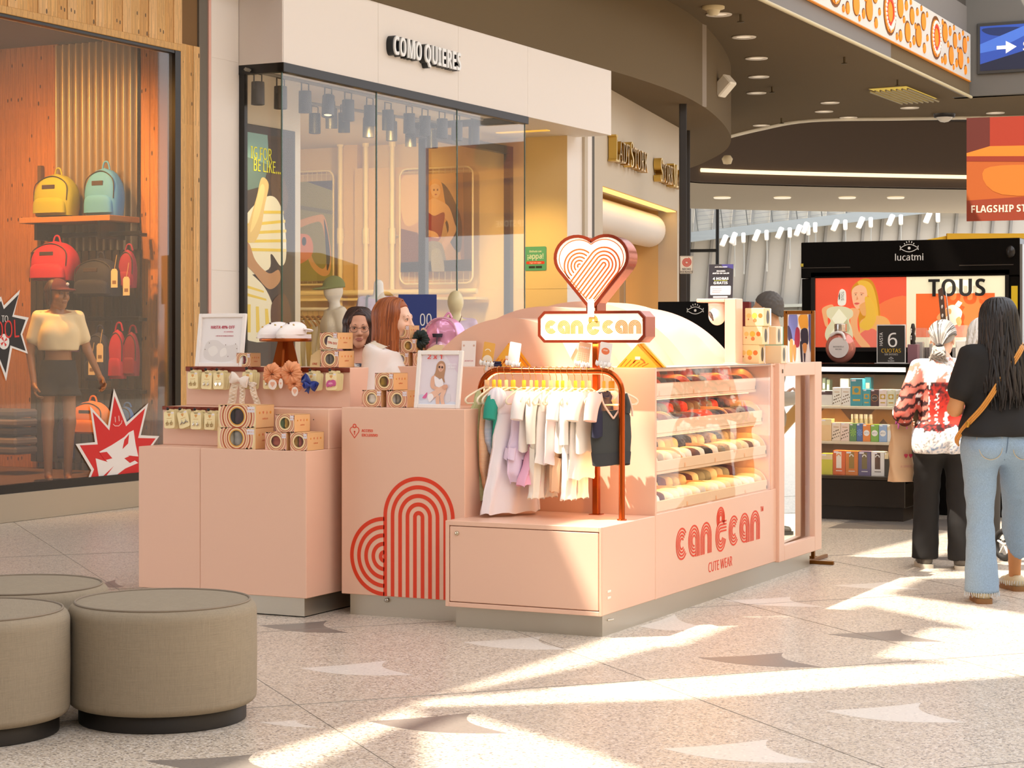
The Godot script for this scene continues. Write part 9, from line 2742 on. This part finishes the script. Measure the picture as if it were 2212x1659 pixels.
	var p2 := thing("person", "older lady with grey ponytail in red and white patterned blouse and wide black trousers", "person", V(c2.x, 0, c2.z), YAW + PI - 0.1)
	p2.scale = Vector3.ONE * 0.9
	inv = p2.transform.affine_inverse()
	var e0 := inv * ony(1999, 1226)
	var e1 := inv * ony(2078, 1230)
	var feet2 := [[e0.x, e0.z + 0.03], [e1.x, e1.z + 0.03]]
	var arms2 := [[V(0.275, 1.07, -0.02), V(0.24, 1.0, 0.2), V(-1, 0.1, 0.2)], [V(-0.25, 1.08, 0.0), V(-0.12, 1.1, 0.24), V(0.6, 0.5, 0.2)]]
	hx = body(p2, pale, 1.12, arms2, feet2, V(0.3, -0.25, 0.05), 0.045, 0.8)
	face_bits(p2, hx, "4a3a2c", "8a8078", "b5706a")
	hair_back(p2, hx, ["a39c93", "c9c2b8", "8f877e", "5a534c", "dad4cc"], 90, 12)
	var pt := nb()
	var qr := RandomNumberGenerator.new()
	qr.seed = 4
	for i in 26:
		var a := i * 0.9
		pt.t = hx
		pt.tube(smooth_open([V(0.03 * sin(a), -0.075, -0.1), V(0.04 * sin(a * 1.3), -0.11, -0.125), V(0.05 * sin(a * 1.7), -0.15, -0.12 + 0.02 * cos(a)), V(0.065 * sin(a * 2.1), -0.19 - 0.03 * cos(a), -0.10)], 4), 0.006, 5)
	put("ponytail", pt, m("a39b90", 0.45), p2)
	put("hair_tie", nb().ell(hx * V(0, -0.075, -0.103), V(0.03, 0.016, 0.02), 12), m("2c2622"), p2)
	var nz := FastNoiseLite.new()
	nz.seed = 3
	nz.frequency = 9.0
	var nf := FastNoiseLite.new()
	nf.seed = 8
	nf.frequency = 34.0
	var cw := lin("f1ece8")
	var cr := lin("c92f1e")
	var cdk := lin("3a1a1c")
	var cb := lin("7f97b5")
	var cgy := lin("8f8a88")
	var cpk := lin("d98a78")
	var blouse := func(p: Vector3) -> Color:
		var a := nz.get_noise_3d(p.x, p.y * 0.7, p.z)
		var b := nf.get_noise_3d(p.x, p.y, p.z)
		if p.y > 1.28: return cw.lerp(cb, clampf(b * 2.0 - 0.2, 0, 1)) if a < 0.18 else cpk
		if p.y > 1.0:
			if absf(p.x) < 0.11 and p.z < 0.05: return cr.lerp(cdk, clampf((p.y - 1.13) * 6.0 + b * 1.6, 0, 1)) if fmod(absf(p.x * 40.0 + b), 2.2) > 0.4 or a > 0.1 else cw
			var st := sin(p.y * 90.0 + p.x * 30.0 + a * 6.0)
			if st > 0.35: return cdk
			return cr.lerp(cpk, clampf(0.5 + a, 0, 1)) if a > -0.18 else cw
		if p.y > 0.965 + 0.05 * a: return cdk.lerp(cr, clampf(b * 2.0, 0, 1))
		return cw.lerp(cb if a > 0 else cgy, clampf(absf(b) * 3.0 - 0.3, 0, 1))
	top_shirt(p2, "blouse", 1.14, 0.014, arms2, 1.72, 0.80, vcol(0.8), 1.0, 0.012, blouse, 0.0095, 0.003)
	var tb := trousers(p2, 1.12, feet2, m("201e1d", 0.9), 1.0, [0.085, 0.092], 0.06, 0.002)
	shoes(p2, feet2, [0.12, -0.12], "5c564e", "cfc8b8")
	# her paper bag
	var bg := thing("paper_bag", "kraft paper bag with pink handles and small hearts, held by the older lady", "bag", at(1946, 1040, 12.25), YAW + 0.25)
	var bw := 0.074
	var bh := at(1946, 916, 12.25).y - bg.position.y
	var kr := m("d9b48c", 0.75)
	var bm := nb()
	bm.grid(func(uu, vv):
		var a: float = uu * TAU
		var sq := pow(pow(absf(cos(a)), 5.0) + pow(absf(sin(a)), 5.0), -0.2)
		var k: float = 1.0 - 0.12 * vv
		return V(bw * cos(a) * sq * k + 0.006 * sin(vv * 11.0 + a * 2.0), bh * vv, -0.045 * sin(a) * sq * (1.0 - 0.45 * vv) + 0.004 * sin(vv * 17.0 + 3.0 * a)), 48, 14)
	bm.poly([V(-bw, 0, 0.045), V(-bw, 0, -0.045), V(bw, 0, -0.045), V(bw, 0, 0.045)])
	put("paper", bm, kr, bg)
	var hm := nb()
	for i in 2: hm.prism(heart(0.013, 0.012 + 0.032 * i, bh * 0.45, 6), 0.047, 0.049)
	put("hearts", hm, m("c9405a"), bg)
	word(bg, "AL SERVICIO", 0.012, m("c98a86"), xf(V(0.012, bh * 0.27, 0.05)), plainf, 0.8, 0.001)
	for s in [-1, 1]: put("handle", nb().tube(smooth_open([V(-0.03, bh - 0.03, s * 0.02), V(-0.008, bh + 0.06, s * 0.015), V(0.02, bh + 0.125, s * 0.008), V(0.025, bh + 0.06, s * 0.015), V(0.03, bh - 0.03, s * 0.02)], 6), 0.0075, 6), m("ee7fd0", 0.4), bg)
	# ---- white-haired shopper, nearly hidden
	var c3 := at(2124, HY, 13.7)
	var p3 := thing("person", "white curly haired shopper mostly hidden in front of the long-haired woman", "person", V(c3.x, 0, c3.z), YAW + PI + 0.5)
	p3.scale = Vector3.ONE * 0.92
	var fs := [[0.09, 0.0], [-0.09, 0.02]]
	var ar := [[V(0.24, 1.07, -0.02), V(0.18, 1.08, 0.22), V(-0.5, 0.5, 0.2)], [V(-0.24, 1.07, -0.02), V(-0.18, 1.08, 0.22), V(0.5, 0.5, 0.2)]]
	hx = body(p3, pale, 1.05, ar, fs, V(0.05, 0, 0), 0.02, 0.8)
	face_bits(p3, hx, "4a5a68", "cfc8c0", "b5706a")
	hair(p3, hx, ["f2ece2", "e6dccb", "fbf7ef"], -125, 125, 90, 0.15, 0.03, 0.01, 0.014, 17)
	top_shirt(p3, "cardigan", 1.08, 0.014, ar, 1.8, 0.85, m("d9d0c6", 0.9), 0.8)
	trousers(p3, 1.05, fs, m("4a4640", 0.9), 1.0, [0.08, 0.07], 0.06)
	shoes(p3, fs, [0.1, -0.1], "3a332c", "2a2622")
	# ---- pushchair wheel corner glimpsed between the legs
	var pc := thing("pushchair", "dark pushchair with a pale rim glimpsed between the jeans legs", "pushchair", ony(2176, 1212), YAW)
	for q in [[-0.02, 0.0], [0.32, 0.05]]:
		var w := nb()
		w.t = xf(V(q[0], 0.105, q[1]), 0.4, 0, PI / 2)
		var rim := []
		for i in 25: rim.append(V(0.085 * cos(i * TAU / 24), 0, 0.085 * sin(i * TAU / 24)))
		put("tyre", w.tube(rim, 0.02, 8, false), m("24211f", 0.7), pc)
		var sp2 := nb()
		sp2.t = w.t
		for i in 5: sp2.tube([Vector3.ZERO, V(0.08 * cos(i * 1.2566), 0, 0.08 * sin(i * 1.2566))], 0.009, 6)
		put("spokes", sp2, m("d9d4cc", 0.4), pc)
	put("frame", nb().tube([V(-0.02, 0.12, 0), V(0.1, 0.45, -0.1), V(0.32, 0.12, 0.05)], 0.014, 8), m("2b2826", 0.5), pc)
	put("seat", nb().ell(V(0.15, 0.5, -0.15), V(0.16, 0.22, 0.18), 18), m("26232a", 0.8), pc)
	# ---- man in green t-shirt
	var c4 := at(1667, HY, 14.0)
	var p4 := thing("person", "man with short grey hair and green t-shirt looking left behind the pink kiosk", "person", V(c4.x, 0, c4.z), YAW - PI * 0.5 - 0.55)
	p4.scale = Vector3.ONE * 1.035
	var fm := [[0.1, 0.0], [-0.1, 0.0]]
	var am := [[V(0.25, 1.08, -0.04), V(0.24, 0.9, 0.14), V(-1, 0, 0.2)], [V(-0.25, 1.08, -0.04), V(-0.24, 0.9, 0.14), V(1, 0, 0.2)]]
	hx = body(p4, skin, 1.08, am, fm, V(0.15, 0.0, 0), 0.02, 0.4)
	face_bits(p4, hx, "3a2c20", "4a443e", "a5675c")
	hair_cap(p4, hx, "55504b", 0.075, -0.075, 0.0022)
	top_shirt(p4, "shirt", 1.08, 0.014, am, 0.7, 0.86, m("6f9c7e", 0.9), 0.0)
	trousers(p4, 1.05, fm, m("3a3f4c", 0.9), 1.0, [0.075, 0.065], 0.06)
	shoes(p4, fm, [0.1, -0.1], "2f2a26", "cfc8bc")
	# ---- saleswoman inside the kiosk
	var c5 := at(846, HY, 10.75)
	var p5 := thing("person", "saleswoman with long straight auburn hair and white blouse behind the kiosk counter", "person", V(c5.x, 0, c5.z), YAW + 1.05)
	p5.scale = Vector3.ONE * 0.968
	var f5 := [[0.09, 0.0], [-0.09, 0.0]]
	var a5 := [[V(0.21, 1.08, -0.02), V(0.2, 0.95, 0.2), V(-1, 0, 0.3)], [V(-0.21, 1.08, -0.02), V(-0.2, 0.95, 0.2), V(1, 0, 0.3)]]
	hx = body(p5, pale, 0.95, a5, f5, V(0.02, 0.12, 0), 0.01, 0.4)
	face_bits(p5, hx, "5a4632", "8a5a38", "c57a6c")
	hair(p5, hx, ["9c5428", "83431e", "b5683a", "a65c2c"], -150, 150, 190, 0.42, 0.012, 0.0075, 0.003, 51)
	top_shirt(p5, "blouse", 0.97, 0.014, a5, 0.8, 0.9, m("efe6de", 0.85), 0.9)
	var ruf := nb()
	for s in [-1, 1]: ruf.grid(func(uu, vv): return V(s * (0.09 + 0.1 * uu), 1.43 - 0.03 * uu + 0.03 * vv, 0.04 - 0.09 * vv + 0.012 * sin(uu * 30.0)), 30, 3)
	put("ruffle", ruf, m("e9dcc6", 0.85), p5)
	trousers(p5, 0.95, f5, m("4a4a58", 0.9), 1.0, [0.07, 0.06], 0.06)
	shoes(p5, f5, [0.1, -0.1], "d9d2ca", "efe9e2")
	# ---- woman with glasses
	var c6 := at(775, HY, 11.9)
	var p6 := thing("person", "dark-haired woman with glasses and printed dress frowning behind the sock boxes", "person", V(c6.x, 0, c6.z), YAW + 0.1)
	p6.scale = Vector3.ONE * 0.947
	hx = body(p6, m("d9a080", 0.55), 1.1, a5, f5, V(0.1, 0.0, 0), 0.015, 0.4)
	face_bits(p6, hx, "3a2a20", "4a3428", "b0645c")
	hair(p6, hx, ["3a241c", "2b1a15", "4a2e22"], -152, 152, 150, 0.2, 0.012, 0.0085, 0.003, 61, 0.085)
	var dp := func(p: Vector3) -> Color:
		return lin("c9c2b8") if nz.get_noise_3d(p.x * 2.0, p.y * 2.0, p.z * 2.0) > 0.0 else lin("3a3a44")
	top_shirt(p6, "dress", 1.12, 0.012, a5, 0.6, 0.45, vcol(0.85, "d"), 1.1, 0.012, dp, 0.012, 0.003, 1.38)
	put("bag_strap", nb().tube(smooth_open([V(-0.12, 1.43, 0.03), V(-0.08, 1.38, 0.11), V(0.02, 1.22, 0.155), V(0.12, 1.05, 0.14)], 6), 0.014, 8), m("c98a94", 0.6), p6)
	var gm := nb()
	gm.t = hx
	for s in [-1, 1]:
		var rim := []
		for i in 21: rim.append(V(s * 0.033 + 0.025 * cos(i * TAU / 20), -0.002 + 0.019 * sin(i * TAU / 20), 0.103 - 0.01 * absf(cos(i * TAU / 20) * s + 0.2)))
		gm.tube(rim, 0.0014, 6, false)
		gm.tube([V(s * 0.057, 0.004, 0.096), V(s * 0.078, 0.004, 0.01)], 0.0016, 6)
	gm.tube([V(-0.009, 0.004, 0.104), V(0, 0.008, 0.107), V(0.009, 0.004, 0.104)], 0.0014, 6)
	put("spectacles", gm, m("6b5a50", 0.25, 0.7), p6)
	trousers(p6, 1.05, f5, m("2a2a30", 0.9), 1.0, [0.07, 0.06], 0.06)
	shoes(p6, f5, [0.1, -0.1], "2b2723", "1f1c1a")
	shop_mannequin()

# mannequin in the wood-fronted shop
func shop_mannequin() -> void:
	var sk := m("a0683a", 0.35)
	var c := at(126, HY, 16.3)
	var o := thing("mannequin", "brown female mannequin in maroon cap, cream crop top and black shorts behind the glass", "mannequin", V(c.x, 0.24, c.z), YAW + 0.35)
	o.scale = Vector3.ONE * 0.985
	var ft := [[0.075, 0.02], [-0.08, -0.02]]
	var am := [[V(0.245, 1.1, -0.02), V(0.33, 0.88, 0.1), V(-1, 0.2, 0.3)], [V(-0.23, 1.1, -0.05), V(-0.2, 0.83, 0.0), V(1, 0.1, 0.2)]]
	var hx := body(o, sk, 0.86, am, ft, V(0, 0.5, 0), 0.0, 0.2)
	face_bits(o, hx, "5a3a24", "6b4426", "8a5030")
	top_shirt(o, "crop_top", 0.88, 0.012, am, 0.62, 1.1, m("efd9a8", 0.85), 0.8)
	trousers(o, 0.9, ft, m("1b1918", 0.85), 1.02, [0.105, 0.12], 0.72)
	var cap := Blob.new(V(-0.13, -0.02, -0.15), V(0.13, 0.16, 0.22), 0.008)
	cap.ell(V(0, 0.045, -0.015), V(0.088, 0.092, 0.104), 0.01)
	cap.plane(V(0, 0.035, 0), Vector3.DOWN)
	cap.ell(V(0, 0.035, 0.12), V(0.075, 0.014, 0.075), 0.02)
	var cmb := nb()
	cmb.t = hx
	put("cap", cap.mesh(cmb), m("5e2026", 0.8), o)
	put("cap_badge", nb().ell(hx * V(0.03, 0.085, 0.085), V(0.014, 0.014, 0.008), 10), m("e9e2da"), o)
	hair(o, hx, ["4a2a18", "3a2114"], -110, 110, 60, 0.14, -0.01, 0.008, 0.003, 71)
	put("stand", nb().lathe([[0.0, 0.0], [0.2, 0.0], [0.2, 0.01], [0.0, 0.012]], 24), m("3a332c", 0.3, 0.5), o)
func window_mannequins() -> void:
	var wh := m("efe7d6", 0.4)
	# headless torso in lilac
	var a := at(818, HY, 20.2)
	var o := thing("mannequin", "headless cream mannequin in a lilac t-shirt with a dark strap in the corner shop", "mannequin", V(a.x, 0.42, a.z), YAW + 0.15)
	var am := [[V(0.24, 1.1, -0.03), V(0.24, 0.86, 0.05), V(-1, 0, 0.2)], [V(-0.24, 1.1, -0.03), V(-0.24, 0.86, 0.05), V(1, 0, 0.2)]]
	var ft := [[0.08, 0.0], [-0.08, 0.0]]
	bust(o, wh, am, ft, 1.56)
	top_shirt(o, "shirt", 0.92, 0.012, am, 0.55, 0.95, m("d9bfd6", 0.85), 0.8)
	put("strap", nb().tube(smooth_open([V(-0.1, 1.44, -0.02), V(-0.125, 1.42, 0.06), V(-0.13, 1.25, 0.12), V(-0.1, 1.05, 0.13)], 6), 0.012, 8), m("2a2522", 0.6), o)
	put("pedestal", nb().box(V(-0.3, -0.32, -0.25), V(0.3, 0.0, 0.25), 0.01), wh, o)
	# head with cap
	var b := at(722, HY, 19.6)
	var p := thing("mannequin", "white mannequin head in an olive cap above the garment rail", "mannequin", V(b.x, 0.30, b.z), YAW - 1.15)
	bust(p, wh, am, ft, 1.5, true)
	top_shirt(p, "shirt", 0.92, 0.012, am, 0.55, 0.95, m("efe4cc", 0.85), 0.6)
	var cap := Blob.new(V(-0.13, -0.02, -0.15), V(0.13, 0.17, 0.24), 0.008)
	cap.ell(V(0, 0.045, -0.01), V(0.095, 0.105, 0.115), 0.01)
	cap.plane(V(0, 0.025, 0), Vector3.DOWN)
	cap.ell(V(0, 0.03, 0.13), V(0.085, 0.014, 0.09), 0.02)
	var cm := nb()
	cm.t = xf(V(0, 1.6, 0.01), 0, 0.08)
	put("cap", cap.mesh(cm), m("7f8a52", 0.85), p)
	put("pedestal", nb().box(V(-0.3, -0.2, -0.25), V(0.3, 0.0, 0.25), 0.01), wh, p)
	# egg head
	var c := at(984, HY, 19.8)
	var q := thing("mannequin", "smooth egg-headed cream mannequin in a pale lilac top in the corner shop", "mannequin", V(c.x, 0.19, c.z), YAW + 0.05)
	bust(q, m("f0e2b4", 0.35), am, ft, 1.5, true)
	top_shirt(q, "shirt", 0.95, 0.014, am, 0.7, 0.95, m("e3cfe2", 0.7), 0.8)
	put("necklace", nb().tube(smooth_open([V(-0.06, 1.46, 0.0), V(-0.03, 1.41, 0.075), V(0.03, 1.39, 0.08), V(0.06, 1.46, 0.0)], 5), 0.005, 6), m("8a6a4a", 0.4), q)
	put("pedestal", nb().box(V(-0.3, -0.09, -0.25), V(0.3, 0.0, 0.25), 0.01), wh, q)
func bust(o: Node3D, mat: Material, am: Array, ft: Array, neck: float, egg := false) -> void:
	var b := Blob.new(V(-0.36, 0.0, -0.22), V(0.36, 1.76, 0.28), 0.0175)
	torso(b, 0.9, -0.012)
	for i in 2:
		var s := 1.0 if i == 0 else -1.0
		b.cap(V(s * 0.16, 1.375, -0.012), am[i][0], 0.044, 0.037, 0.03).cap(am[i][0], am[i][1], 0.037, 0.025, 0.02)
		b.cap(am[i][1], am[i][1] + V(0, -0.15, 0.03), 0.03, 0.015, 0.02)
		var f := V(ft[i][0], 0.06, ft[i][1])
		b.cap(V(s * 0.085, 0.88, 0), V(s * 0.085, 0.48, 0.02), 0.072, 0.048, 0.04).cap(V(s * 0.085, 0.48, 0.02), f, 0.048, 0.033, 0.03).cap(f, f + V(0, -0.03, 0.13), 0.032, 0.024, 0.02)
	b.cap(V(0, 1.4, -0.012), V(0, neck, 0), 0.055, 0.05, 0.03)
	if egg: b.ell(V(0, 1.6, 0.01), V(0.082, 0.118, 0.1), 0.02)
	put("body", b.mesh(nb()), mat, o)
